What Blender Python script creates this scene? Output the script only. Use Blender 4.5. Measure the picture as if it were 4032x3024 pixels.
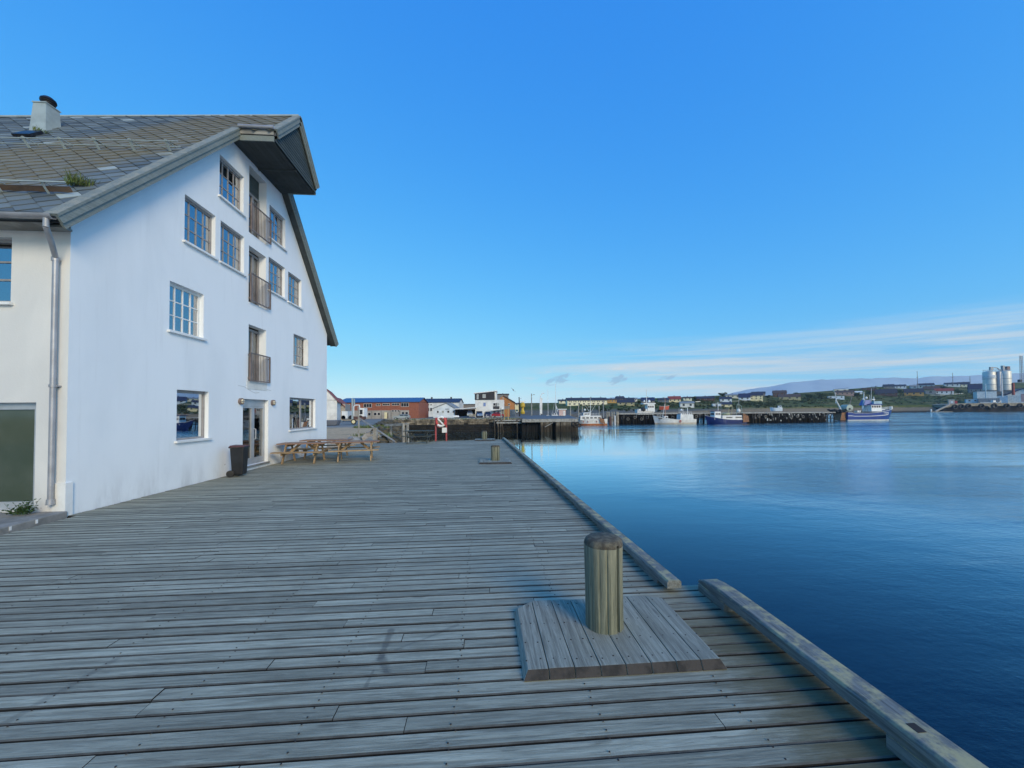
import bpy, math, random
from math import radians as R, sin, cos, pi, atan2, sqrt, exp
from mathutils import Vector, Matrix
random.seed(7)
for o in list(bpy.data.objects): bpy.data.objects.remove(o, do_unlink=True)
S = bpy.context.scene
COL = S.collection

# ------------------------------------------------------------------ camera
H = 1.9; FPX = 1514.0; W0 = 4032.0
YAW, PITCH, ROLL, SH = R(4.2), 0.025, -0.0085, 69.0
M3 = Matrix.Rotation(-YAW, 3, 'Z') @ Matrix.Rotation(pi/2+PITCH, 3, 'X') @ Matrix.Rotation(ROLL, 3, 'Z')
cam = bpy.data.objects.new('camera', bpy.data.cameras.new('camera'))
COL.objects.link(cam)
cam.matrix_world = Matrix.Translation((0, 0, H)) @ M3.to_4x4()
cam.data.sensor_width = 36; cam.data.lens = FPX/W0*36; cam.data.shift_y = SH/W0
cam.data.clip_start = 0.05; cam.data.clip_end = 20000
S.camera = cam
CP = Vector((0, 0, H))
def ray(px, py): return M3 @ Vector(((px-2016)/FPX, -(py-1512-SH)/FPX, -1))
def at(px, py, D): return CP + ray(px, py)*D                   # point at depth D metres
def atz(px, py, z): r = ray(px, py); return CP + r*((z-H)/r.z)  # point on a level
def aty(px, py, y): r = ray(px, py); return CP + r*(y/r.y)

# ------------------------------------------------------------------ sky, sun, exposure
SUN_EL, SUN_AZ = R(27), R(150)      # azimuth clockwise from +Y: low, behind the camera to the right
SKYK = 1.0/0.15
wd = bpy.data.worlds.new('World'); S.world = wd; wd.use_nodes = True
nt = wd.node_tree; nt.nodes.clear(); N = nt.nodes.new; L = nt.links.new
def mth(nt, op, a, b=None, c=None, clamp=False):
    n = nt.nodes.new('ShaderNodeMath'); n.operation = op; n.use_clamp = clamp
    for i, v in enumerate((a, b, c)):
        if v is None: continue
        if isinstance(v, (int, float)): n.inputs[i].default_value = v
        else: nt.links.new(v, n.inputs[i])
    return n.outputs[0]
def sstep(nt, x, a, b):
    n = nt.nodes.new('ShaderNodeMapRange'); n.interpolation_type = 'SMOOTHSTEP'
    nt.links.new(x, n.inputs[0]); n.inputs[1].default_value = a; n.inputs[2].default_value = b
    return n.outputs[0]
sky = N('ShaderNodeTexSky'); sky.sky_type = 'NISHITA'; sky.sun_disc = False
sky.sun_elevation = SUN_EL; sky.sun_rotation = SUN_AZ
sky.air_density = 1.0; sky.dust_density = 0.35; sky.ozone_density = 2.2; sky.altitude = 0
# grade: the clear northern evening sky is deeper and flatter than the raw model
sp_ = N('ShaderNodeSeparateColor'); L(sky.outputs[0], sp_.inputs[0]); cc_ = N('ShaderNodeCombineColor')
for i_, (k_, e_) in enumerate(((0.62, 1.30), (0.88, 0.67), (1.08, 0.20))):
    v_ = mth(nt, 'MULTIPLY', mth(nt, 'POWER', mth(nt, 'MULTIPLY', sp_.outputs[i_], 0.15), e_), k_*SKYK); L(v_, cc_.inputs[i_])
hs = cc_
tc = N('ShaderNodeTexCoord'); sx = N('ShaderNodeSeparateXYZ'); L(tc.outputs['Generated'], sx.inputs[0])
az = mth(nt, 'ARCTAN2', sx.outputs[0], sx.outputs[1]); el = mth(nt, 'ARCSINE', sx.outputs[2])
def cloudnoise(sa, se, tilt, det, off=0.0, rough=0.6):
    e2 = mth(nt, 'SUBTRACT', el, mth(nt, 'MULTIPLY', az, tilt))
    cb = N('ShaderNodeCombineXYZ'); L(mth(nt, 'MULTIPLY', az, sa), cb.inputs[0]); L(mth(nt, 'MULTIPLY', e2, se), cb.inputs[1]); cb.inputs[2].default_value = off
    n = N('ShaderNodeTexNoise'); n.inputs['Scale'].default_value = 1; n.inputs['Detail'].default_value = det; n.inputs['Roughness'].default_value = rough
    n.inputs['Distortion'].default_value = 0.4
    L(cb.outputs[0], n.inputs['Vector']); return n.outputs[0]
n1 = cloudnoise(2.0, 44, -0.02, 8, 3.3, 0.62)
mask = mth(nt, 'MULTIPLY', sstep(nt, el, 0.015, 0.05), mth(nt, 'SUBTRACT', 1, sstep(nt, el, 0.10, 0.19)))
mask = mth(nt, 'MULTIPLY', mask, sstep(nt, az, -0.05, 0.45))
c1 = mth(nt, 'MULTIPLY', sstep(nt, n1, 0.36, 0.70), mask)
n2 = cloudnoise(14, 90, 0.03, 5, 9.1)
m2 = mth(nt, 'MULTIPLY', sstep(nt, el, 0.07, 0.085), mth(nt, 'SUBTRACT', 1, sstep(nt, el, 0.095, 0.12)))
m2 = mth(nt, 'MULTIPLY', m2, mth(nt, 'MULTIPLY', sstep(nt, az, 0.0, 0.15), mth(nt, 'SUBTRACT', 1, sstep(nt, az, 0.35, 0.5))))
c2 = mth(nt, 'MULTIPLY', sstep(nt, n2, 0.5, 0.75), m2)
cl = mth(nt, 'ADD', mth(nt, 'MULTIPLY', c1, 1.0), mth(nt, 'MULTIPLY', c2, 0.5), clamp=True)
mx = N('ShaderNodeMix'); mx.data_type = 'RGBA'; L(cl, mx.inputs['Factor']); L(hs.outputs[0], mx.inputs['A']); mx.inputs['B'].default_value = (5.3, 5.8, 5.8, 1)
# small grey cumulus scraps low over the hills
n3 = cloudnoise(45, 80, 0.25, 6, 1.7)
puff = None
for (a0, e0, ra, re_) in ((0.195, 0.083, 0.03, 0.014), (0.173, 0.078, 0.012, 0.009), (0.345, 0.078, 0.028, 0.010), (0.455, 0.077, 0.022, 0.006)):
    da = mth(nt, 'DIVIDE', mth(nt, 'SUBTRACT', az, a0), ra)
    de = mth(nt, 'DIVIDE', mth(nt, 'SUBTRACT', mth(nt, 'SUBTRACT', el, mth(nt, 'MULTIPLY', mth(nt, 'SUBTRACT', az, a0), 0.25)), e0), re_)
    d = mth(nt, 'ADD', mth(nt, 'MULTIPLY', da, da), mth(nt, 'MULTIPLY', de, de))
    v = mth(nt, 'SUBTRACT', 1, sstep(nt, mth(nt, 'ADD', d, mth(nt, 'MULTIPLY', mth(nt, 'SUBTRACT', n3, 0.5), 5.5)), 0.1, 1.1))
    puff = v if puff is None else mth(nt, 'MAXIMUM', puff, v)
mx2 = N('ShaderNodeMix'); mx2.data_type = 'RGBA'; L(mth(nt, 'MULTIPLY', puff, 0.55), mx2.inputs['Factor']); L(mx.outputs['Result'], mx2.inputs['A']); mx2.inputs['B'].default_value = (2.2, 3.2, 4.4, 1)
bg = N('ShaderNodeBackground'); bg.inputs['Strength'].default_value = 0.15
wo = N('ShaderNodeOutputWorld'); L(mx2.outputs['Result'], bg.inputs[0]); L(bg.outputs[0], wo.inputs[0])

sun = bpy.data.lights.new('sun', 'SUN'); sun.energy = 2.7; sun.angle = R(24); sun.color = (1.0, 0.84, 0.60)
so = bpy.data.objects.new('sun', sun); COL.objects.link(so)
sd = Vector((sin(SUN_AZ)*cos(SUN_EL), cos(SUN_AZ)*cos(SUN_EL), sin(SUN_EL)))   # towards the sun
so.rotation_euler = (-sd).to_track_quat('-Z', 'Y').to_euler(); so.location = (0, 0, 50)
S.view_settings.view_transform = 'Standard'; S.view_settings.look = 'None'
S.view_settings.exposure = 0.0; S.view_settings.gamma = 1; S.view_settings.use_curve_mapping = False

# ------------------------------------------------------------------ materials
def newmat(name):
    m = bpy.data.materials.new(name); m.use_nodes = True
    return m, m.node_tree, m.node_tree.nodes['Principled BSDF']
def coords(nt, scale=(1, 1, 1), obj=False, rnd=0.0):
    if obj: t = nt.nodes.new('ShaderNodeTexCoord').outputs['Object']
    else: t = nt.nodes.new('ShaderNodeNewGeometry').outputs['Position']
    mp = nt.nodes.new('ShaderNodeMapping'); mp.inputs['Scale'].default_value = scale
    nt.links.new(t, mp.inputs[0]); return mp.outputs[0]
def noise(nt, vec, scale, det=4, rough=0.6, dist=0.0):
    n = nt.nodes.new('ShaderNodeTexNoise'); n.inputs['Scale'].default_value = scale; n.inputs['Detail'].default_value = det
    n.inputs['Roughness'].default_value = rough; n.inputs['Distortion'].default_value = dist
    nt.links.new(vec, n.inputs['Vector']); return n.outputs[0]
def mixc(nt, f, a, b, mode='MIX'):
    n = nt.nodes.new('ShaderNodeMix'); n.data_type = 'RGBA'; n.blend_type = mode
    for key, v in (('Factor', f), ('A', a), ('B', b)):
        if isinstance(v, (int, float)): n.inputs[key].default_value = v
        elif isinstance(v, tuple): n.inputs[key].default_value = (*v[:3], 1)
        else: nt.links.new(v, n.inputs[key])
    return n.outputs['Result']
def bump(nt, h, strength, dist=0.01):
    b = nt.nodes.new('ShaderNodeBump'); b.inputs['Strength'].default_value = strength; b.inputs['Distance'].default_value = dist
    nt.links.new(h, b.inputs['Height']); return b.outputs[0]
def rnd2(nt):
    a = nt.nodes.new('ShaderNodeObjectInfo').outputs['Random']; g = nt.nodes.new('ShaderNodeNewGeometry').outputs['Random Per Island']
    return mth(nt, 'FRACT', mth(nt, 'ADD', a, g))
def mk(name, c1, c2=None, scale=3.0, rough=0.7, bmp=0.2, stretch=(1, 1, 1), metal=0.0, var=0.0, bdist=0.01, lo=0.4, hi=0.65, spec=None, obj=False):
    m, t, p = newmat(name)
    p.inputs['Roughness'].default_value = rough; p.inputs['Metallic'].default_value = metal
    if spec is not None: p.inputs['Specular IOR Level'].default_value = spec
    if c2 is None: c2 = tuple(v*0.8 for v in c1)
    v = coords(t, stretch, obj)
    n = noise(t, v, scale, 5)
    c = mixc(t, sstep(t, n, lo, hi), c1, c2)
    if var:
        r = rnd2(t)
        c = mixc(t, 1.0, c, (0, 0, 0), 'ADD')
        k = t.nodes.new('ShaderNodeHueSaturation'); t.links.new(c, k.inputs['Color'])
        t.links.new(mth(t, 'ADD', mth(t, 'MULTIPLY', r, 2*var), 1-var), k.inputs['Value']); c = k.outputs[0]
    t.links.new(c, p.inputs['Base Color'])
    if bmp: t.links.new(bump(t, noise(t, v, scale*4, 4), bmp, bdist), p.inputs['Normal'])
    return m
def woodmat(name, base, light, dark, axis=0, var=0.22, stain=None, gs=1.0, moss=None, bstr=0.5):
    m, t, p = newmat(name)
    p.inputs['Roughness'].default_value = 0.72; p.inputs['Specular IOR Level'].default_value = 0.35
    r = rnd2(t)
    st = [34, 34, 34]; st[axis] = 1.7
    v = coords(t, tuple(s*gs for s in st))
    add = t.nodes.new('ShaderNodeVectorMath'); add.operation = 'ADD'
    cb = t.nodes.new('ShaderNodeCombineXYZ'); t.links.new(mth(t, 'MULTIPLY', r, 97.0), cb.inputs[0]); t.links.new(mth(t, 'MULTIPLY', r, 41.0), cb.inputs[2])
    t.links.new(v, add.inputs[0]); t.links.new(cb.outputs[0], add.inputs[1]); v = add.outputs[0]
    g1 = noise(t, v, 1.0, 6, 0.65, 0.6)
    g2 = noise(t, v, 2.3, 6, 0.7, 0.3)
    c = mixc(t, sstep(t, g1, 0.32, 0.68), dark, base)
    c = mixc(t, mth(t, 'MULTIPLY', sstep(t, g2, 0.50, 0.75), 0.55), c, light)
    g3 = noise(t, add.outputs[0], 5.5, 4, 0.75); c = mixc(t, mth(t, 'MULTIPLY', sstep(t, g3, 0.52, 0.66), 0.45), c, dark)
    ck = noise(t, add.outputs[0], 3.4, 3, 0.5, 0.2); c = mixc(t, mth(t, 'MULTIPLY', sstep(t, ck, 0.62, 0.70), 0.6), c, tuple(x*0.45 for x in dark))
    # blotches of weathering
    vb = coords(t, (1, 1, 1)); b = noise(t, vb, 1.3, 5, 0.6)
    c = mixc(t, mth(t, 'MULTIPLY', sstep(t, b, 0.45, 0.7), 0.35), c, dark)
    b2 = noise(t, vb, 0.33, 3, 0.5)
    c = mixc(t, mth(t, 'MULTIPLY', sstep(t, b2, 0.5, 0.75), 0.25), c, light)
    # knots
    vk = coords(t, tuple(1.3 if i == axis else 7.0 for i in range(3)))
    vo = t.nodes.new('ShaderNodeTexVoronoi'); vo.inputs['Scale'].default_value = 1.0; t.links.new(vk, vo.inputs['Vector'])
    kn = mth(t, 'SUBTRACT', 1, sstep(t, vo.outputs['Distance'], 0.03, 0.13))
    c = mixc(t, mth(t, 'MULTIPLY', kn, 0.55), c, tuple(x*0.5 for x in dark))
    k = t.nodes.new('ShaderNodeHueSaturation'); t.links.new(c, k.inputs['Color'])
    t.links.new(mth(t, 'ADD', mth(t, 'MULTIPLY', r, 2*var), 1-var), k.inputs['Value']); c = k.outputs[0]
    if stain == 'kerb':      # olive algae creeping in from the kerb
        g = t.nodes.new('ShaderNodeNewGeometry'); s = t.nodes.new('ShaderNodeSeparateXYZ'); t.links.new(g.outputs['Position'], s.inputs[0])
        nn = noise(t, coords(t, (1.5, 3, 1)), 1.6, 4)
        edge = mth(t, 'SUBTRACT', mth(t, 'ADD', s.outputs[0], mth(t, 'MULTIPLY', s.outputs[1], 0.03)), 0.42)
        f = sstep(t, mth(t, 'ADD', edge, mth(t, 'MULTIPLY', nn, 0.9)), 1.62, 2.05)
        ny = sstep(t, s.outputs[1], 1.3, 2.0); fy = mth(t, 'SUBTRACT', 1, sstep(t, s.outputs[1], 3.2, 3.8))
        f2 = mth(t, 'MULTIPLY', mth(t, 'ADD', mth(t, 'MULTIPLY', mth(t, 'MULTIPLY', ny, fy), 0.5), 0.22), f)
        c = mixc(t, f2, c, (0.085, 0.065, 0.018))
        gp = t.nodes.new('ShaderNodeNewGeometry').outputs['Position']; wob = noise(t, coords(t), 3.0, 4, .7)
        for (pa, pb, wd_, st_) in ((atz(-60, 2890, 0), atz(470, 2590, 0), .03, .28), (atz(1540, 2480, 0), atz(1500, 2590, 0), .03, .5), (atz(1500, 2590, 0), atz(1525, 2650, 0), .04, .5), (atz(1470, 2640, 0), atz(1440, 2700, 0), .015, .35), (atz(1560, 2560, 0), atz(1800, 2460, 0), .02, .3)):
            ab = pb-pa; v1 = t.nodes.new('ShaderNodeVectorMath'); v1.operation = 'SUBTRACT'; t.links.new(gp, v1.inputs[0]); v1.inputs[1].default_value = pa
            v2 = t.nodes.new('ShaderNodeVectorMath'); v2.operation = 'DOT_PRODUCT'; t.links.new(v1.outputs[0], v2.inputs[0]); v2.inputs[1].default_value = ab/ab.length_squared
            tt = mth(t, 'MULTIPLY', v2.outputs['Value'], 1.0, clamp=True); v3 = t.nodes.new('ShaderNodeVectorMath'); v3.operation = 'SCALE'; v3.inputs[0].default_value = ab; t.links.new(tt, v3.inputs['Scale'])
            v4 = t.nodes.new('ShaderNodeVectorMath'); v4.operation = 'DISTANCE'; t.links.new(v1.outputs[0], v4.inputs[0]); t.links.new(v3.outputs[0], v4.inputs[1])
            mk_ = mth(t, 'SUBTRACT', 1, sstep(t, mth(t, 'ADD', v4.outputs['Value'], mth(t, 'MULTIPLY', mth(t, 'SUBTRACT', wob, .5), wd_*2.2)), wd_*.4, wd_*1.3))
            c = mixc(t, mth(t, 'MULTIPLY', mk_, st_), c, (0.05, 0.05, 0.05))
        nearf = mth(t, 'MULTIPLY', sstep(t, noise(t, coords(t, (1, 1, 1)), 0.8, 3), 0.55, 0.7), 0.3)
        c = mixc(t, nearf, c, (0.16, 0.15, 0.11))
    if moss:
        mm = noise(t, coords(t, (1, 1, 1)), 5.5, 6, 0.7)
        g = t.nodes.new('ShaderNodeNewGeometry'); s = t.nodes.new('ShaderNodeSeparateXYZ'); t.links.new(g.outputs['Normal'], s.inputs[0])
        f = mth(t, 'MULTIPLY', sstep(t, mm, 0.42, 0.62), mth(t, 'ADD', 0.1, mth(t, 'MULTIPLY', mth(t, 'MAXIMUM', s.outputs[2], 0.0), 0.8)))
        c = mixc(t, f, c, moss)
    t.links.new(c, p.inputs['Base Color'])
    h = mth(t, 'ADD', mth(t, 'MULTIPLY', g1, 0.6), mth(t, 'MULTIPLY', g2, 0.5))
    t.links.new(bump(t, h, bstr, 0.006), p.inputs['Normal'])
    return m

M = {}
M['plank'] = woodmat('deck_wood', (0.375, 0.372, 0.288), (0.52, 0.53, 0.44), (0.18, 0.176, 0.135), 0, 0.22, 'kerb', bstr=.9)
M['padwood'] = woodmat('pad_wood', (0.31, 0.315, 0.26), (0.45, 0.46, 0.39), (0.16, 0.155, 0.125), 1, 0.12)
M['kerbwood'] = woodmat('kerb_wood', (0.21, 0.22, 0.21), (0.34, 0.345, 0.32), (0.09, 0.095, 0.09), 1, 0.08, moss=(0.42, 0.37, 0.20))
M['post'] = woodmat('bollard_wood', (0.235, 0.235, 0.16), (0.44, 0.40, 0.29), (0.075, 0.085, 0.06), 2, 0.05, gs=0.9, bstr=0.9)
M['postcap'] = mk('post_cap', (0.06, 0.05, 0.035), (0.13, 0.115, 0.08), 20, 0.85, 0.5, (1, 1, 1))
M['pine'] = woodmat('table_wood', (0.42, 0.295, 0.17), (0.56, 0.43, 0.27), (0.26, 0.17, 0.09), 0, 0.15)
M['pinetop'] = woodmat('table_top_wood', (0.30, 0.19, 0.13), (0.42, 0.30, 0.21), (0.18, 0.10, 0.07), 0, 0.15)
M['darktable'] = woodmat('old_table_wood', (0.07, 0.085, 0.08), (0.14, 0.16, 0.15), (0.03, 0.035, 0.03), 0, 0.15)
M['padend'] = mk('pad_end_grain', (0.05, 0.042, 0.036), (0.02, 0.018, 0.016), 9, .85, .5)
M['darkwood'] = mk('under_deck_wood', (0.035, 0.03, 0.026), (0.02, 0.018, 0.016), 4, 0.9)
M['oldpile'] = mk('old_pile', (0.20, 0.165, 0.12), (0.055, 0.04, 0.028), 1.2, 0.9, 0.5, (1, 1, 0.4), var=0.5)
M['darkpile'] = mk('dark_pile', (0.012, 0.010, 0.008), (0.006, 0.005, 0.004), 1.2, 0.9, 0.5, (1, 1, 0.4), var=0.4)  # near-black, with the shade under the dock painted into the colour
_m = M['oldpile']; _t = _m.node_tree; _p = _t.nodes['Principled BSDF']; _src = _p.inputs['Base Color'].links[0].from_socket
_g = _t.nodes.new('ShaderNodeNewGeometry'); _s = _t.nodes.new('ShaderNodeSeparateXYZ'); _t.links.new(_g.outputs['Position'], _s.inputs[0])
_w = mth(_t, 'SUBTRACT', 1, sstep(_t, mth(_t, 'ADD', _s.outputs[2], mth(_t, 'MULTIPLY', noise(_t, coords(_t), 1.2, 3), 1.0)), -1.5, -0.6))   # weed below the tide line, darkened to paint the shade under the dock
_t.links.new(mixc(_t, mth(_t, 'MULTIPLY', _w, .85), _src, (0.03, 0.02, 0.01)), _p.inputs['Base Color'])
M['quaydeck'] = mk('dock_surface', (0.115, 0.13, 0.15), (0.075, 0.085, 0.10), 0.4, 0.85, 0.2)
M['greywood'] = mk('grey_weathered_timber', (0.33, 0.32, 0.29), (0.2, 0.19, 0.17), 2, 0.85, 0.3, (1, 1, 1), var=0.1)

# plaster
def plaster(name, col, col2, dirt):
    m, t, p = newmat(name); p.inputs['Roughness'].default_value = 0.85; p.inputs['Specular IOR Level'].default_value = 0.25
    a = noise(t, coords(t, (1, 1, 0.5)), 0.45, 5, 0.6, 0.5); b = noise(t, coords(t, (1, 1, 0.22)), 2.2, 5, 0.7)
    c = mixc(t, sstep(t, a, 0.42, 0.66), col, col2)
    g = t.nodes.new('ShaderNodeNewGeometry'); s = t.nodes.new('ShaderNodeSeparateXYZ'); t.links.new(g.outputs['Position'], s.inputs[0])
    low = mth(t, 'SUBTRACT', 1, sstep(t, mth(t, 'ADD', s.outputs[2], mth(t, 'MULTIPLY', b, 0.8)), 0.3, 1.5))
    c = mixc(t, mth(t, 'MULTIPLY', mth(t, 'MULTIPLY', low, sstep(t, b, 0.4, 0.7)), 0.6), c, dirt)
    sk = noise(t, coords(t, (6, 6, 0.35)), 1.0, 5, 0.65); c = mixc(t, mth(t, 'MULTIPLY', sstep(t, sk, 0.54, 0.75), 0.14), c, dirt)
    sp = t.nodes.new('ShaderNodeTexVoronoi'); sp.inputs['Scale'].default_value = 1.4; t.links.new(coords(t, (1, 1, 1.5)), sp.inputs['Vector'])
    spm = mth(t, 'MULTIPLY', mth(t, 'SUBTRACT', 1, sstep(t, mth(t, 'ADD', sp.outputs['Distance'], mth(t, 'MULTIPLY', b, 0.06)), 0.045, 0.075)), mth(t, 'SUBTRACT', 1, sstep(t, s.outputs[2], 1.4, 1.8)))
    c = mixc(t, mth(t, 'MULTIPLY', spm, 0.65), c, (0.28, 0.24, 0.23))
    fine = noise(t, coords(t, (1, 1, 1)), 35, 4)
    t.links.new(c, p.inputs['Base Color']); t.links.new(bump(t, mth(t, 'ADD', fine, mth(t, 'MULTIPLY', b, 1.2)), 0.35, 0.006), p.inputs['Normal'])
    return m
M['plaster'] = plaster('white_plaster', (0.80, 0.82, 0.83), (0.74, 0.765, 0.78), (0.47, 0.47, 0.47))
M['plaster_warm'] = plaster('cream_plaster', (0.70, 0.69, 0.66), (0.61, 0.605, 0.585), (0.42, 0.41, 0.38))
M['white'] = mk('white_paint', (0.78, 0.78, 0.76), (0.68, 0.68, 0.66), 2, 0.6, 0.1)
M['frame'] = mk('window_frame_grey', (0.30, 0.28, 0.27), (0.24, 0.225, 0.22), 6, 0.5, 0.1)
M['alu'] = mk('aluminium', (0.50, 0.51, 0.52), (0.42, 0.43, 0.44), 3, 0.42, 0.05, metal=0.45)
M['zinc'] = mk('zinc', (0.36, 0.42, 0.42), (0.30, 0.35, 0.35), 3, 0.55, 0.1, metal=0.1)
M['gutter'] = mk('gutter_metal', (0.40, 0.40, 0.42), (0.32, 0.32, 0.335), 2.5, 0.45, 0.1, metal=0.4)
M['brownrail'] = mk('rail_metal', (0.22, 0.165, 0.14), (0.15, 0.11, 0.09), 6, 0.5, 0.1, metal=0.2)
M['bargewood'] = woodmat('barge_board', (0.225, 0.255, 0.24), (0.31, 0.34, 0.325), (0.15, 0.175, 0.165), 1, 0.05, moss=(0.30, 0.29, 0.235), bstr=.25)
M['greenclad'] = woodmat('green_grey_cladding', (0.085, 0.105, 0.10), (0.15, 0.175, 0.165), (0.045, 0.055, 0.053), 1, 0.22)
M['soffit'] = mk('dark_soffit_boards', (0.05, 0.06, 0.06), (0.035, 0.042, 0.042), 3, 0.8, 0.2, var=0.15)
M['black'] = mk('black_metal', (0.012, 0.012, 0.016), (0.02, 0.02, 0.025), 8, 0.4, 0.1)
M['rubber'] = mk('tyre_rubber', (0.018, 0.018, 0.018), (0.05, 0.045, 0.04), 3, 0.85, 0.3)
M['binplastic'] = mk('bin_plastic', (0.009, 0.0095, 0.012), (0.015, 0.0155, 0.018), 6, 0.45, 0.1)
M['binlid'] = mk('bin_lid_plastic', (0.10, 0.028, 0.032), (0.07, 0.02, 0.025), 4, 0.5, 0.1)
M['concrete'] = mk('concrete', (0.27, 0.26, 0.24), (0.17, 0.165, 0.15), 2.2, 0.9, 0.4, var=0.05)
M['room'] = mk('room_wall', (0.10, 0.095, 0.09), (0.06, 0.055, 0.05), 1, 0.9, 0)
M['curtain'] = mk('curtain_cloth', (0.80, 0.82, 0.86), (0.6, 0.65, 0.72), 5, 0.9, 0.1, (1, 3, 0.2))
M['beigecurtain'] = mk('beige_curtain', (0.62, 0.55, 0.44), (0.45, 0.39, 0.31), 5, 0.9, 0.1, (1, 3, 0.2))
M['redobj'] = mk('red_cloth', (0.42, 0.06, 0.06), (0.3, 0.04, 0.05), 5, 0.8, 0.1)
M['nail'] = mk('rusty_nail_crack_shade', (0.03, 0.022, 0.018), None, 9, 0.8, 0)
def glass(name, tint, refl, rough=0.015, wav=0.25):
    m, t, p = newmat(name); t.nodes.remove(p)
    out = [n for n in t.nodes if n.type == 'OUTPUT_MATERIAL'][0]
    g = t.nodes.new('ShaderNodeBsdfGlossy'); g.inputs['Roughness'].default_value = rough; g.inputs['Color'].default_value = (0.93, 0.96, 1, 1)
    t.links.new(bump(t, noise(t, coords(t), 1.6, 1), wav, 0.004), g.inputs['Normal'])
    tr = t.nodes.new('ShaderNodeBsdfTransparent'); tr.inputs['Color'].default_value = (*tint, 1)
    fr = t.nodes.new('ShaderNodeLayerWeight'); fr.inputs['Blend'].default_value = 0.35
    f = mth(t, 'ADD', refl, mth(t, 'MULTIPLY', fr.outputs['Fresnel'], 0.75), clamp=True)
    x = t.nodes.new('ShaderNodeMixShader'); t.links.new(f, x.inputs[0]); t.links.new(tr.outputs[0], x.inputs[1]); t.links.new(g.outputs[0], x.inputs[2])
    t.links.new(x.outputs[0], out.inputs[0]); return m
M['glass'] = glass('window_glass', (0.72, 0.80, 0.88), 0.36)
M['lowglass'] = glass('shop_glass', (0.42, 0.50, 0.42), 0.62)
M['doorglass'] = glass('door_glass', (0.42, 0.46, 0.46), 0.16)
M['greenreflect'] = mk('green_reflection_pane', (0.055, 0.075, 0.052), (0.085, 0.105, 0.08), .55, .06, 0)  # opaque pane, the green reflection of grass painted into its colour
M['farglass'] = mk('dark_far_glass', (0.02, 0.022, 0.03), None, 3, 0.12, 0)
M['paleglass'] = mk('pale_blind_window', (0.36, 0.38, 0.36), None, 3, 0.3, 0)

def slate():
    m, t, p = newmat('slate'); p.inputs['Roughness'].default_value = 0.62; p.inputs['Specular IOR Level'].default_value = 0.4
    r = rnd2(t)
    c = mixc(t, r, (0.075, 0.092, 0.098), (0.165, 0.195, 0.20))
    c = mixc(t, sstep(t, mth(t, 'FRACT', mth(t, 'MULTIPLY', r, 17.3)), 0.955, 0.98), c, (0.33, 0.39, 0.40))
    # big lichen patch running diagonally down the slope
    g = t.nodes.new('ShaderNodeNewGeometry'); s = t.nodes.new('ShaderNodeSeparateXYZ'); t.links.new(g.outputs['Position'], s.inputs[0])
    n = noise(t, coords(t, (1, 1, 1)), 0.8, 6, 0.65, 0.4); f = noise(t, coords(t, (1, 1, 1)), 6.0, 5, 0.7)
    # band along line x + 0.9*(y-8) = const
    q = mth(t, 'ADD', s.outputs[0], mth(t, 'MULTIPLY', mth(t, 'SUBTRACT', s.outputs[1], 8.0), -0.75))
    d = mth(t, 'ABSOLUTE', mth(t, 'SUBTRACT', q, -11.8))
    band = mth(t, 'SUBTRACT', 1, sstep(t, mth(t, 'ADD', d, mth(t, 'MULTIPLY', mth(t, 'SUBTRACT', n, 0.5), 3.2)), 1.2, 2.8))
    c = mixc(t, mth(t, 'MULTIPLY', band, mth(t, 'ADD', 0.5, mth(t, 'MULTIPLY', sstep(t, f, 0.35, 0.6), 0.45))), c, (0.18, 0.15, 0.08))
    c = mixc(t, mth(t, 'MULTIPLY', mth(t, 'MULTIPLY', band, sstep(t, f, 0.55, 0.68)), 0.7), c, (0.065, 0.075, 0.03))
    t.links.new(c, p.inputs['Base Color']); t.links.new(bump(t, noise(t, coords(t, (1, 1, 1)), 12, 5), 0.4, 0.01), p.inputs['Normal'])
    return m
M['slate'] = slate()

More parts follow.
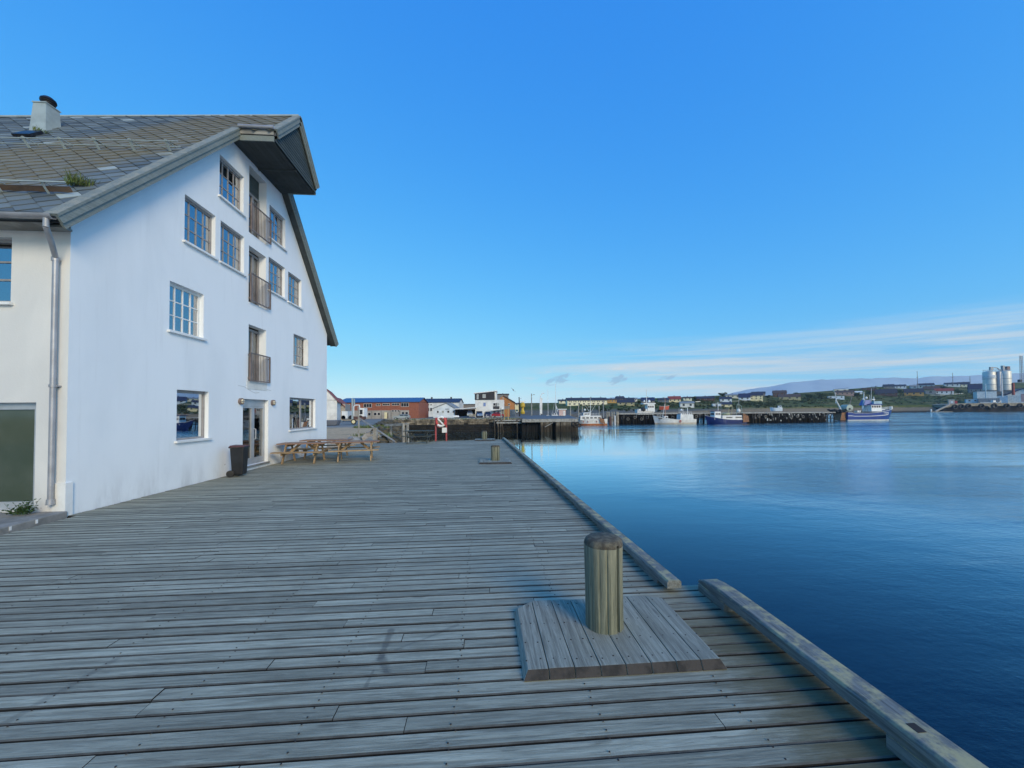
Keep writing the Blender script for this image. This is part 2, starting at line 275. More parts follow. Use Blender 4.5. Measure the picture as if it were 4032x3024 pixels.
# ------------------------------------------------------------------ mesh builder
class MB:
    def __init__(s): s.v = []; s.f = []
    def add(s, vs, fs):
        o = len(s.v); s.v += [Vector(v) for v in vs]; s.f += [tuple(i+o for i in f) for f in fs]; return s
    BF = [(0, 3, 2, 1), (4, 5, 6, 7), (0, 1, 5, 4), (1, 2, 6, 5), (2, 3, 7, 6), (3, 0, 4, 7)]
    def hexa(s, p): return s.add(p, MB.BF)
    def box(s, x0, x1, y0, y1, z0, z1):
        return s.hexa([(x0, y0, z0), (x1, y0, z0), (x1, y1, z0), (x0, y1, z0), (x0, y0, z1), (x1, y0, z1), (x1, y1, z1), (x0, y1, z1)])
    def beam(s, a, b, w, h, up=(0, 0, 1)):
        a = Vector(a); b = Vector(b); d = (b-a).normalized(); u = Vector(up); sx = d.cross(u)
        if sx.length < 1e-4: sx = d.cross(Vector((1, 0, 0)))
        sx.normalize(); u = sx.cross(d).normalized(); x = sx*w/2; z = u*h/2
        return s.hexa([a-x-z, a+x-z, b+x-z, b-x-z, a-x+z, a+x+z, b+x+z, b-x+z])
    def tube(s, a, b, r1, r2=None, n=8, caps=True):
        r2 = r1 if r2 is None else r2
        a = Vector(a); b = Vector(b); d = (b-a).normalized(); t = Vector((0, 0, 1)) if abs(d.z) < .9 else Vector((1, 0, 0))
        x = d.cross(t).normalized(); y = d.cross(x)
        vs = [a+(x*cos(2*pi*i/n)+y*sin(2*pi*i/n))*r1 for i in range(n)]+[b+(x*cos(2*pi*i/n)+y*sin(2*pi*i/n))*r2 for i in range(n)]
        fs = [(i, i+n, (i+1) % n+n, (i+1) % n) for i in range(n)]
        if caps: fs += [tuple(range(n)), tuple(range(2*n-1, n-1, -1))]
        return s.add(vs, fs)
    def path(s, pts, r, n=8):
        for a, b in zip(pts, pts[1:]): s.tube(a, b, r, r, n)
        return s
    def lathe(s, prof, c=(0, 0, 0), n=16, jit=0):
        c = Vector(c); vs = []; m = len(prof)
        for r, z in prof:
            for i in range(n):
                a = 2*pi*i/n; rr = r*(1+random.uniform(-jit, jit)); vs.append(c+Vector((rr*cos(a), rr*sin(a), z)))
        fs = [(j*n+i, j*n+(i+1) % n, (j+1)*n+(i+1) % n, (j+1)*n+i) for j in range(m-1) for i in range(n)]
        fs += [tuple(range(n-1, -1, -1)), tuple((m-1)*n+i for i in range(n))]
        return s.add(vs, fs)
    def torus(s, c, R_, r, ax='x', n=20, k=8, a0=0, a1=2*pi):
        c = Vector(c); full = abs(a1-a0-2*pi) < 1e-3; vs = []
        m = n if full else n+1
        for i in range(m):
            a = a0+(a1-a0)*i/n
            for j in range(k):
                b = 2*pi*j/k; rr = R_+r*cos(b); h = r*sin(b)
                p = {'x': (h, rr*cos(a), rr*sin(a)), 'y': (rr*cos(a), h, rr*sin(a)), 'z': (rr*cos(a), rr*sin(a), h)}[ax]
                vs.append(c+Vector(p))
        fs = [(i*k+j, ((i+1) % m)*k+j, ((i+1) % m)*k+(j+1) % k, i*k+(j+1) % k) for i in range(n) for j in range(k)]
        if not full: fs += [tuple(range(k)), tuple(range((m-1)*k, m*k))]
        return s.add(vs, fs)
    def prism(s, poly, d):      # poly: list of 3D points, extruded by vector d
        n = len(poly); p = [Vector(v) for v in poly]; d = Vector(d)
        return s.add(p+[v+d for v in p], [tuple(range(n-1, -1, -1)), tuple(range(n, 2*n))]+[(i, (i+1) % n, (i+1) % n+n, i+n) for i in range(n)])
    def build(s, name, mat, parent=None, local=False, smooth=False, bevel=0, label=None, kind=None, orig=None):
        if not s.v: return None
        me = bpy.data.meshes.new(name); off = Vector((0, 0, 0))
        if parent is not None:
            if not local:
                q = parent
                while q: off += q.location; q = q.parent
        elif not local:
            xs = [v.x for v in s.v]; ys = [v.y for v in s.v]; off = Vector(((min(xs)+max(xs))/2, (min(ys)+max(ys))/2, min(v.z for v in s.v)))
        org = off if parent is None else Vector((0, 0, 0))
        loc = Vector((0, 0, 0))
        if parent is not None:   # own origin at the part's bottom centre
            xs = [v.x for v in s.v]; ys = [v.y for v in s.v]
            loc = Vector(((min(xs)+max(xs))/2, (min(ys)+max(ys))/2, min(v.z for v in s.v)))-off
        me.from_pydata([tuple(v-off-loc) for v in s.v], [], s.f); me.update()
        me.materials.append(M[mat] if isinstance(mat, str) else mat)
        if smooth:
            for p in me.polygons: p.use_smooth = True
            try: me.set_sharp_from_angle(angle=R(40))
            except Exception: pass
        o = bpy.data.objects.new(name, me); COL.objects.link(o)
        if parent is not None: o.parent = parent; o.location = loc
        else: o.location = org
        if bevel:
            b = o.modifiers.new('bevel', 'BEVEL'); b.width = bevel; b.segments = 2; b.limit_method = 'ANGLE'; b.angle_limit = R(35)
        if label: o['label'] = label
        if kind: o['kind'] = kind
        return o
def thing(name, label, cat, loc=(0, 0, 0), rz=0, group=None):
    o = bpy.data.objects.new(name, None); COL.objects.link(o); o.location = loc; o.rotation_euler = (0, 0, rz); o.empty_display_size = 0.2
    o['label'] = label; o['category'] = cat
    if group: o['group'] = group
    return o
def tag(o, label, cat, group=None, kind=None):
    o['label'] = label; o['category'] = cat
    if group: o['group'] = group
    if kind: o['kind'] = kind
    return o
def struct(o): o['kind'] = 'structure'; return o
def kids(o): return [c for c in bpy.data.objects if c.parent == o]
def copytree(root, loc, rz, label):
    def rec(o, par):
        c = o.copy(); COL.objects.link(c); c.parent = par
        for k in CH.get(o.name, []): rec(k, c)
        return c
    CH = {}
    for o in bpy.data.objects:
        if o.parent: CH.setdefault(o.parent.name, []).append(o)
    r = rec(root, None); r.location = loc; r.rotation_euler = (0, 0, rz); r['label'] = label
    return r

# ------------------------------------------------------------------ water
def water():
    m, t, p = newmat('sea_water')
    t.nodes.remove(p)
    v = coords(t, (1, 1, 1))
    big = noise(t, coords(t, (0.012, 0.055, 1)), 1.0, 4, 0.55, 0.6)
    fine = noise(t, coords(t, (1, 1.6, 1)), 4.6, 5, 0.62); mid = noise(t, coords(t, (0.55, 1.0, 1)), 1.0, 3, 0.5, 0.4); sw = noise(t, coords(t, (0.3, 1, 1)), 0.28, 2, 0.5)
    g = t.nodes.new('ShaderNodeNewGeometry'); s = t.nodes.new('ShaderNodeSeparateXYZ'); t.links.new(g.outputs['Position'], s.inputs[0])
    # ripples lively out in the fjord, calm in the lee of the quay
    dist = mth(t, 'MAXIMUM', sstep(t, mth(t, 'ADD', s.outputs[0], mth(t, 'MULTIPLY', s.outputs[1], -0.42)), -3, 14), sstep(t, mth(t, 'SUBTRACT', s.outputs[1], mth(t, 'MULTIPLY', s.outputs[0], -0.9)), 85, 150))
    k = mth(t, 'ADD', mth(t, 'MULTIPLY', sstep(t, big, 0.38, 0.62), 0.75), 0.25)
    k = mth(t, 'MULTIPLY', k, mth(t, 'ADD', mth(t, 'MULTIPLY', dist, 0.9), 0.10))
    h = mth(t, 'ADD', mth(t, 'ADD', mth(t, 'MULTIPLY', fine, 0.22), mth(t, 'MULTIPLY', mid, 0.55)), mth(t, 'MULTIPLY', sw, 0.7))
    h = mth(t, 'MULTIPLY', h, k)
    far = sstep(t, mth(t, 'SUBTRACT', s.outputs[1], mth(t, 'MULTIPLY', s.outputs[0], -0.9)), 110, 170)
    h = mth(t, 'MULTIPLY', h, mth(t, 'ADD', 1.0, mth(t, 'MULTIPLY', far, 3.2)))
    nb = bump(t, h, 0.7, 0.2)
    body = t.nodes.new('ShaderNodeBsdfDiffuse'); body.inputs['Color'].default_value = (0.0008, 0.006, 0.02, 1)
    gl_ = t.nodes.new('ShaderNodeBsdfGlossy'); gl_.inputs['Roughness'].default_value = 0.03; gl_.inputs['Color'].default_value = (0.76, 0.92, 1.0, 1); t.links.new(nb, gl_.inputs['Normal'])
    fr = t.nodes.new('ShaderNodeFresnel'); fr.inputs['IOR'].default_value = 1.333; t.links.new(nb, fr.inputs['Normal'])
    x = t.nodes.new('ShaderNodeMixShader'); t.links.new(mth(t, 'MULTIPLY', mth(t, 'POWER', fr.outputs[0], 1.25), 2.5, clamp=True), x.inputs[0]); t.links.new(body.outputs[0], x.inputs[1]); t.links.new(gl_.outputs[0], x.inputs[2])
    t.links.new(x.outputs[0], [n for n in t.nodes if n.type == 'OUTPUT_MATERIAL'][0].inputs[0])
    return m
WL = -3.1
struct(MB().add([(-3800, -600, WL), (3800, -600, WL), (3800, 3800, WL), (-3800, 3800, WL)], [(0, 1, 2, 3)]).build('water', water(), local=True))

# ------------------------------------------------------------------ timber deck
PW, GAP = 0.1185, 0.0125
def xkerb(y): return 1.87-0.029*(y-4.1)       # inner face of the far kerb
def kleft(y): return -7.84 if y > 7.87 else -7.66
deckroot = MB()
for xx in [i*0.9-7.4 for i in range(10)]+[1.05]: deckroot.box(xx-0.07, xx+0.07, -3, 24, -0.30, -0.075)
deckroot.box(1.6, 2.35, -3, 3.9, -0.42, -0.08).box(-7.6, 1.2, -3, 23.9, -0.62, -0.58)
deck = struct(deckroot.build('deck', 'darkwood', local=True))
def plankmesh():
    mb = MB(); w, t, b = PW/2, 0.045, 0.006
    prof = [(-w, -t), (-w, -b), (-w+b*1.4, 0), (w-b*1.4, 0), (w, -b), (w, -t)]
    n = 6
    vs = [(-.5, y, z) for y, z in prof]+[(.5, y, z) for y, z in prof]
    fs = [(i, i+n, (i+1) % n+n, (i+1) % n) for i in range(n)]+[tuple(range(n)), tuple(range(2*n-1, n-1, -1))]
    return vs, fs
PV, PF = plankmesh()
M['plankbevel'] = mk('plank_arris', (0.085, 0.088, 0.08), (0.045, 0.046, 0.042), 5, .9, .2)  # dark arris widens the painted shade line of each gap
M['plankside'] = mk('plank_edge', (0.012, 0.012, 0.012), (0.008, 0.008, 0.008), 4, .9, 0)  # dirty plank sides, taken near black to paint the shade in the gaps
pm = bpy.data.meshes.new('plank'); pm.from_pydata(PV, [], PF); pm.materials.append(M['plank']); pm.materials.append(M['plankside']); pm.materials.append(M['plankbevel'])
for p_ in pm.polygons: p_.material_index = 0 if abs(p_.normal.z) > .95 else (2 if abs(p_.normal.z) > .3 else 1)
stuffp = MB(); count = 0
y = -2.6; row = 0
rr = random.Random(4)
while y < 27.0:
    yc = y+PW/2
    xl = kleft(yc); xr = 2.40 if yc < 4.02 else xkerb(yc)+0.12
    # far edge of the deck runs slightly askew
    xcut = (yc-24.1)/0.26-6.6
    if xcut > xl: xl = xcut
    if xl < xr-0.2:
        cuts = [xl]; x = xl+rr.uniform(0.6, 4.2)
        while x < xr-0.5:
            cuts.append(x); x += rr.choice((2.7, 3.6, 3.6, 4.5))
        cuts.append(xr+rr.uniform(-.015, .015))
        for a, b in zip(cuts, cuts[1:]):
            dz = rr.uniform(-.004, .004); dw = rr.uniform(0.985, 1.02); rz = rr.uniform(-.0006, .0006)
            if yc > 1.25 and count < 300:
                o = bpy.data.objects.new('plank', pm); COL.objects.link(o); o.parent = deck
                o.location = ((a+b)/2, yc, dz); o.scale = (b-a-0.005, dw, 1); o.rotation_euler = (0, 0, rz); count += 1
            else:
                stuffp.add([((a+b)/2+v[0]*(b-a-0.005), yc+v[1]*dw, v[2]+dz) for v in PV], PF)
    y += PW+GAP; row += 1
sp_o = stuffp.build('planks', 'plank', deck, kind='stuff'); sp_o.data.materials.append(M['plankside']); sp_o.data.materials.append(M['plankbevel'])
for p_ in sp_o.data.polygons: p_.material_index = 0 if abs(p_.normal.z) > .95 else (2 if abs(p_.normal.z) > .3 else 1)
# nail heads along the joist lines (only where they can be made out)
nl = MB()
for r_ in range(40):
    yy = 1.2+r_*(PW+GAP)
    for xx in [-4.7, -3.8, -2.9, -2.0, -1.1, -0.2, 0.7, 1.6]:
        for dy in (-.03, .03):
            nl.lathe([(0.006, 0), (0.0055, 0.0022)], (xx+random.uniform(-.02, .02), yy+dy+random.uniform(-.008, .008), 0.0035), 6)
nl.build('nails', 'nail', deck, kind='stuff')
# piles carrying the deck edge
for i in range(10):
    yy = -1+i*2.8
    MB().tube((xkerb(max(yy, 3.5))-.05, yy, -4.5), (xkerb(max(yy, 3.5))-.05, yy, -0.45), .15, .15, 10).build('pile', 'darkpile', deck)

# ------------------------------------------------------------------ kerbs (bull rails)
def chamfer_beam(mb, x0, x1, y0, y1, z0, z1, skew=0.0, c=0.02):
    prof = [(x0, z0), (x0, z1-c), (x0+c, z1), (x1-c, z1), (x1, z1-c), (x1, z0)]
    n = 6; vs = [(x, y0, z) for x, z in prof]+[(x+skew, y1, z) for x, z in prof]
    return mb.add(vs, [(i, (i+1) % n, (i+1) % n+n, i+n) for i in range(n)]+[tuple(range(n-1, -1, -1)), tuple(range(n, 2*n))])
k1 = thing('kerb_rail', 'heavy mossy timber kerb raised on blocks along the near quay edge', 'kerb', (2.15, 1.0, 0))
# rounded far end
prof = [(2.228, .085), (2.228, .160), (2.243, .176), (2.398, .176), (2.413, .160), (2.413, .085)]
mb = MB(); ring = []
for yy, dip in [(-1.9, 0), (3.55, 0), (3.74, .010), (3.86, .030), (3.96, .075)]:
    ring.append([(x+(2.32-x)*dip*2.2, yy, z-(dip if z > .1 else 0)) for x, z in prof])
vs = [p for r_ in ring for p in r_]; n = 6
fs = [(j*n+i, j*n+(i+1) % n, (j+1)*n+(i+1) % n, (j+1)*n+i) for j in range(4) for i in range(n)]+[tuple(range(n-1, -1, -1)), tuple(range(4*n, 5*n))]
mb.add(vs, fs).build('beam', 'kerbwood', k1, bevel=.005)
chamfer_beam(MB(), 2.232, 2.405, 3.50, 3.93, 0.002, .083, c=.006).build('block', 'kerbwood', k1)
chamfer_beam(MB(), 2.232, 2.405, 0.7, 2.04, 0.002, .083, c=.006).build('block', 'kerbwood', k1)
MB().box(2.285, 2.335, 1.92, 1.98, .1745, .1785).build('bolt_recess', 'nail', k1)
k2 = thing('kerb_rail', 'long lower timber kerb running from the big bollard to the far end of the quay', 'kerb', (1.6, 14, 0))
ysg = [3.88, 5.2, 7.4, 10.2, 13.1, 16.0, 18.9, 21.8, 25.9]
for a, b in zip(ysg, ysg[1:]):
    chamfer_beam(MB(), xkerb(a), xkerb(a)+.15, a+.006, b-.006, .056, .136, skew=xkerb(b)-xkerb(a), c=.015).build('beam', 'kerbwood', k2)
yb = 4.12
while yb < 25.5:
    chamfer_beam(MB(), xkerb(yb)+.005, xkerb(yb)+.145, yb, yb+.62, 0.002, .054, skew=-.017, c=.004).build('block', 'kerbwood', k2); yb += 1.42
MB().add([(1.5, 4.03, -.02), (2.24, 4.03, -.02), (2.24, 4.03, -.3), (1.5, 4.03, -.3)], [(0, 1, 2, 3)])

# ------------------------------------------------------------------ bollards
def bollard(label, cx, cy, r, h, pad, near=False):
    t = thing('mooring_bollard', label, 'bollard', (cx, cy, 0), 0, 'wooden bollards along the quay')
    x0, x1, y0, y1, zt = pad
    n = 96
    prof = [(r*.98, 0), (r, .05), (r, h*.5), (r*1.02, h-.13), (r*1.03, h-.06), (r*1.0, h-.035), (r*.93, h-.014), (r*.82, h-.002), (0.01, h+.004)]
    mb = MB(); vs = []
    ca = R(-62)        # the big drying crack
    for (rad, z) in prof:
        for i in range(n):
            a = 2*pi*i/n; d = abs((a-ca+pi) % (2*pi)-pi)
            rr_ = rad*(1+.012*sin(5*a+1)+.01*sin(11*a+z*3)+.006*sin(23*a))
            if d < .045 and rad > .5*r and z < h-.05: rr_ -= .05*r/.155
            for cb_, dd, ww in ((R(-98), .010, .05), (R(-120), .006, .05)):
                if abs((a-cb_+pi) % (2*pi)-pi) < ww and rad > .5*r and z < h-.05: rr_ -= dd
            vs.append((cx+rr_*cos(a), cy+rr_*sin(a), z+(zt-.02 if z == 0 else 0)*0))
    m = len(prof); fs = [(j*n+i, j*n+(i+1) % n, (j+1)*n+(i+1) % n, (j+1)*n+i) for j in range(m-1) for i in range(n)]
    mb.add(vs, fs+[tuple((m-1)*n+i for i in range(n))])
    o = mb.build('post', 'post', t, smooth=True)
    o.data.materials.append(M['postcap'])
    o.data.materials.append(M['nail'])
    for p_ in o.data.polygons:
        pc_ = p_.center+o.location
        if abs((atan2(pc_.y, pc_.x)-ca+pi) % (2*pi)-pi) < .05 and pc_.z < h-.055: p_.material_index = 2  # crack faces coloured near black, painting in the shade of the groove
        if sum((o.data.vertices[i].co.z for i in p_.vertices))/len(p_.vertices) > h-.09: p_.material_index = 1
    cols = 8 if near else 7
    w = (x1-x0)/cols
    for i in range(cols):
        a, b = x0+i*w+.003, x0+(i+1)*w-.003
        bl = .036 if i == 0 else 0; br = .036 if i == cols-1 else 0
        j = random.uniform(-.004, .004); c = .036
        dzz = random.uniform(-.002, .002)
        ya = y0+(.03 if i in (0, cols-1) else 0)*0; corner = .12 if i == 0 else (.06 if i == cols-1 else 0)
        # bottom quad wider than the top one: bevelled rim
        vs = [(a, ya, .004), (b, ya, .004), (b, y1+j-(corner if i == cols-1 else 0), .004), (a, y1+j-(corner if i == 0 else 0), .004),
              (a+bl, ya+c, zt+dzz), (b-br, ya+c, zt+dzz), (b-br, y1-c+j-(corner if i == cols-1 else 0), zt+dzz), (a+bl, y1-c+j-(corner if i == 0 else 0), zt+dzz)]
        m_ = MB(); m_.hexa(vs); pk = m_.build('pad_plank', 'padwood', t, bevel=.004 if near else 0); pk.data.materials.append(M['padend'])
        for pg in pk.data.polygons:
            if pg.normal.y < -.5: pg.material_index = 1
    if near:
        nn = MB()
        for i in range(cols):
            for yy in (y0+.13, y0+.36, (y0+y1)/2+.1, y1-.12):
                for k in range(2):
                    px_ = x0+(i+.25+.5*k)*w+random.uniform(-.012, .012); py_ = yy+random.uniform(-.02, .02)
                    if (px_-cx)**2+(py_-cy)**2 > .045: nn.lathe([(0.0065, 0), (0.006, .0025)], (px_, py_, zt-.0005), 7)
        nn.build('nails', 'nail', t, kind='stuff')
    return t
bollard('large round wooden bollard nearest the camera, on a square platform of planks', 1.022, 3.285, .158, .810, (0.262, 1.765, 2.73, 3.78, .062), True)
bollard('middle wooden bollard, greenish, on a thin pad near the quay edge', 0.42, 14.55, .165, .62, (-.2, 1.01, 13.9, 15.1, .06))
bollard('farthest of the wooden bollards, small, near the end of the deck', 0.02, 25.6, .175, .60, (-.62, .74, 24.95, 26.1, .07))

# ------------------------------------------------------------------ the white warehouse
XW, YL, YR, EZ = -7.86, 7.87, 19.92, 5.55
YC = 13.95
def kx(x): return 1.057-0.0088*max(0.0, XW-x)
def zr(x, y): return 5.74+(min(y, 2*YC-y)-7.62)*kx(x)
B = thing('warehouse', 'tall white plastered gable building with slate roof and hoist canopy on the quay', 'building', (-12, 13.9, 0))
def clip(poly, outline):
    out = poly
    n = len(outline)
    for i in range(n):
        a, b = outline[i], outline[(i+1) % n]; inp = out; out = []
        if not inp: break
        def side(p): return (b[0]-a[0])*(p[1]-a[1])-(b[1]-a[1])*(p[0]-a[0])
        for j in range(len(inp)):
            p, q = inp[j], inp[(j+1) % len(inp)]; sp, sq = side(p), side(q)
            if sp >= 0: out.append(p)
            if (sp >= 0) != (sq >= 0) and abs(sp-sq) > 1e-12:
                tt = sp/(sp-sq); out.append((p[0]+(q[0]-p[0])*tt, p[1]+(q[1]-p[1])*tt))
    return out
def wallmesh(outline, holes, mapf, flip=False):
    us = sorted(set([p[0] for p in outline]+[h[0] for h in holes]+[h[1] for h in holes]))
    zs = sorted(set([p[1] for p in outline]+[h[2] for h in holes]+[h[3] for h in holes]))
    mb = MB()
    for u0, u1 in zip(us, us[1:]):
        for z0, z1 in zip(zs, zs[1:]):
            uc, zc = (u0+u1)/2, (z0+z1)/2
            if any(h[0] < uc < h[1] and h[2] < zc < h[3] for h in holes): continue
            pl = clip([(u0, z0), (u1, z0), (u1, z1), (u0, z1)], outline)
            if len(pl) > 2:
                vs = [mapf(a, b, 0) for a, b in pl]
                mb.add(vs, [tuple(range(len(pl)))[::(-1 if flip else 1)]])
    for (u0, u1, z0, z1, d) in holes:
        c = [(u0, z0), (u1, z0), (u1, z1), (u0, z1)]
        for i in range(4):
            a, b = c[i], c[(i+1) % 4]
            mb.add([mapf(*a, 0), mapf(*b, 0), mapf(*b, d), mapf(*a, d)], [(0, 1, 2, 3)])
    return mb
RD = .13
# (y0,y1,z0,z1, cols, rows, framemat, depth)
WIN = [(11.97, 13.13, 8.44, 9.70, 4, 3, 'frame'), (10.65, 11.82, 6.48, 7.73, 4, 3, 'frame'), (12.04, 13.18, 6.47, 7.72, 4, 3, 'frame'), (10.20, 11.38, 4.01, 5.26, 4, 3, 'white'),
       (14.66, 15.80, 8.40, 9.63, 4, 3, 'frame'), (14.63, 15.80, 6.44, 7.67, 4, 3, 'frame'), (16.05, 17.18, 6.42, 7.64, 4, 3, 'frame'), (16.52, 17.70, 3.92, 5.20, 4, 3, 'frame'),
       (10.47, 11.62, 1.21, 2.53, 1, 1, 'frame'), (16.22, 18.62, 1.21, 2.54, 2, 1, 'frame')]
NICHE = [(13.42, 14.46, 8.02, 10.30), (13.44, 14.46, 5.66, 7.57), (13.46, 14.50, 2.95, 4.90)]
DOOR = (13.19, 14.68, .15, 2.38)
holes = [(a, b, c, d, RD) for a, b, c, d, *_ in WIN]+[(a, b, c, d, .27) for a, b, c, d in NICHE]+[(*DOOR, .16)]
fmap = lambda u, z, d: (XW-d, u, z)
wallmesh([(YL, -.3), (YR, -.3), (YR, zr(XW, YR)-.12), (YC, zr(XW, YC)-.12), (YL, zr(XW, YL)-.12)], holes, fmap).build('wall', 'plaster', B, label='white gable wall facing the water')
# camera-facing side wall
SH_ = [(-10.1, -8.885, 4.03, 5.27, RD), (-10.6, -8.40, .14, 2.14, .12)]
wallmesh([(-22, -.3), (XW, -.3), (XW, 5.55), (-22, 5.55)], SH_, lambda u, z, d: (u, YL+d, z)).build('wall', 'plaster_warm', B, label='cream white side wall with downpipe')
MB().box(-22, -8.6, YR-.2, YR, -.3, 5.5).box(-22.2, -22, YL, YR, -.3, 5.4).build('wall', 'plaster_warm', B)
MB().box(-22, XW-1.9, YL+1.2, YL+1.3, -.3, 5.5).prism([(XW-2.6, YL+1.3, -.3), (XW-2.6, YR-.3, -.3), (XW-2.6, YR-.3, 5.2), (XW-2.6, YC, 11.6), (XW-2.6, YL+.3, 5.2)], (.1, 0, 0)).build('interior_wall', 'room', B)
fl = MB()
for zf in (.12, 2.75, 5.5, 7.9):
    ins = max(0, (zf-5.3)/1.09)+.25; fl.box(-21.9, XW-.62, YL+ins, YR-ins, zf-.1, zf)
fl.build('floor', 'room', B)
# white corner strip at the base
MB().box(XW-.2, XW+.035, YL-.035, YL+.10, -.02, .62).build('corner_pilaster', 'white', B)

def window(y0, y1, z0, z1, cols, rows, fm, idx):
    x = XW-RD
    w = MB(); b = .055
    w.box(x-.04, x+.02, y0, y0+b, z0, z1).box(x-.04, x+.02, y1-b, y1, z0, z1).box(x-.04, x+.02, y0+b, y1-b, z0, z0+b).box(x-.04, x+.02, y0+b, y1-b, z1-b*1.4, z1)
    ya, yb, za, zb = y0+b, y1-b, z0+b, z1-b*1.4
    mw = .032 if cols > 2 else .11
    for i in range(1, cols): yy = ya+(yb-ya)*i/cols; w.box(x-.03, x+.012, yy-mw/2, yy+mw/2, za, zb)
    for j in range(1, rows): zz = za+(zb-za)*j/rows; w.box(x-.028, x+.010, ya, yb, zz-.014, zz+.014)
    win = w.build('window', fm, B)
    for i in range(cols):
        for j in range(rows):
            p0, p1 = ya+(yb-ya)*i/cols+mw/2, ya+(yb-ya)*(i+1)/cols-mw/2
            if i == 0: p0 = ya
            if i == cols-1: p1 = yb
            q0, q1 = za+(zb-za)*j/rows, za+(zb-za)*(j+1)/rows
            tl = random.uniform(-.0025, .0025)
            MB().hexa([(x-.014-tl, p0, q0), (x-.006-tl, p0, q0), (x-.006+tl, p1, q0), (x-.014+tl, p1, q0), (x-.014-tl, p0, q1), (x-.006-tl, p0, q1), (x-.006+tl, p1, q1), (x-.014+tl, p1, q1)]).build('pane', 'glass' if z0 > 3 else 'lowglass', win)
    MB().box(x+.02, XW+.07, y0-.06, y1+.06, z0-.055, z0-.002).build('sill', 'white', win)
    if cols > 2:          # curtain drawn on the far side, pleated
        for (c0, c1) in (((y0+y1)/2+random.uniform(-.1, .15), y1), (y0, y0+random.uniform(.12, .4))):
            m_ = MB(); n = max(4, int((c1-c0)/.035)); pts = [(x-.16+.022*(-1)**i+random.uniform(-.006, .006), c0+(c1-c0)*i/n) for i in range(n+1)]
            zt_ = z1-(.0 if idx != 0 else .42); 
            m_.add([(a, b_, z0) for a, b_ in pts]+[(a, b_, zt_) for a, b_ in pts], [(i, i+1, i+n+2, i+n+1) for i in range(n)])
            m_.build('curtain', 'curtain', win)
    return win
for i, wdef in enumerate(WIN): window(*wdef, i)
# the small open casement at the right of the second-floor window
wv = MB(); wv.box(XW-.10, XW+.10, 17.62, 17.66, 3.98, 5.14); wv.build('open_casement', 'white', B)
# side-wall window and glass door
def sidewin(x0, x1, z0, z1, dep, fmat, gmat, fw, name):
    y = YL+dep; w = MB()
    w.box(x0, x0+fw, y-.02, y+.05, z0, z1).box(x1-fw, x1, y-.02, y+.05, z0, z1).box(x0+fw, x1-fw, y-.02, y+.05, z0, z0+fw).box(x0+fw, x1-fw, y-.02, y+.05, z1-fw, z1)
    if name == 'window': w.box(x0+fw, x1-fw, y-.01, y+.03, z0+(z1-z0)*.36, z0+(z1-z0)*.36+.035).box(x0+fw, x1-fw, y-.01, y+.03, z0+(z1-z0)*.64, z0+(z1-z0)*.64+.03)
    o = w.build(name, fmat, B)
    MB().box(x0+fw, x1-fw, y+.012, y+.02, z0+fw, z1-fw).build('pane', gmat, o)
    if name == 'window': MB().box(x0-.06, x1+.06, YL-.07, y-.02, z0-.055, z0-.002).build('sill', 'white', o)
    else: MB().tube((x1-.03, y-.04, z0+.25), (x1-.03, y-.04, z0+.33), .018).tube((x1-.03, y-.04, z1-.35), (x1-.03, y-.04, z1-.27), .018).build('hinge', 'alu', o)
sidewin(-10.1, -8.885, 4.03, 5.27, RD, 'frame', 'glass', .06, 'window')
sidewin(-10.6, -8.40, .14, 2.14, .12, 'alu', 'greenreflect', .13, 'glass_door')
# niches: french doors behind railings
for i, (y0, y1, z0, z1) in enumerate(NICHE):
    x = XW-.27; d = MB(); zt = 9.62 if i == 0 else z1-.06
    d.box(x-.05, x+.03, y0, y0+.07, z0, zt).box(x-.05, x+.03, y1-.07, y1, z0, zt).box(x-.05, x+.03, y0+.07, y1-.07, zt-.08, zt).box(x-.05, x+.03, y0+.07, y1-.07, z0, z0+.1).box(x-.04, x+.03, y0+.60, y0+.68, z0+.1, zt-.08)
    dd = d.build('balcony_door', 'frame', B)
    MB().box(x-.02, x-.012, y0+.07, y0+.60, z0+.1, zt-.08).build('pane', 'doorglass', dd)
    MB().box(x-.02, x-.012, y0+.68, y1-.07, z0+.1, zt-.08).build('pane', 'doorglass', dd)
    MB().box(x-.10, x-.07, y0+.08, y1-.1, z0+.1, zt-.1).build('curtain', 'beigecurtain', dd)
    if i == 0: MB().box(x-.06, x+.0, y0, y1, zt, z1).build('lintel_panel', 'greenclad', B)
    rz0, rz1 = (8.10, 9.04) if i == 0 else ((5.69, 6.65) if i == 1 else (2.99, 3.95))
    ra, rb = 13.42, 14.64; xr_ = XW+.075
    rl = MB(); rl.box(xr_-.016, xr_+.016, ra, rb, rz1-.035, rz1).box(xr_-.016, xr_+.016, ra, rb, rz0, rz0+.035).box(xr_-.018, xr_+.018, ra, ra+.03, rz0+.035, rz1-.035).box(xr_-.018, xr_+.018, rb-.03, rb, rz0+.035, rz1-.035)
    for zz in (rz0+.08, rz1-.1):
        rl.box(XW, xr_-.016, ra+.0, ra+.028, zz, zz+.03).box(XW, xr_-.016, rb-.028, rb, zz, zz+.03)
    rail = rl.build('railing', 'brownrail', B)
    nb = 13
    for k in range(nb):
        yy = ra+.03+(rb-ra-.06)*(k+.5)/nb
        MB().box(xr_-.007, xr_+.007, yy-.009, yy+.009, rz0+.036, rz1-.036).build('bar', 'brownrail', rail)
